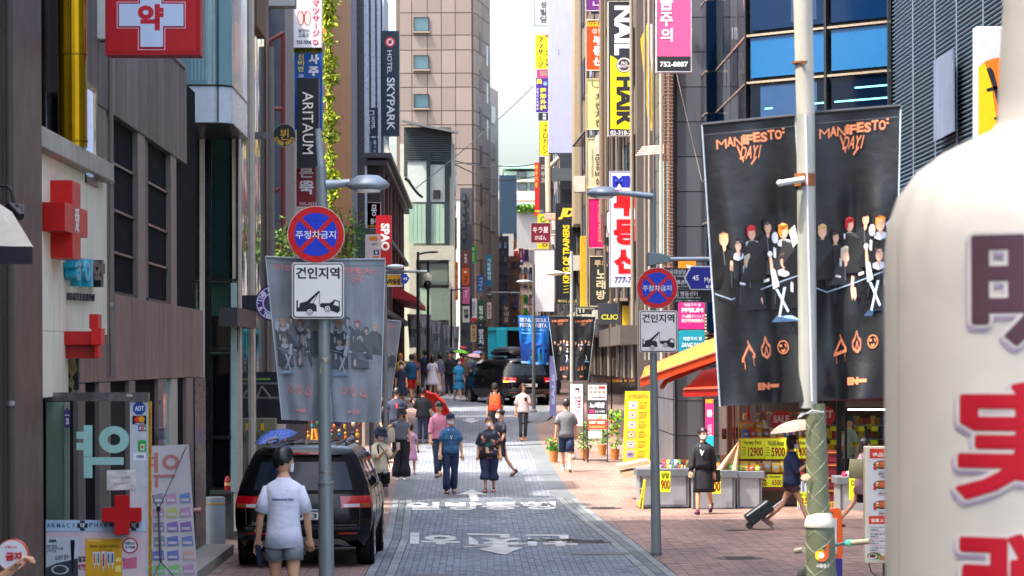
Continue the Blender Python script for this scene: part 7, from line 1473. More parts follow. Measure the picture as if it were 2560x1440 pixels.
bag('cream tote bag on the shoulder of the woman in the black bucket hat', P['w'](P['sp'](.9)+Vector((-.22,-.02,0))),.2,.1,.36,(206,196,176))
person('child in a pink skirt half hidden behind the wide black trousers',1026,72,1.2,170, None, None,('tee',(190,150,180),{}),('skirt',(206,150,190),{'len':.5}),('bob',(30,24,26)),(220,180,200))
P = person('man in a navy t-shirt with a red print seen from behind near the grey banner',991,82,1.72,176,[(4,16,16),(2,18,22)], None,('tee',(30,38,64),{'loose':1.2}),('shorts',(30,32,44),{'L':.9}),('short',(24,24,24)), build=1.1)
mb = MB(); q = P['sp'](1.3); mb.prism([Vector((-.06,.165, q.z-.1)), Vector((.0,.17, q.z-.1)), Vector((.02,.168, q.z+.05)), Vector((-.04,.165, q.z+.04))],[Vector((-.06,.17, q.z-.1)), Vector((.0,.178, q.z-.1)), Vector((.02,.174, q.z+.05)), Vector((-.04,.17, q.z+.04))]); mb.build('back_print', mat((196,60,74), rough=.7), P['t'], local=True)
P = person('woman in a loose black top and dark trousers seen from behind with a red umbrella',1057,86.5,1.55,190,[(-4,20,20),(30,14,100)],[(3,6),(8,12)],('tee',(28,32,40),{'loose':1.35,'sleeve':.95}),('trousers',(36,42,66),{'L':1.85}),('short',(30,24,26)),(40,40,44))
umbrella('big bright red umbrella tilted behind the woman in the loose black top',1084,1010,87.6,96,(232,40,14),(-30,34),.5)
bag('small grey-brown handbag carried by the woman with the red umbrella', P['w'](P['AR'][-1][2])+Vector((0,0,-.2)),.2,.1,.2,(96,80,80))
person('dark-clothed person leaning out beside the grey banner stall',958,77,1.66,60, None, None,('tee',(32,26,32),{}),('trousers',(30,30,36)),('long',(40,26,26)))
# the crowd at the crossing
CR =[('woman in a navy v-neck dress and pale mask standing at the far crossing',1003,109,1.58,0,('tee',(28,38,66)),('dress',(28,38,66),{'len':.45}),('fringe',(30,24,24)),(216,196,206)),('blonde person in a yellow-orange top in the far crowd',1001,117,1.7,170,('tee',(226,180,90)),('skirt',(220,160,30),{'len':.4}),('bun',(206,130,50)), None),('man in a blue t-shirt, bright red shorts and red shoes in the far crowd',1029,113,1.74,200,('tee',(26,84,124),{'loose':1.2}),('shorts',(226,40,36),{'L':.95}),('short',(26,24,26)),(170,190,210)),('woman with long light brown hair behind the man in red shorts',1037,118,1.7,160,('tee',(150,70,60)),('skirt',(170,120,80),{'len':.5}),('long',(150,110,80)), None),('man in a navy t-shirt and grey trousers walking away in the crowd',1063,124,1.8,180,('tee',(38,46,76),{'loose':1.1}),('trousers',(60,66,76)),('short',(30,26,28)), None),('woman with long dark hair in a flared white dress walking away',1081,119,1.62,178,('tee',(216,214,226)),('dress',(216,214,226),{'len':.52,'flare':1.5}),('long',(66,36,40)), None),('person in beige overalls with dark hair beside the white dress',1101,121,1.7,190,('tee',(110,110,130)),('trousers',(196,176,166),{'wide':1.4}),('bob',(30,28,34)), None),('man in a dark polo shirt and navy trousers facing the viewer in the far crowd',1123,121,1.72,0,('tee',(26,28,42),{'loose':1.15}),('trousers',(26,38,66)),('short',(50,36,34)), None),('woman in a bright blue tunic dress and white mask striding across the street',1146,113.5,1.6,40,('tee',(50,150,200),{'loose':1.3}),('dress',(50,150,200),{'len':.5,'flare':1.35}),('bob',(30,26,28)),(236,230,230)),('woman in brown top and trousers just behind the bright blue dress',1163,119,1.62,10,('tee',(86,74,70),{'loose':1.15}),('trousers',(96,78,72),{'wide':1.3}),('bob',(30,24,24)), None),('person in a grey-green shirt further back under the green umbrella',1172,126,1.7,0,('tee',(120,134,124)),('trousers',(60,60,66)),('short',(30,26,26)), None),('woman in blue under the pink umbrella behind the turning minivan',1189,123,1.62,20,('tee',(110,130,160)),('skirt',(90,80,90),{'len':.5}),('short',(180,110,60)), None),('young man in a beige shirt at the front of the turning minivan',1206,117,1.74,20,('tee',(206,196,190),{'loose':1.1}),('shorts',(70,70,80)),('fringe',(40,26,26)), None),('person in dark clothes under the black umbrella at the back of the crowd',1131,129,1.68,0,('tee',(60,50,70)),('trousers',(40,40,50)),('short',(24,24,26)), None),('person in a red top at the back of the crowd',1153,133,1.66,180,('tee',(190,50,60)),('trousers',(50,50,60)),('short',(24,24,26)), None)]
rr_ = random.Random(9)
for k,(lb, px, d, h, yw, tp_, bt_, hr, mk)in enumerate(CR):
 a = rr_.uniform(6,16); st = 24 if 'striding' in lb else a
 person(lb, px, d, h, yw,[(-a,10,14),(a,10,18)],[(st,6),(-st,14 if st<20 else 6)], tp_, bt_, hr,(200,30,40)if 'red shoes' in lb else rr_.choice([(40,36,38),(210,200,190),(190,140,110)]), mk)
for lb,px,py,d,w_,c_ in(('bright green and yellow umbrella over the far crowd',1152,882,122,38,(120,200,40)),('pale pink umbrella over the far crowd',1186,892,122.5,40,(244,190,190)),('pale violet umbrella behind the pink one',1197,884,127,34,(150,156,210)),('dark umbrella at the back of the far crowd',1130,876,129,34,(44,46,60)),('crimson umbrella behind the green one',1157,870,133,22,(206,20,50))):
 umbrella(lb, px, py, d, w_, c_,(6,6),.7)
t = thing('traffic_drum','orange and white striped traffic drum among the far crowd','barrier',(W(1109,940,124).x,124, gz(124)))
for i in range(5):mb = MB(); z = gz(124)+i*.17; c = t.location; mb.cyl((c.x, c.y, z),(c.x, c.y, z+.165),.14-.01*i, n=14); mb.build('band', mat((226,80,20)if i%2==0 else(230,220,214), rough=.5), t)
# ============================================================ pharmacy front: glass door, stickers, posters, stands
dD = 29.8
t = thing('glass_door','open glass pharmacy door with a mint Korean letter, card stickers and a steel top rail','door', tuple(W(240,1000, dD)))
pb('top_rail',112,981,372,1003, dD-.03,.06, mat((150,150,146), rough=.25, metal=.8, streak=.3), t); pb('glass',114,1003,370,1560, dD,.012, glass_clear((244,250,248),.05), t)
pb('edge_strip',366,1003,371,1560, dD-.01,.03, mat((190,196,196), rough=.4), t); pb('gold_edge',371,1003,378,1560, dD-.01,.06, mat((206,150,20), rough=.25, metal=.5), t)
pb('side_blind',116,1005,160,1300, dD+.25,.02, mat((176,196,176), rough=.7), t); pb('door_stile',161,1005,173,1300, dD+.2,.04, mat((206,206,190), rough=.5), t); pb('closer',316,986,330,992, dD-.06,.04, mat((190,180,150), rough=.4), t)
A = Art(FR(dD), t,.004,.002); MN = mat((160,206,194), rough=.4)
A.disc(285,1099,38, MN, ry=34, r0=.42); A.rect(209,1063,231,1142, MN); A.rect(191,1079,209,1097, MN); A.rect(191,1107,209,1125, MN); A.rect(209,1143,309,1162, MN); A.rect(209,1162,231,1195, MN)
A.rect(325,1003,366,1300, mat((200,204,206), rough=.5),'sticker_backing', lay=0)
A.poly([(348+17*math.cos(R(22.5+45*i)),1021-17*math.sin(R(22.5+45*i)))for i in range(8)], mat((20,70,150), rough=.4),'sticker', lay=1); A.poly([(348+14.5*math.cos(R(22.5+45*i)),1021-14.5*math.sin(R(22.5+45*i)))for i in range(8)], mat((40,100,180), rough=.4),'sticker', lay=2); A.poly([(348+13.8*math.cos(R(22.5+45*i)),1021-13.8*math.sin(R(22.5+45*i)))for i in range(8)], mat((20,70,150), rough=.4),'sticker', lay=3); A.text('ADT',337,1015,360,1027, mat(WH, rough=.4), bold=.03, lay=4)
A.rect(331,1039,366,1061, mat((20,18,20), rough=.4),'sticker', lay=1); A.disc(344,1048,7.6, mat((226,60,40), rough=.4), lay=2); A.disc(354,1048,7.6, mat((240,160,30), rough=.4), lay=3); A.text('mastercard',338,1056,360,1060, mat(WH, rough=.4), lay=3)
for i,c_ in enumerate(((30,70,160),(200,40,50),(30,130,60))):A.rect(345.5+i*7,1063,352+i*7,1078, mat(c_, rough=.4),'sticker', lay=1); A.text('JCB'[i],346.5+i*7,1067,351+i*7,1074, mat(WH, rough=.4), lay=2)
A.rect(352,1081,365,1097, mat((206,214,214), rough=.4),'sticker', lay=1); A.rect(345,1101,365,1129, mat((30,170,70), rough=.4),'sticker', lay=1); A.rect(351,1110,361,1126, mat((220,224,200), rough=.4),'sticker', lay=2); A.rect(353,1114,359,1121, mat((206,90,80), rough=.4),'sticker', lay=3)
A.rect(333,1132,366,1151, mat((232,234,238), rough=.4),'sticker', lay=1); A.text('VISA',341,1138,360,1145, mat((30,50,130), rough=.4), bold=.04, shear=.3, lay=2)
A.poly([(161,1027),(168,1018),(175,1027),(175,1069),(161,1069)][::-1], mat((64,50,110), rough=.4),'number_plate', lay=1); A.text('20',165,1045,172,1061, mat(WH, rough=.4), bold=.03, lay=2); A.rect(162,1037,174,1038.5, mat(WH, rough=.4), lay=2)
A.rect(115,1300,367,1329, mat((186,208,226), rough=.45),'banner_strip', lay=0); TB = mat((30,110,140), rough=.4); DN = mat((36,48,70), rough=.4)
for i,ch in enumerate('ARMACY'):A.text(ch,117+i*12.4,1308,126+i*12.4,1319, TB, bold=.02, lay=1)
for i,ch in enumerate('PHARM'):A.text(ch,223+i*12.6,1307,232+i*12.6,1318, TB, bold=.02, lay=1)
for cx_ in(206,334):A.rect(cx_-13,1308, cx_+13,1320, DN, lay=1); A.rect(cx_-6,1301, cx_+6,1327, DN, lay=1); A.text('약', cx_-6,1307, cx_+6,1321, mat(WH, rough=.4), lay=2)
A.rect(115,1330,367,1560, mat((222,196,200), rough=.5),'poster_backing', lay=0)
A.rect(115,1342,198,1440, mat((206,212,214), rough=.5),'poster', lay=1); A.text('ABA',121,1348,142,1356, BK_ if False else mat(BK, rough=.4), bold=.05, lay=2); A.text('두피의 정수',138,1390,172,1404, mat(BK, rough=.4), lay=2, slope=6)
A.text('달팽이 이데이토\n어마스크팩 인텐시브 앰플\n[3+3매 가능성]',117,1362,158,1382, mat((60,60,66), rough=.4), lay=2)
A.poly([(115,1420),(140,1408),(170,1402),(195,1395),(196,1500),(115,1500)][::-1], mat((60,66,74), rough=.4),'poster', lay=2); A.disc(150,1424,22, mat((190,196,200), rough=.4), ry=12, r0=.75, lay=3); A.poly([(176,1350),(187,1350),(185,1410),(181,1440),(178,1410)][::-1], mat((24,34,48), rough=.3),'poster', lay=3)
A.text('달고',196,1390,214,1405, mat((60,40,50), rough=.4), bold=.05, lay=2); A.text('明犾',196,1410,216,1426, mat((170,30,40), rough=.4), bold=.05, lay=2)
YL = mat((226,168,24), rough=.45, var=.1); A.rect(214,1347,305,1500, YL,'yellow_poster', lay=3); A.rect(219,1350,253,1353, mat((240,214,130), rough=.4), lay=4); A.text('처방전이 필요없는 이태민연고',224,1362,298,1370, mat((60,40,20), rough=.4), lay=4); A.text('FOR ITCH RELIEF',245,1373,280,1376, mat((90,60,20), rough=.4), lay=4)
for i,(x, c_)in enumerate(((236,(230,120,60)),(246,(60,150,160)),(259,(200,40,110)),(271,(40,120,180)),(281,(60,90,170)))):
 h_ = 8 if i==2 else 0; A.poly([(x-5,1380-h_*.2),(x+5,1380-h_*.2),(x+3,1412+h_),(x-3,1412+h_)][::-1], mat((226,226,230), rough=.3),'tube_picture', lay=4); A.rect(x-2.2,1384, x+2.2,1408+h_, mat(c_, rough=.4), lay=5); A.rect(x-1,1412+h_, x+1,1422+h_, mat((210,210,214), rough=.4), lay=5)
A.rect(290,1394,302,1404, mat((244,220,110), rough=.5), lay=4); A.rect(288,1414,302,1430, mat((244,220,110), rough=.5), lay=4)
A.disc(325,1364,20, mat((200,40,60), rough=.4), lay=2); A.disc(325,1364,16.5, mat((236,232,234), rough=.4), lay=3); A.text('대한민국',313,1355,338,1362, mat((40,30,40), rough=.4), bold=.03, lay=4); A.text('인기제품',313,1365,338,1372, mat((40,30,40), rough=.4), bold=.03, lay=4)
A.poly([(307,1398),(342,1392),(342,1420),(307,1422)][::-1], mat((216,110,140), rough=.4),'poster', lay=2); A.text('C',306,1394,314,1402, mat((120,40,70), rough=.4), lay=3); A.done()
t = thing('paper_notice','crumpled white paper notice taped on the glass pharmacy door','notice', tuple(W(304,1225, dD-.02))); f = lambda u,v,off = 0:W(267+73*u,1176+50*v-2*u, dD-.015-.008*math.sin(u*9+v*4)*math.sin(v*7)-off); mb = MB(); mb.grid(f,14,10); mb.build('sheet', mat((216,212,206), rough=.9, bump=.4, scale=10), t, smooth='all')
A = Art(f, t); A.text('약사 부재중',.2,.3,.8,.45, mat((180,176,180), rough=.8)); A.text('곧 돌아옵니다',.25,.6,.75,.72, mat((180,176,180), rough=.8)); A.done()
def cross3(lab, pts, d, t_, c_, c2=None):
 t = thing('cross_sign', lab,'sign', tuple(W(pts[0][0], pts[0][1], d))); return t
t = thing('cross_sign','red box cross mounted on the glass pharmacy door','sign', tuple(W(305,1285, dD-.2))); mb = MB(); P_ =[(286,1238),(324,1238),(324,1269),(354,1269),(354,1305),(324,1305),(324,1336),(286,1336),(286,1305),(255,1305),(255,1269),(286,1269)][::-1]
mb.prism([W(a, b, dD-.16)for a, b in P_],[W(a, b, dD-.02)for a, b in P_]); mb.build('cross', mat((196,12,20), rough=.35, streak=.05), t, bev=.004)
def wallcross(label, yc, zc, arm, wd, x0, x1, c_, txt=None):
 t = thing('cross_sign', label,'sign',(x1, yc, zc)); a,w = arm,wd; P_ =[(-w,-a),(w,-a),(w,-w),(a,-w),(a, w),(w, w),(w, a),(-w, a),(-w, w),(-a, w),(-a,-w),(-w,-w)]
 mb = MB(); mb.prism([(x1, yc+p*2.2, zc+q)for p, q in P_],[(x0, yc+p*2.2, zc+q)for p, q in P_]); mb.build('cross', mat(c_, rough=.35), t, bev=.004)
 if txt:A = Art(lambda u, v, off=0:Vector((x1+off, yc-w*2.0+4*w*u, zc+w*.9-1.8*w*v)), t); A.text(txt,.18,.0,.85,1.0, mat((232,220,210), rough=.5), bold=.03); A.done()
y1_ =(dXa(150,-4.0)); wallcross('tall red three-dimensional cross with a white Chinese character on the cream pharmacy wall',29.95, zat(545,29.8),.385,.14,-4.2,-3.98,(196,24,20),'爱')
t = thing('cross_sign','red horizontal box cross jutting out at the lower corner of the cream wall','sign', tuple(W(190,860,31)))
def fbox(nm, x0, y0, x1, y1, d, tt, c_):pb(nm, x0, y0, x1, y1, d, tt, mat(c_, rough=.35), t, bev=.004)
fbox('arm',115,828,252,862,30.6,.25,(186,14,12)); fbox('lower_arm',123,862,246,896,30.7,.25,(170,10,10)); fbox('upper_arm',223,785,245,822,30.6,.3,(190,20,16)); fbox('end_face',228,820,253,862,30.5,.3,(206,24,16)); fbox('end_face',236,862,246,895,30.55,.3,(206,24,16))
PW2 = PX(-4.19); t = thing('wall_lettering','raised cyan and black Korean pharmacy letters with PHARMACY on the cream wall','lettering', tuple(PW2(200,680)))
def solidtext(s, x0, y0, x1, y1, c_, th, bold):
 vs,fs,asp = glyphs(s, bold); n = len(vs); e ={}; mb = MB(); P0 =[PW2(x0+(x1-x0)*u, y1-(y1-y0)*v,-th)for u, v in vs]; P1 =[PW2(x0+(x1-x0)*u, y1-(y1-y0)*v,0)for u, v in vs]
 P0 =[Vector((-4.19+th, p.y, p.z))for p in P1]
 for f_ in fs:
  for a,b in zip(f_, f_[1:]+f_[:1]):e[(a, b)] = e.get((a, b),0)+1
 F_ =[tuple(f_)for f_ in fs]+[(a, b, n+b, n+a)for(a, b)in e if(b, a)not in e]; mb.add(P0+P1, F_); mb.build('lettering', mat(c_, rough=.35), t)
solidtext('하',160,645,184,716,(40,170,196),.12,.06); solidtext('이',184,648,205,717,(40,170,196),.12,.06); solidtext('약',205,650,236,718,(44,50,56),.12,.06)
for i,ch in enumerate('PHARMACY'):solidtext(ch,168+i*7.8,732+i*.5,174+i*7.6,750+i*.5,(54,58,62),.05,.02)
# x-banner stand seen from behind
t = thing('banner_stand','white pharmacy banner stand seen from behind with mirrored product pictures','banner stand',(W(440,1440,34.5).x,34.5,.2)); dX = 34.5
def xb(u, v, off=0):return W((376+96*u)*(1-v)+(372+122*u)*v,(1115-4*u)*(1-v)+1452*v, dX+.02*math.sin(u*3.1)-off)
mb = MB(); mb.grid(xb,12,24); mb.build('sheet', mat((214,208,208), rough=.6, var=.05, bump=.1), t, smooth='all'); A = Art(xb, t,.004,.002); RD = mat((206,130,120), rough=.6)
A.disc(.52,.125,.22, RD, ry=.055, r0=.55); A.rect(.1,.05,.2,.2, RD); A.rect(-.02,.08,.1,.1, RD); A.rect(-.02,.13,.1,.15, RD); A.rect(.08,.215,.62,.235, RD); A.rect(.12,.235,.2,.31, RD)
rs = random.Random(3)
for r_ in range(6):
 for c__ in range(3):
  u = .08+.31*c__+rs.uniform(-.02,.02); v = .36+.105*r_; cl = rs.choice([(120,130,190),(130,150,200),(150,120,190),(200,206,120),(226,180,170),(180,206,190),(150,210,130),(206,160,190),(150,150,160)]); A.poly([(u, v+.005),(u+.24, v-.008),(u+.25, v+.03),(u+.26, v+.065),(u+.01, v+.07)][::-1], mat(cl, rough=.6), lay=1); A.rect(u+.03, v+.035, u+.22, v+.055, mat((216,210,214), rough=.6), lay=2)
A.done()
mb = MB(); c0 = W(396,1275, dX-.12); mb.tube([W(330,1124, dX-.05), c0, W(466,1116, dX-.05)],.006,6); mb.cyl(c0, W(402,1405, dX-.12),.013,.016, n=12); mb.tube([W(384,1440, dX-.3), W(402,1405, dX-.12), W(434,1440, dX-.2)],.006,6); mb.build('frame', mat((120,122,126), rough=.3, metal=.8), t)
mb = MB(); mb.cyl(W(396,1266, dX-.13), W(396,1278, dX-.13),.025, n=12); mb.build('hub', M_frame, t)
for px,py,d,lb in((538,1242,48.4,'nearer round grey concrete drum at the foot of the glass building'),(576,1222,51.5,'farther round grey concrete drum at the foot of the glass building')):
 c = W(px, py, d); t = thing('concrete_drum', lb,'bollard',(c.x, d, gz(d)),'concrete drums'); mb = MB(); mb.lathe((c.x, d, gz(d)),[(.16,0),(.16, c.z-gz(d)-.02),(.145, c.z-gz(d)),(.0, c.z-gz(d))],28); mb.build('drum', mat((130,138,144), rough=.8, bump=.2), t, smooth=40)
 mb = MB(); mb.lathe((c.x, d, c.z-.12),[(.155,0),(.164,0),(.164,.025),(.155,.025)],28); mb.build('band', mat((196,150,40), rough=.6), t)
t = thing('fire_extinguisher','small red fire extinguisher standing inside the glass building doorway','fire extinguisher', tuple(W(569,1225,49.6))); c = W(569,1226,49.6); mb = MB(); mb.lathe(c,[(.045,0),(.05,.02),(.05,.18),(.03,.22),(.012,.24)],16); mb.build('cylinder', mat((170,20,30), rough=.3), t, smooth=40); mb = MB(); mb.lathe(c,[(.051,.08),(.052,.08),(.052,.13),(.051,.13)],16); mb.build('label_band', mat((206,190,120), rough=.5), t)
# spotlight, awning and cables on the brown building, round orange sign
t = thing('wall_spotlight','black gooseneck spotlight on the dark brown wall','lamp', tuple(W(40,520,24))); mb = MB(); mb.tube([W(-20,464,24), W(18,465,24), W(28,475,24), W(36,510,24)],.012,8); mb.build('arm', M_frame, t, smooth=40); mb = MB(); mb.cyl(W(24,515,24), W(52,543,23.9),.045,.035, n=14); mb.box(*[v for v in(W(28,512,24).x, W(48,512,24).x,23.95,24.05, zat(522,24), zat(508,24))]); mb.build('head', M_frame, t, bev=.004)
mb = MB(); mb.tube([W(46,510,24), W(60,516,23.95), W(58,526,23.95), W(48,528,24)],.004,6); mb.build('lead', mat((150,150,156), rough=.5), t)
t = thing('window_awning','cream sloping awning with a black valance at the left edge','awning', tuple(W(30,620,22))); mb = MB(); mb.hexa([W(-60,612,21.5), W(84,618,21.5), W(30,530,22.5), W(-60,470,22.5)],[W(-60,616,21.7), W(82,622,21.7), W(28,534,22.7), W(-60,474,22.7)]); mb.build('cover', mat((206,192,170), rough=.7), t); pb('valance',-60,616,80,660,21.5,.04, mat((40,36,44), rough=.8), t)
round_sign('round white no-entry board with an orange rim and red Korean letters at the lower left',30,1388,40,19,(226,222,224),[('t','금지',14,1380,54,1402,(200,24,36),{'bold':.06}),('t','드립니다',12,1364,42,1371,(200,60,60),{})],(232,90,30), name='barrier_board', thick=.05)
t = thing('cable_bundle','loose cables hanging below the lower red cross','cable', tuple(W(182,930,31))); mb = MB()
for i in range(6):mb.tube([W(176+i*2,896,31), W(172+i*4,925,30.9), W(184-i*3,955,31), W(178+i*3,990,31)],.006,5)
mb.build('cables', mat((150,130,80), rough=.6), t); pb('junction_box',172,897,196,975,31.3,.1, mat((24,28,34), rough=.5), t)
# ============================================================ plants
def leaves(mb, pts, size, rnd, tints, n_per=1):
 for p in pts:
  for _ in range(n_per):
   a = Vector((rnd.gauss(0,1), rnd.gauss(0,1), rnd.gauss(0,1))).normalized(); b = a.cross(Vector((rnd.gauss(0,1), rnd.gauss(0,1), rnd.gauss(0,.4)))).normalized(); s = size*rnd.uniform(.6,1.3); mb.c = rnd.choice(tints)
   mb.add([p-a*s, p-b*s*.45, p+a*s, p+b*s*.45],[(0,1,2,3)])
def leafmat(rgb, name='leaf'):
 m = paver_mat(rgb, name); m.node_tree.nodes['Principled BSDF'].inputs['Roughness'].default_value = .6; return m
LT =[(1,1,1),(.35,.5,.4),(1.3,1.25,.7),(.6,.75,.5),(1.1,1.05,.8),(.45,.6,.3)]; rnd = random.Random(21)
t = thing('climbing_ivy','column of bright yellow-green ivy climbing the edge of the ochre building','ivy',(W(825,640,83).x,83,4)); mb = MB(); pts =[]
for i in range(9000):
 py = rnd.uniform(-30,640); k = 1-max(0,(py-520)/160); w = 12+7*math.sin(py*.045)+6*math.sin(py*.13+1)+4*math.sin(py*.31)
 pts.append(W(820+.014*py+rnd.gauss(0,.5)*w*max(.3, k), py,83+rnd.uniform(-.35,.2)))
leaves(mb, pts,.07, rnd, LT); mb.build('foliage', leafmat((150,160,30),'ivy_leaf'), t, colattr=True, kind='stuff')
mb = MB(); mb.tube([W(822,640,83.3), W(818,400,83.3), W(822,200,83.3), W(818,-30,83.3)],.05,6); mb.build('stem', mat((84,66,40), rough=.9), t)
t = thing('climbing_ivy','tuft of ivy growing between the white massage sign and the blue sign','ivy', tuple(W(770,124,69.2))); mb = MB(); leaves(mb,[W(rnd.uniform(736,806), rnd.gauss(124,4),69.1)for _ in range(500)],.04, rnd, LT); mb.build('foliage', leafmat((150,150,30),'ivy_leaf'), t, colattr=True, kind='stuff')
def branchy(label, base, tips, d, n, size, c):
 t = thing('small_tree', label,'tree', tuple(W(*base, d))); mb = MB(); pts =[]
 for(x, y)in tips:
  a,b = W(*base, d),W(x, y, d+rnd.uniform(-.4,.4)); m = a.lerp(b,.5)+Vector((rnd.uniform(-.1,.1),0,.1)); mb.tube([a, m, b],[.03,.018,.006],6)
  for _ in range(n):f = rnd.uniform(.35,1.05); q = m.lerp(b, f*2-1)if f>.5 else a.lerp(m, f*2); pts.append(q+Vector((rnd.gauss(0,.12), rnd.gauss(0,.15), rnd.gauss(0,.1))))
 mb.build('trunk', mat((90,70,54), rough=.9), t); mb = MB(); leaves(mb, pts, size, rnd, LT); mb.build('crown', leafmat(c), t, colattr=True, kind='stuff')
branchy('leafy green branches showing left of the round no-parking sign',(716,700),[(700,580),(712,560),(694,606),(728,590),(708,632),(730,618)],60,60,.055,(96,130,40)); branchy('leafy green branches showing right of the round no-parking sign',(868,690),[(846,516),(882,540),(892,530),(872,575),(888,600),(860,620),(858,560),(878,640)],68,45,.055,(100,136,44))
t = thing('hedge','clipped green hedge on top of the far concrete wall','hedge', tuple(W(1318,520,281))); mb = MB(); leaves(mb,[W(rnd.uniform(1290,1345), rnd.uniform(514,529),280+rnd.uniform(-.5,1))for _ in range(900)],.25, rnd, LT); mb.build('foliage', leafmat((96,140,50)), t, colattr=True, kind='stuff')
def potplant(label, px, py, d, hgt, c, fl=None, n=170):
 p = W(px, py, d); z0 = gz(d); t = thing('potted_plant', label,'plant',(p.x, d, z0)); mb = MB(); mb.lathe((p.x, d, z0),[(.09,0),(.12,.24),(.125,.28),(.1,.28),(.0,.24)],18); mb.build('pot', mat((190,120,60), rough=.8), t, smooth=50); mb = MB()
 leaves(mb,[Vector((p.x+rnd.gauss(0,.09), d+rnd.gauss(0,.08), z0+.28+rnd.uniform(0, hgt)))for _ in range(n)],.06, rnd, LT); mb.build('foliage', leafmat(c), t, colattr=True, kind='stuff')
 if fl:mb = MB(); leaves(mb,[Vector((p.x+rnd.gauss(0,.1), d-.1+rnd.gauss(0,.06), z0+.45+rnd.uniform(0, hgt*.7)))for _ in range(22)],.04, rnd,[(1,1,1),(1.3,.8,.6)]); mb.build('flowers', leafmat(fl,'petal'), t, colattr=True, kind='stuff')
potplant('potted flowers in front of the pink banner stand behind the man in grey',1384,1080,77,.35,(90,150,50),(226,70,90)); potplant('green plant between the karaoke board and the dark doorway',1462,1020,78,.7,(110,150,50)); potplant('bright plant in the dark doorway left of the yellow banner',1537,1010,78,1.0,(130,190,40),(226,60,50)); potplant('plant behind the karaoke board',1505,1000,80,.9,(100,150,60))
# ============================================================ stands on the right pavement
def stand(label, x0, y0, x1, y1, d, col_, draw, lean=0, frame=(60,60,62), name='banner_stand', legs=True):
 t = thing(name, label,'banner stand' if name=='banner_stand' else 'sign',(W((x0+x1)/2, y1, d).x, d, gz(d))); f = lambda a,b,off = 0:W(a+lean*(y1-b)/(y1-y0), b, d+.18*(y1-b)/(y1-y0)-off)
 mb = MB(); mb.hexa([f(x0, y1), f(x1, y1), f(x1, y0), f(x0, y0)],[f(x0, y1)+Vector((0,.03,0)), f(x1, y1)+Vector((0,.03,0)), f(x1, y0)+Vector((0,.03,0)), f(x0, y0)+Vector((0,.03,0))]); mb.build('sheet', mat(col_, rough=.5, var=.04), t)
 if legs:
  mb = MB(); L =[f(x0-2, y0-3), f(x0-2, y1)]; Rr =[f(x1+2, y0-3), f(x1+2, y1)]
  for a,b in(L, Rr):mb.tube([a, b, Vector((b.x, d-.1, gz(d)+.02))],.015,6); mb.cyl((b.x, d-.3, gz(d)+.03),(b.x, d+.35, gz(d)+.03),.02, n=6)
  mb.cyl(L[0], Rr[0],.015, n=6); mb.cyl((L[1].x, d, gz(d)+.05),(Rr[1].x, d, gz(d)+.05),.02, n=6); mb.build('frame', mat(frame, rough=.4, metal=.4), t)
 A = Art(f, t,.004,.002); draw(A); A.done(); return t
c_ = lambda*a:mat(a, rough=.5, var=.03)
def d1(A):
 A.rect(1563,985,1617,988, c_(226,190,30)); A.text('BEAUTY SHOP',1572,984,1610,989, c_(90,80,60)); A.text('PRO TOTAL BEAUTY SHOP',1566,990,1616,996, c_(170,60,50), bold=.02)
 for i in range(6):
  y = 1003+i*24.5; x = 1567-i*.6; A.rect(x, y, x+22, y+20, c_(*[(206,180,176),(214,170,150),(200,170,160),(210,150,110),(196,160,150),(170,150,160)][i]),'picture'); A.disc(x+11, y+11,8, c_(*[(230,206,196),(232,196,176),(226,196,184),(236,190,150),(230,200,190),(120,110,130)][i]), ry=5, lay=1); A.disc(x+11, y+10,3.4, c_(60,50,60), ry=1.6, lay=2)
  A.text(['패디 네일','속눈썹','반영구','눈썹문신','왁싱제모','피부관리'][i],1593, y+1,1612, y+6, c_(120,70,40), bold=.03)
  for k in range(4):A.rect(1592, y+8+k*3,1616-k*2.5, y+9.4+k*3, c_(190,150,40)if k!=3 else c_(206,80,50))
 A.disc(1568,1154,3, c_(60,90,150)); A.text('070-7777',1576,1150,1610,1157, c_(160,140,60))
stand('tall bright yellow beauty shop banner stand with face pictures and Korean text',1557,978,1623,1158,66,(240,212,20), d1,6, name='banner_stand', legs=False)
def d2(A):A.disc(1443,977,6, c_(30,24,30), ry=8); A.disc(1442,980,4, c_(244,210,216), ry=5, lay=1); A.text('가꿈',1436,990,1452,1020, c_(60,40,50), bold=.02); A.rect(1436,1026,1452,1028, c_(150,90,110)); A.rect(1436,1032,1450,1033, c_(150,90,110))
stand('pale pink beauty banner stand with a hair profile emblem',1426,960,1457,1064,77.5,(240,190,200), d2)
def d3(A):
 A.text('Belle Cafe',1473,966,1492,972, c_(90,70,60)); A.rect(1496,965,1513,972, c_(206,50,40))
 for i in range(4):A.disc(1478+i*10.5,980,3.6, c_(150,84,40), ry=2.6)
 A.text('Chicken&Beer',1474,989,1514,996, c_(60,60,66)); A.rect(1470,1000,1516,1036, c_(40,38,42)); A.text('노래방',1474,1006,1512,1020, c_(232,232,232), bold=.04, lay=1); A.rect(1474,1024,1485,1033, c_(200,30,110), lay=1); A.text('코인 무제한',1487,1026,1512,1032, c_(200,200,200), lay=1)
 A.rect(1470,1036,1516,1048, c_(200,200,196)); A.disc(1500,1044,7, c_(226,150,100), ry=4, lay=1); A.rect(1470,1048,1516,1073, c_(214,44,24)); A.text('美发厅 美容室',1473,1052,1512,1060, c_(240,220,200), bold=.03, lay=1); A.rect(1473,1064,1512,1070, c_(240,120,60), lay=1)
t = stand('karaoke and restaurant board stand with black, white and red panels',1470,962,1516,1074,77,(222,216,214), d3)
pb('water_weight',1472,1078,1506,1098,76.8,.25, mat((226,226,214), rough=.4), t, bev=.03)
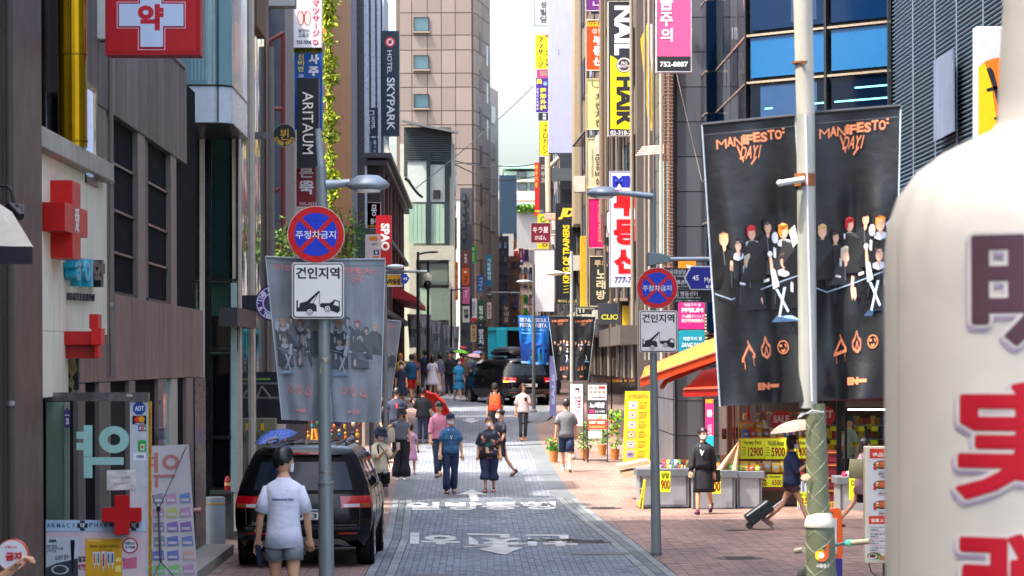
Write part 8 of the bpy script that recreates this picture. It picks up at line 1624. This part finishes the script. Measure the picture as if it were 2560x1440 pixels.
def d4(A):A.text('SALE',1379,935,1387,1012, c_(190,190,214), bold=.05, rot=90, lay=1); A.rect(1374,960,1391,962, c_(130,130,190))
stand('narrow blue-violet sale banner hanging beside the turning minivan',1374,890,1391,1040,92,(120,124,176), d4, legs=False)
def d5(A):A.rect(1764,998,1783,1008, c_(240,150,30)); A.rect(1764,1088,1784,1150, c_(20,170,190)); A.text('쁨',1767,1024,1781,1042, c_(250,200,220), bold=.05); A.text('의원',1769,1060,1779,1090, c_(250,200,220), lay=1)
stand('slim magenta and turquoise clinic banner in front of the tiled wall',1764,998,1784,1154,67.5,(228,40,120), d5, legs=False)
t = thing('stone_slabs','two pale stone slabs lying tilted beside the yellow banner stand','slab',(W(1585,1165,62.5).x,62.5, gz(62.5)))
for(a, b, c, dd)in(((1543,1166),(1620,1150),(1623,1160),(1548,1174)),((1550,1182),(1585,1176),(1618,1182),(1556,1194))):
 q =[W(*p,62.5)for p in(dd, c, b, a)]; mb = MB(); mb.hexa(q,[v+Vector((0,.6,.03))for v in q]); mb.build('slab', mat((200,184,150), rough=.9, bump=.3), t)
 # ============================================================ display tables and snack stall
def price(label, x0, y0, x1, y1, d, big, small, sub=None, yel=(226,238,30)):
 t = thing('price_sign', label,'price sign', tuple(W((x0+x1)/2, y1, d)),'yellow-green hand-written price signs'); pb('card', x0, y0, x1, y1, d,.012, mat(yel, rough=.6, var=.03), t); w,h = x1-x0,y1-y0; A = Art(FR(d), t,.003,.0015)
 A.text(small, x0+w*.12, y0+h*.08, x1-w*.12, y0+h*.34, c_(40,40,24)); A.text(big, x0+w*(.3 if len(big)>3 else .1), y0+h*.42, x1-w*.06, y0+h*.88, c_(140,30,20), bold=.03)
 if sub:
  for i in range(4):A.rect(x0+w*.05, y0+h*(.42+i*.12), x0+w*.22, y0+h*(.46+i*.12), c_(90,90,40))
 A.done(); return t
def table(label, x0, x1, yt, yb, d, depth):
 a,b = W(x0, yt, d),W(x1, yt, d); zt = a.z; t = thing('display_table', label,'display table',((a.x+b.x)/2, d+depth/2, gz(d)),'wheeled display tables'); zb = zat(yb, d)
 mb = MB(); mb.box(a.x, b.x, d, d+depth, zb, zt-.14); mb.build('cabinet', mat((176,182,190), rough=.35, metal=.5, streak=.08), t, bev=.01)
 mb = MB(); mb.box(a.x-.05, b.x+.05, d-.05, d+depth, zt-.15, zt); mb.build('top_rail', mat((120,124,132), rough=.45, metal=.2, wear=.25), t, bev=.012)
 for x in(a.x+.02, b.x-.06):mb = MB(); mb.box(x, x+.04, d-.012, d, zb, zt-.15); mb.build('corner_post', mat((96,100,108), rough=.4, metal=.4), t)
 mb = MB(); mb.box(a.x, b.x, d-.015, d, zb, zb+.05); mb.build('kick_rail', mat((110,114,122), rough=.4, metal=.4), t)
 n = max(2, int((b.x-a.x)/.5)+1)
 for i in range(n):
  for y in(d+.06, d+depth-.1):
   x = a.x+.08+(b.x-a.x-.16)*i/(n-1); mb = MB(); mb.cyl((x-.012, y, gz(d)+.04),(x+.012, y, gz(d)+.04),.04, n=12); mb.box(x-.02, x+.02, y-.01, y+.03, gz(d)+.04, zb); mb.build('caster', mat((36,36,40), rough=.6), t)
 return t
table('long silver wheeled display table behind the slim kerb pole',1598,1722,1172,1270,59.5,1.1); table('silver wheeled display table behind the woman in the black coat',1730,1838,1176,1278,59.2,1.1); table('short silver display table at the corner of the snack stall',1842,1905,1178,1276,59.4,1.4); table('silver display table beside the glass doors behind the menu board',2098,2200,1192,1300,58.6,.9)
price('yellow-green price sign reading 900 hung on the table behind the slim pole',1650,1178,1676,1230,59.35,'900','양말'); price('yellow-green price sign half hidden behind the black coat on the table edge',1780,1182,1802,1234,59.05,'00','수면양말'); price('yellow-green 12900 price sign on the stall boxes',1852,1097,1911,1147,60.2,'12900','Variety Pack',1); price('yellow-green 5900 wasabi almond price sign on the stall boxes',1912,1097,1966,1148,60.2,'5900','WASABI Almond',1); price('yellow-green 5900 honey butter price sign behind the parasol woman',1976,1098,2020,1146,60.2,'5900','Honey Butter',1)
price('yellow-green 6500 price sign below the snack bags',1919,1186,1956,1217,59.9,'6500','Honey Butter'); price('yellow-green price sign ending 00 beside the 6500 sign',1903,1196,1919,1217,59.9,'00','a'); price('yellow-green umbrella price sign reading 2500 beside the big pole',1994,1230,2026,1263,58.5,'25','우산'); price('yellow-green sign hung on the table by the glass doors',2123,1196,2156,1250,58.4,'9900','ONE'); price('yellow-green sock price sign on the stall below the snack bags',1886,1180,1903,1192,59.9,'5','a')
for i,(x, y)in enumerate(((2128,1104),(2141,1104),(2136,1066),(2168,1060),(2150,1134),(2166,1100))):price('small yellow price ticket inside the glass doors, number plate %s'%['at the left of the pair','at the right of the pair','on the upper shelf','on the top right shelf','on the low shelf','at the right end'][i], x, y, x+12, y+12,62.5,'500','a')
t = thing('stall_rack','stepped dark red stall rack carrying snack boxes and bags','rack',(W(1930,1250,60.5).x,60.5, gz(60)))
pb('shelf',1842,1148,2070,1153,60.25,.9, mat((150,26,30), rough=.4), t); pb('shelf',1842,1181,2010,1186,60.0,1.2, mat((150,26,30), rough=.4), t); pb('shelf',1842,1218,2010,1226,59.9,1.2, mat((96,22,26), rough=.4), t); pb('panel',1905,1226,2010,1262,60.4,.05, mat((130,116,104), rough=.7), t); pb('foot_panel',1850,1262,2080,1275,60.2,.1, mat((60,22,24), rough=.6), t)
rs = random.Random(4)
ordn =['first','second','third','fourth','fifth','sixth','seventh','eighth','ninth','tenth','eleventh','twelfth','thirteenth','fourteenth']
def goods(label, grp, x0, x1, yb, d, hh, ww, cols, nm, cat, bev=.02):
 x = x0; k = 0
 while x<x1-ww*.5:
  w = ww*rs.uniform(.85,1.15); h = hh*rs.uniform(.85,1.1); c__ = cols[k%len(cols)]; p = W(x+w/2, yb, d); t = thing(nm,'%s %s'%(ordn[k], label), cat, tuple(p), grp); mb = MB(); a,b = W(x+.5, yb, d).x,W(x+w-.5, yb, d).x; z1 = p.z+h*d/FOC
  dy = rs.uniform(-.05,.05); n_ = 6; mb.rings([[Vector(((a+b)/2+(b-a)/2*kx*sx, d+dy+.09*ky*sy, p.z+(z1-p.z)*zz))for sx, sy in((-1,-1),(0,-1.25),(1,-1),(1.05,0),(1,1),(-1,1),(-1.05,0))]for zz, kx, ky in((0,.94,.8),(.2,1,1.1),(.7,.98,1),(.93,.97,.3),(1,.98,.1))]); mb.build('pouch', mat(c__, rough=.3, var=.3, scale=18, bump=.3), t, smooth=50)
  q = W(x+w/2, yb-h*.5, d); mb = MB(); mb.ell((q.x, d+dy-.105, q.z),(b-a)*.28,.012, h*.22*d/FOC,12,6); mb.build('picture', mat(tuple(min(255, int(v*.5+110))for v in c__[::-1]), rough=.4), t); x+=w+1; k+=1
goods('green snack pouch from the left on the stall shelf','snack pouches on the stall shelf',1820,1850,1178,59.6,24,15,[(120,180,40),(60,150,70)],'snack_pouch','snack bag'); goods('brown or yellow snack pouch from the left on the stall shelf','snack pouches on the stall shelf',1852,1962,1181,60.0,27,18,[(196,160,40),(206,170,60),(180,100,50),(150,130,90),(214,180,90)],'snack_pouch','snack bag')
goods('snack bag from the left above the price signs','snack bags in the upper boxes',1856,2020,1098,60.9,27,15,[(60,120,180),(180,60,40),(206,160,50),(110,60,40),(200,170,120),(190,140,60)],'snack_bag','snack bag'); goods('dark packet from the left beside the stall boxes','dark packets left of the stall',1803,1850,1098,62,30,11,[(120,60,40),(90,110,50),(150,80,50),(70,50,40)],'snack_bag','snack bag'); goods('packet from the left piled above the silver tables','packets on the left tables',1745,1812,1170,60.3,30,14,[(150,40,36),(196,150,60),(100,60,40),(60,120,80),(190,130,90)],'snack_bag','snack bag'); goods('small packet from the left on the long table behind the slim pole','small packets on the long table',1652,1712,1171,60,10,6,[(60,90,160),(200,60,50),(220,200,60),(230,230,220),(70,130,80)],'small_packet','packet')
goods('packet from the left on the table by the glass doors','goods on the small table',2104,2128,1191,59,14,11,[(206,40,60),(230,226,226)],'small_packet','packet'); goods('yellow packet from the left at the back of the stall','yellow packets at the back',1850,1912,1072,61.4,18,20,[(226,180,30),(206,150,30)],'snack_bag','snack bag')
goods('bright packet from the left hanging at the back wall of the stall','packets on the back wall of the stall',1858,2010,1050,61.8,20,14,[(236,190,30),(206,60,40),(240,210,60),(190,120,40),(236,230,200)],'snack_bag','snack bag')
goods('snack packet from the left in front of the table top edge','packets on the corner table',1844,1905,1178,59.7,14,12,[(206,210,40),(240,200,60),(200,90,40)],'small_packet','packet')
goods('bright packet from the left piled on the silver table beside the black coat','packets on the middle silver table',1738,1836,1175,59.9,17,12,[(240,210,40),(60,140,70),(200,50,40),(236,230,210),(230,130,40),(70,80,150)],'small_packet','packet')
goods('upright packet from the left along the back of the long table','upright packets on the long table',1656,1724,1168,60.3,19,9,[(206,60,50),(230,200,60),(60,110,170),(230,226,220),(90,150,70)],'small_packet','packet')
for i,x in enumerate((1852,1912,1975)):t = thing('cardboard_box','yellow printed box behind the %s price sign'%['12900','5900 wasabi','5900 honey butter'][i],'box', tuple(W(x+28,1148,60.3)),'yellow boxes on the stall'); pb('carton', x-1,1095, x+58,1148,60.26,.45, mat((196,160,40), rough=.6), t, bev=.005); pb('print_band', x,1140, x+57,1147,60.24,.01, mat((150,90,40), rough=.6), t)
for k in range(4):t = thing('plastic_crate','dark red plastic crate in the stack right of the big pole, %s'%['bottom one','second from the bottom','third from the bottom','top one'][k],'crate', tuple(W(2078,1250-k*32,60)),'stacked red crates'); pb('crate',2068,1222-k*32,2092,1252-k*32,60,.5, mat((110,16,40), rough=.5), t, bev=.01); pb('label',2070,1226-k*32,2091,1229-k*32,59.98,.02, mat((200,130,30), rough=.5), t)
t = thing('price_basket','yellow wire basket under the red crates','basket', tuple(W(2078,1285,59.6))); pb('basket',2066,1256,2092,1288,59.6,.4, mat((150,110,40), rough=.6), t);
for i in range(5):pb('wire',2066+i*6,1256,2067+i*6,1288,59.57,.02, mat((206,180,60), rough=.5), t)
t = thing('umbrella_bin','clear bin of folded silver umbrellas beside the big lamp pole','umbrella stand', tuple(W(2010,1290,58.8)))
for i in range(11):x = 1994+i*3.1; mb = MB(); mb.cyl(W(x+rs.uniform(-3,3),1290,59+rs.uniform(-.1,.1)), W(x+rs.uniform(-2,2),1202+rs.uniform(0,10),59),.016,.022, n=6); mb.build('folded_umbrella', mat((180,186,200), rough=.25, metal=.3), t)
mb = MB(); a =[Vector((W(1955,1150,60).x,59.8, zat(1100,60))), Vector((W(1858,1098,60).x,59.6, zat(1094,60)))]
t = thing('cloth_cover','pale peach plastic sheet draped down from the boxes to the table','sheet', tuple(W(1820,1178,59.5))); f = lambda u,v:W(1852-62*v*(1-u)-8*v*u-4*u*(1-v)+0*u,1096+80*v+2*math.sin(u*8)*v,59.5-.1*math.sin(u*9)*v); mb = MB(); mb.grid(f,14,12); mb.build('sheet', mat((220,180,140), rough=.4, bump=.3), t, smooth='all')
# awnings
def awning(label, fr, bk, val, c1, c2, dF, dBk, name='awning'):
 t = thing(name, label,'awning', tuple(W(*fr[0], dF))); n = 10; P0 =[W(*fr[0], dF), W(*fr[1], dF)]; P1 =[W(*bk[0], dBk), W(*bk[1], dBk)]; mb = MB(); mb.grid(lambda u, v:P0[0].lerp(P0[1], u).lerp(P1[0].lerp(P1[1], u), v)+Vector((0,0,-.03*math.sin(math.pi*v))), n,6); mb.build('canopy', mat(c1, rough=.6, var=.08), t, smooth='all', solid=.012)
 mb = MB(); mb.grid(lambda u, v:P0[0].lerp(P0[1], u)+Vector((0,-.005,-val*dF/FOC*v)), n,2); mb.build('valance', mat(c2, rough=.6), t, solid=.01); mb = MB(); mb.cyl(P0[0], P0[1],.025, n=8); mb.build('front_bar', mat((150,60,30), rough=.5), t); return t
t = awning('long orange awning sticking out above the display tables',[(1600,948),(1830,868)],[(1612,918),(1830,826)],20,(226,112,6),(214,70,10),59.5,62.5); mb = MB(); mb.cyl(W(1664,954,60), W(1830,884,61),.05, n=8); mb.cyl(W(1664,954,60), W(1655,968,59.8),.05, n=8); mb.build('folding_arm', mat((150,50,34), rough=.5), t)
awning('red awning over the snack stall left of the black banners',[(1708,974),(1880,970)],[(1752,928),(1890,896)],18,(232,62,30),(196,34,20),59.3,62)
t = thing('stool','yellow folding stand beside the left end of the long table','stand',(W(1608,1270,59.4).x,59.4, gz(59.4))); mb = MB()
for a,b in(((1598,1268),(1612,1198)),((1606,1272),(1614,1200)),((1600,1240),(1610,1245)),((1602,1222),(1612,1226)),((1596,1252),(1600,1268))):mb.cyl(W(*a,59.4), W(*b,59.4),.02, n=6)
mb.build('frame', mat((226,206,60), rough=.5), t)
# menu board at the right
t = thing('menu_board','tall cream-framed illuminated menu board with food pictures and Japanese text','menu board',(W(2230,1440,40).x,40,.1)); dM = 40
pb('case',2162,1116,2300,1408, dM,.18, mat((222,212,190), rough=.5), t, bev=.01); mb = MB(); mb.cyl(W(2212,1405, dM+.1), W(2212,1560, dM+.1),.03, n=10); mb.build('leg', mat((90,90,92), rough=.5, metal=.5), t)
mb = MB(); mb.tube([W(2172,1408, dM), W(2178,1430, dM), W(2196,1444, dM), W(2210,1446, dM)],.008,6); mb.build('lead', M_frame, t)
A = Art(FR(dM), t,.004,.002); A.rect(2170,1122,2296,1402, c_(206,208,212)); A.rect(2174,1122,2296,1146, c_(206,56,24), lay=1); A.text('逸品料理',2181,1131,2236,1142, c_(240,230,224), bold=.02, lay=2); A.rect(2172,1290,2296,1310, c_(206,56,24), lay=1); A.text('食事メニュー',2177,1296,2240,1306, c_(240,230,224), bold=.02, lay=2)
for y in(1162,1212,1262):
 A.disc(2206, y,23, c_(34,32,32), ry=11, lay=1); A.disc(2206, y-1,20, c_(190,84,40), ry=8, lay=2)
 for q in range(9):A.disc(2206+14*math.cos(q*2.3), y-1+5*math.sin(q*1.7),3.5, c_(*[(226,170,90),(110,140,50),(206,110,50),(236,220,190)][q%4]), ry=2.2, lay=3)
 A.disc(2188, y+8,5, c_(190,40,40), lay=4); A.text('ハルモニオムレツ\n特製料理',2196, y+14,2232, y+25, c_(50,50,56), lay=1); A.rect(2194, y+26.5,2234, y+27.5, c_(206,70,60), lay=1)
A.text('10500',2200,1190,2216,1196, c_(80,60,110), lay=5)
for i in range(4):y = 1316+i*17; A.text(['タッカルビ飯チャーハン','鶏肉野菜飯炒飯','ニ肉とハムの香飯ランチ','ニガネ盛り合わせチーズ'][i],2176, y,2226, y+5, c_(50,50,56), lay=1); A.text('特製炒飯',2176, y+6.5,2196, y+11, c_(50,50,56), lay=1); A.rect(2176, y+13,2226, y+14, c_(206,70,60), lay=1)
A.disc(2186,1390,18, c_(60,110,50), ry=9, lay=1); A.disc(2182,1391,11, c_(226,220,210), ry=7, lay=2); A.disc(2182,1390,8, c_(90,50,40), ry=4.6, lay=3)
for q in range(12):A.disc(2200+(q*7%24),1392+(q*5%10),4, c_(*[(206,160,60),(110,140,50),(190,120,60)][q%3]), ry=2.6, lay=2+q%3)
A.done()
# orange board and scooter handle behind the big pole
t = thing('barrier_board','orange plastic A-board behind the big lamp pole','sign',(W(2086,1440,36).x,36,.2)); mb = MB(); P_ =[(2066,1272),(2096,1269),(2104,1278),(2108,1380),(2104,1396),(2066,1400)]; mb.prism([W(a, b,36)for a, b in P_[::-1]],[W(a, b,36.05)for a, b in P_[::-1]]); mb.build('frame', mat((240,96,20), rough=.4), t, bev=.01); pb('panel',2068,1296,2092,1384,35.98,.02, mat((206,206,208), rough=.5, var=.2, scale=40), t); pb('slot',2068,1280,2082,1284,35.98,.01, mat((60,40,30), rough=.6), t)
mb = MB(); mb.box(W(2082,1440,35.8).x, W(2106,1440,35.8).x,35.8,36.1,.1, zat(1400,35.9)); mb.build('base', mat((50,40,120), rough=.5), t)
t = thing('handlebar','bicycle handlebar with grey grips sticking out behind the big lamp pole','bicycle', tuple(W(2090,1360,22))); mb = MB(); mb.tube([W(1990,1377,22.4), W(2030,1372,22.2), W(2096,1362,22), W(2128,1356,21.8)],.013,10); mb.build('bar', mat((110,130,140), rough=.3, metal=.8), t)
for a,b in(((2130,1357),(2177,1353)),((1990,1378),(2010,1374))):mb = MB(); mb.cyl(W(*a,21.8), W(*b,21.6),.021, n=14); mb.build('grip', mat((130,124,108), rough=.8), t)
mb = MB(); mb.cyl(W(2120,1358,21.85), W(2129,1357,21.8),.024, n=14); mb.build('clamp_ring', mat((60,190,160), rough=.4), t); mb = MB(); mb.tube([W(2060,1368,22.1), W(2058,1400,22.2), W(2050,1500,22.4)],.02,8); mb.build('stem', M_frame, t)
mb = MB(); mb.ell(W(2008,1436,21),.045,.03,.06,10,8); mb.build('saddle_bag', mat((44,44,40), rough=.8), t)
# toy rack and lockers behind the near banner
t = thing('toy_rack','rack of small colourful toys hanging behind the grey banner above the minivan roof','rack', tuple(W(835,1140,61))); pb('board',762,1045,912,1148,61.2,.1, mat((60,46,50), rough=.8), t); pb('side_frame',905,1045,912,1150,61,.2, mat((190,170,150), rough=.5), t)
cl =[(150,34,34),(26,84,130),(180,140,30),(40,120,136),(180,90,40),(190,170,150),(50,100,56),(30,36,70)]
for i in range(9):
 for j in range(3):
  x,y = 768+i*16+rs.uniform(-4,4),1062+j*27+rs.uniform(-5,5); c = W(x, y,61.05); tt = thing('toy','%s toy from the left in the %s row of the rack behind the minivan'%(ordn[i],('top','middle','bottom')[j]),'toy', tuple(c),'small toys on the rack'); mb = MB(); mb.ell(c, rs.uniform(.03,.05),.03, rs.uniform(.045,.075),10,6); mb.build('body', mat(cl[(i*3+j*2)%8], rough=.4), tt, smooth='all'); mb = MB(); mb.ell(c+Vector((rs.uniform(-.01,.01),-.005,.085)),.032,.03,.034,10,6); mb.build('head', mat(cl[(i*5+j+3)%8], rough=.4), tt, smooth='all')
for a,b in(((775,1145),(783,1072)),((800,1145),(788,1072))):mb = MB(); mb.cyl(W(a[0]+2, a[1],60.9), W(*b,60.9),.035, n=8); mb.build('easel_leg', mat((226,150,60), rough=.6), t)
t = thing('locker','olive metal locker with a yellow tag inside the shop left of the minivan','locker', tuple(W(665,1150,54))); pb('body',626,1046,688,1200,54,.5, mat((120,118,88), rough=.5), t, bev=.01); pb('door_line',655,1048,656,1190,53.98,.01, M_dark, t); pb('tag',652,1058,660,1076,53.98,.01, mat((226,180,30), rough=.5), t)
for i in range(6):pb('vent',632,1082+i*4,648,1083.5+i*4,53.98,.01, M_dark, t); pb('vent',662,1082+i*4,680,1083.5+i*4,53.98,.01, M_dark, t)
t = thing('shelf_rack','dark steel shelf rack with diagonal braces inside the shop left of the grey banner','rack', tuple(W(650,1000,54.5))); pb('back',600,930,770,1060,56,.1, mat((34,32,36), rough=.8), t)
for y in(957,993):pb('shelf',598, y,700, y+4,54.5,.5, mat((110,112,116), rough=.4, metal=.4), t)
for a,b in(((654,965),(678,996)),((654,965),(640,1000))):mb = MB(); mb.cyl(W(*a,54.4), W(*b,54.4),.02, n=6); mb.build('brace', mat((130,128,110), rough=.5), t)
pb('green_tube',628,945,675,950,54.3,.06, mat((110,150,40), rough=.5), t)
pb('counter',715,1050,765,1150,60,.4, mat((46,42,48), rough=.6), t)
# white inflatable advertising column close to the viewer
cxI,cyI,sI = W(2655,905,8.45).x,8.45,8.0/FOC
t = thing('inflatable_column','huge white inflatable bullet-shaped advertising column with red and purple characters, very close','inflatable',(cxI, cyI,.45)); Z = lambda y:CAMZ+(CY-y)*8.0/FOC+.0
cxI =(2655-CX)*8.45/FOC; Z = lambda y:CAMZ+(CY-y)*8.45/FOC; prof =[(.36,.45),(.44,.6),(.47,1.0),(.472,2.0),(.472, Z(720)),(.468, Z(640)),(.455, Z(565)),(.428, Z(495)),(.38, Z(432)),(.315, Z(388)),(.24, Z(354)),(.185, Z(332)),(.168, Z(310)),(.166, Z(250)),(.158, Z(100)),(.15, Z(-40)),(.14, Z(-300)),(.0, Z(-320))]
mb = MB(); n = 96;
mb.rings([[Vector((cxI+r*math.cos(2*math.pi*i/n)*(1+(.012*math.sin(i*1.57)+.006*math.sin(i*.9+z*9))*math.exp(-((z-3.38)/.17)**2)+.0015*math.sin(i*.5+z*7)), cyI+r*math.sin(2*math.pi*i/n), z+.0))for i in range(n)]for r, z in[(a*1.05, b)for a, b in prof]]); mb.build('skin', mat((232,226,212), rough=.6, var=.08, wear=.16, scale=2, bump=.3), t, smooth='all')
def cyf(px, py, off=0):x =(px-CX)*7.97/FOC-cxI*.0+0; x = x-cxI; x = max(-.48, min(.48, x)); y = cyI-math.sqrt(max(1e-5,(.497+off)**2-x*x)); return Vector((cxI+x, y, CAMZ+(CY-py)*7.97/FOC))
A = Art(cyf, t,.002,.0005)
def fine(vs, fs, lim):
 out =[]; st =[(vs[f[0]], vs[f[i]], vs[f[i+1]])for f in fs for i in range(1, len(f)-1)]
 while st:
  a,b,c = st.pop(); e =[(math.dist(a, b),0),(math.dist(b, c),1),(math.dist(c, a),2)]; L,k = max(e)
  if L<lim:out+=[(a, b, c)]; continue
  if k==1:a,b,c = b,c,a
  elif k==2:a,b,c = c,a,b
  m =((a[0]+b[0])/2,(a[1]+b[1])/2); st+=[(a, m, c),(m, b, c)]
 return out
def bigch(ch, x0, y0, x1, y1, c):
 vs,fs,asp = glyphs(ch,.012); vs =[(x0+(x1-x0)*u, y1-(y1-y0)*v)for u, v in vs]; tr = fine(vs, fs,22); P_ =[p for t_ in tr for p in t_]; F_ =[(3*i,3*i+1,3*i+2)for i in range(len(tr))]
 for r,m,o,sx,sy in((13, mat((200,176,206), rough=.7),0,-4,9),(14, mat((232,228,220), rough=.7),4,0,0),(5, mat(c, rough=.6),8,0,0)):
  for k in range(10 if r>10 else 8):
   a = 2*math.pi*k/(10 if r>10 else 8); A.raw([(p[0]+r*math.cos(a)+sx, p[1]+r*math.sin(a)+sy)for p in P_], F_, m,'character', lay=o+k*.28)
bigch('明',2448,590,2730,866,(96,66,78)); bigch('実',2410,965,2720,1255,(206,18,44)); bigch('弾',2414,1340,2720,1640,(206,18,44)); A.done()
# a low dark building wall off the left side keeps the far end closed
t = A.p; mb = MB(); mb.tube([cyf(2262,560+i*40,.001)for i in range(30)],.0012,5); mb.build('stitching', mat((190,182,170), rough=.8), t)
finish_people()
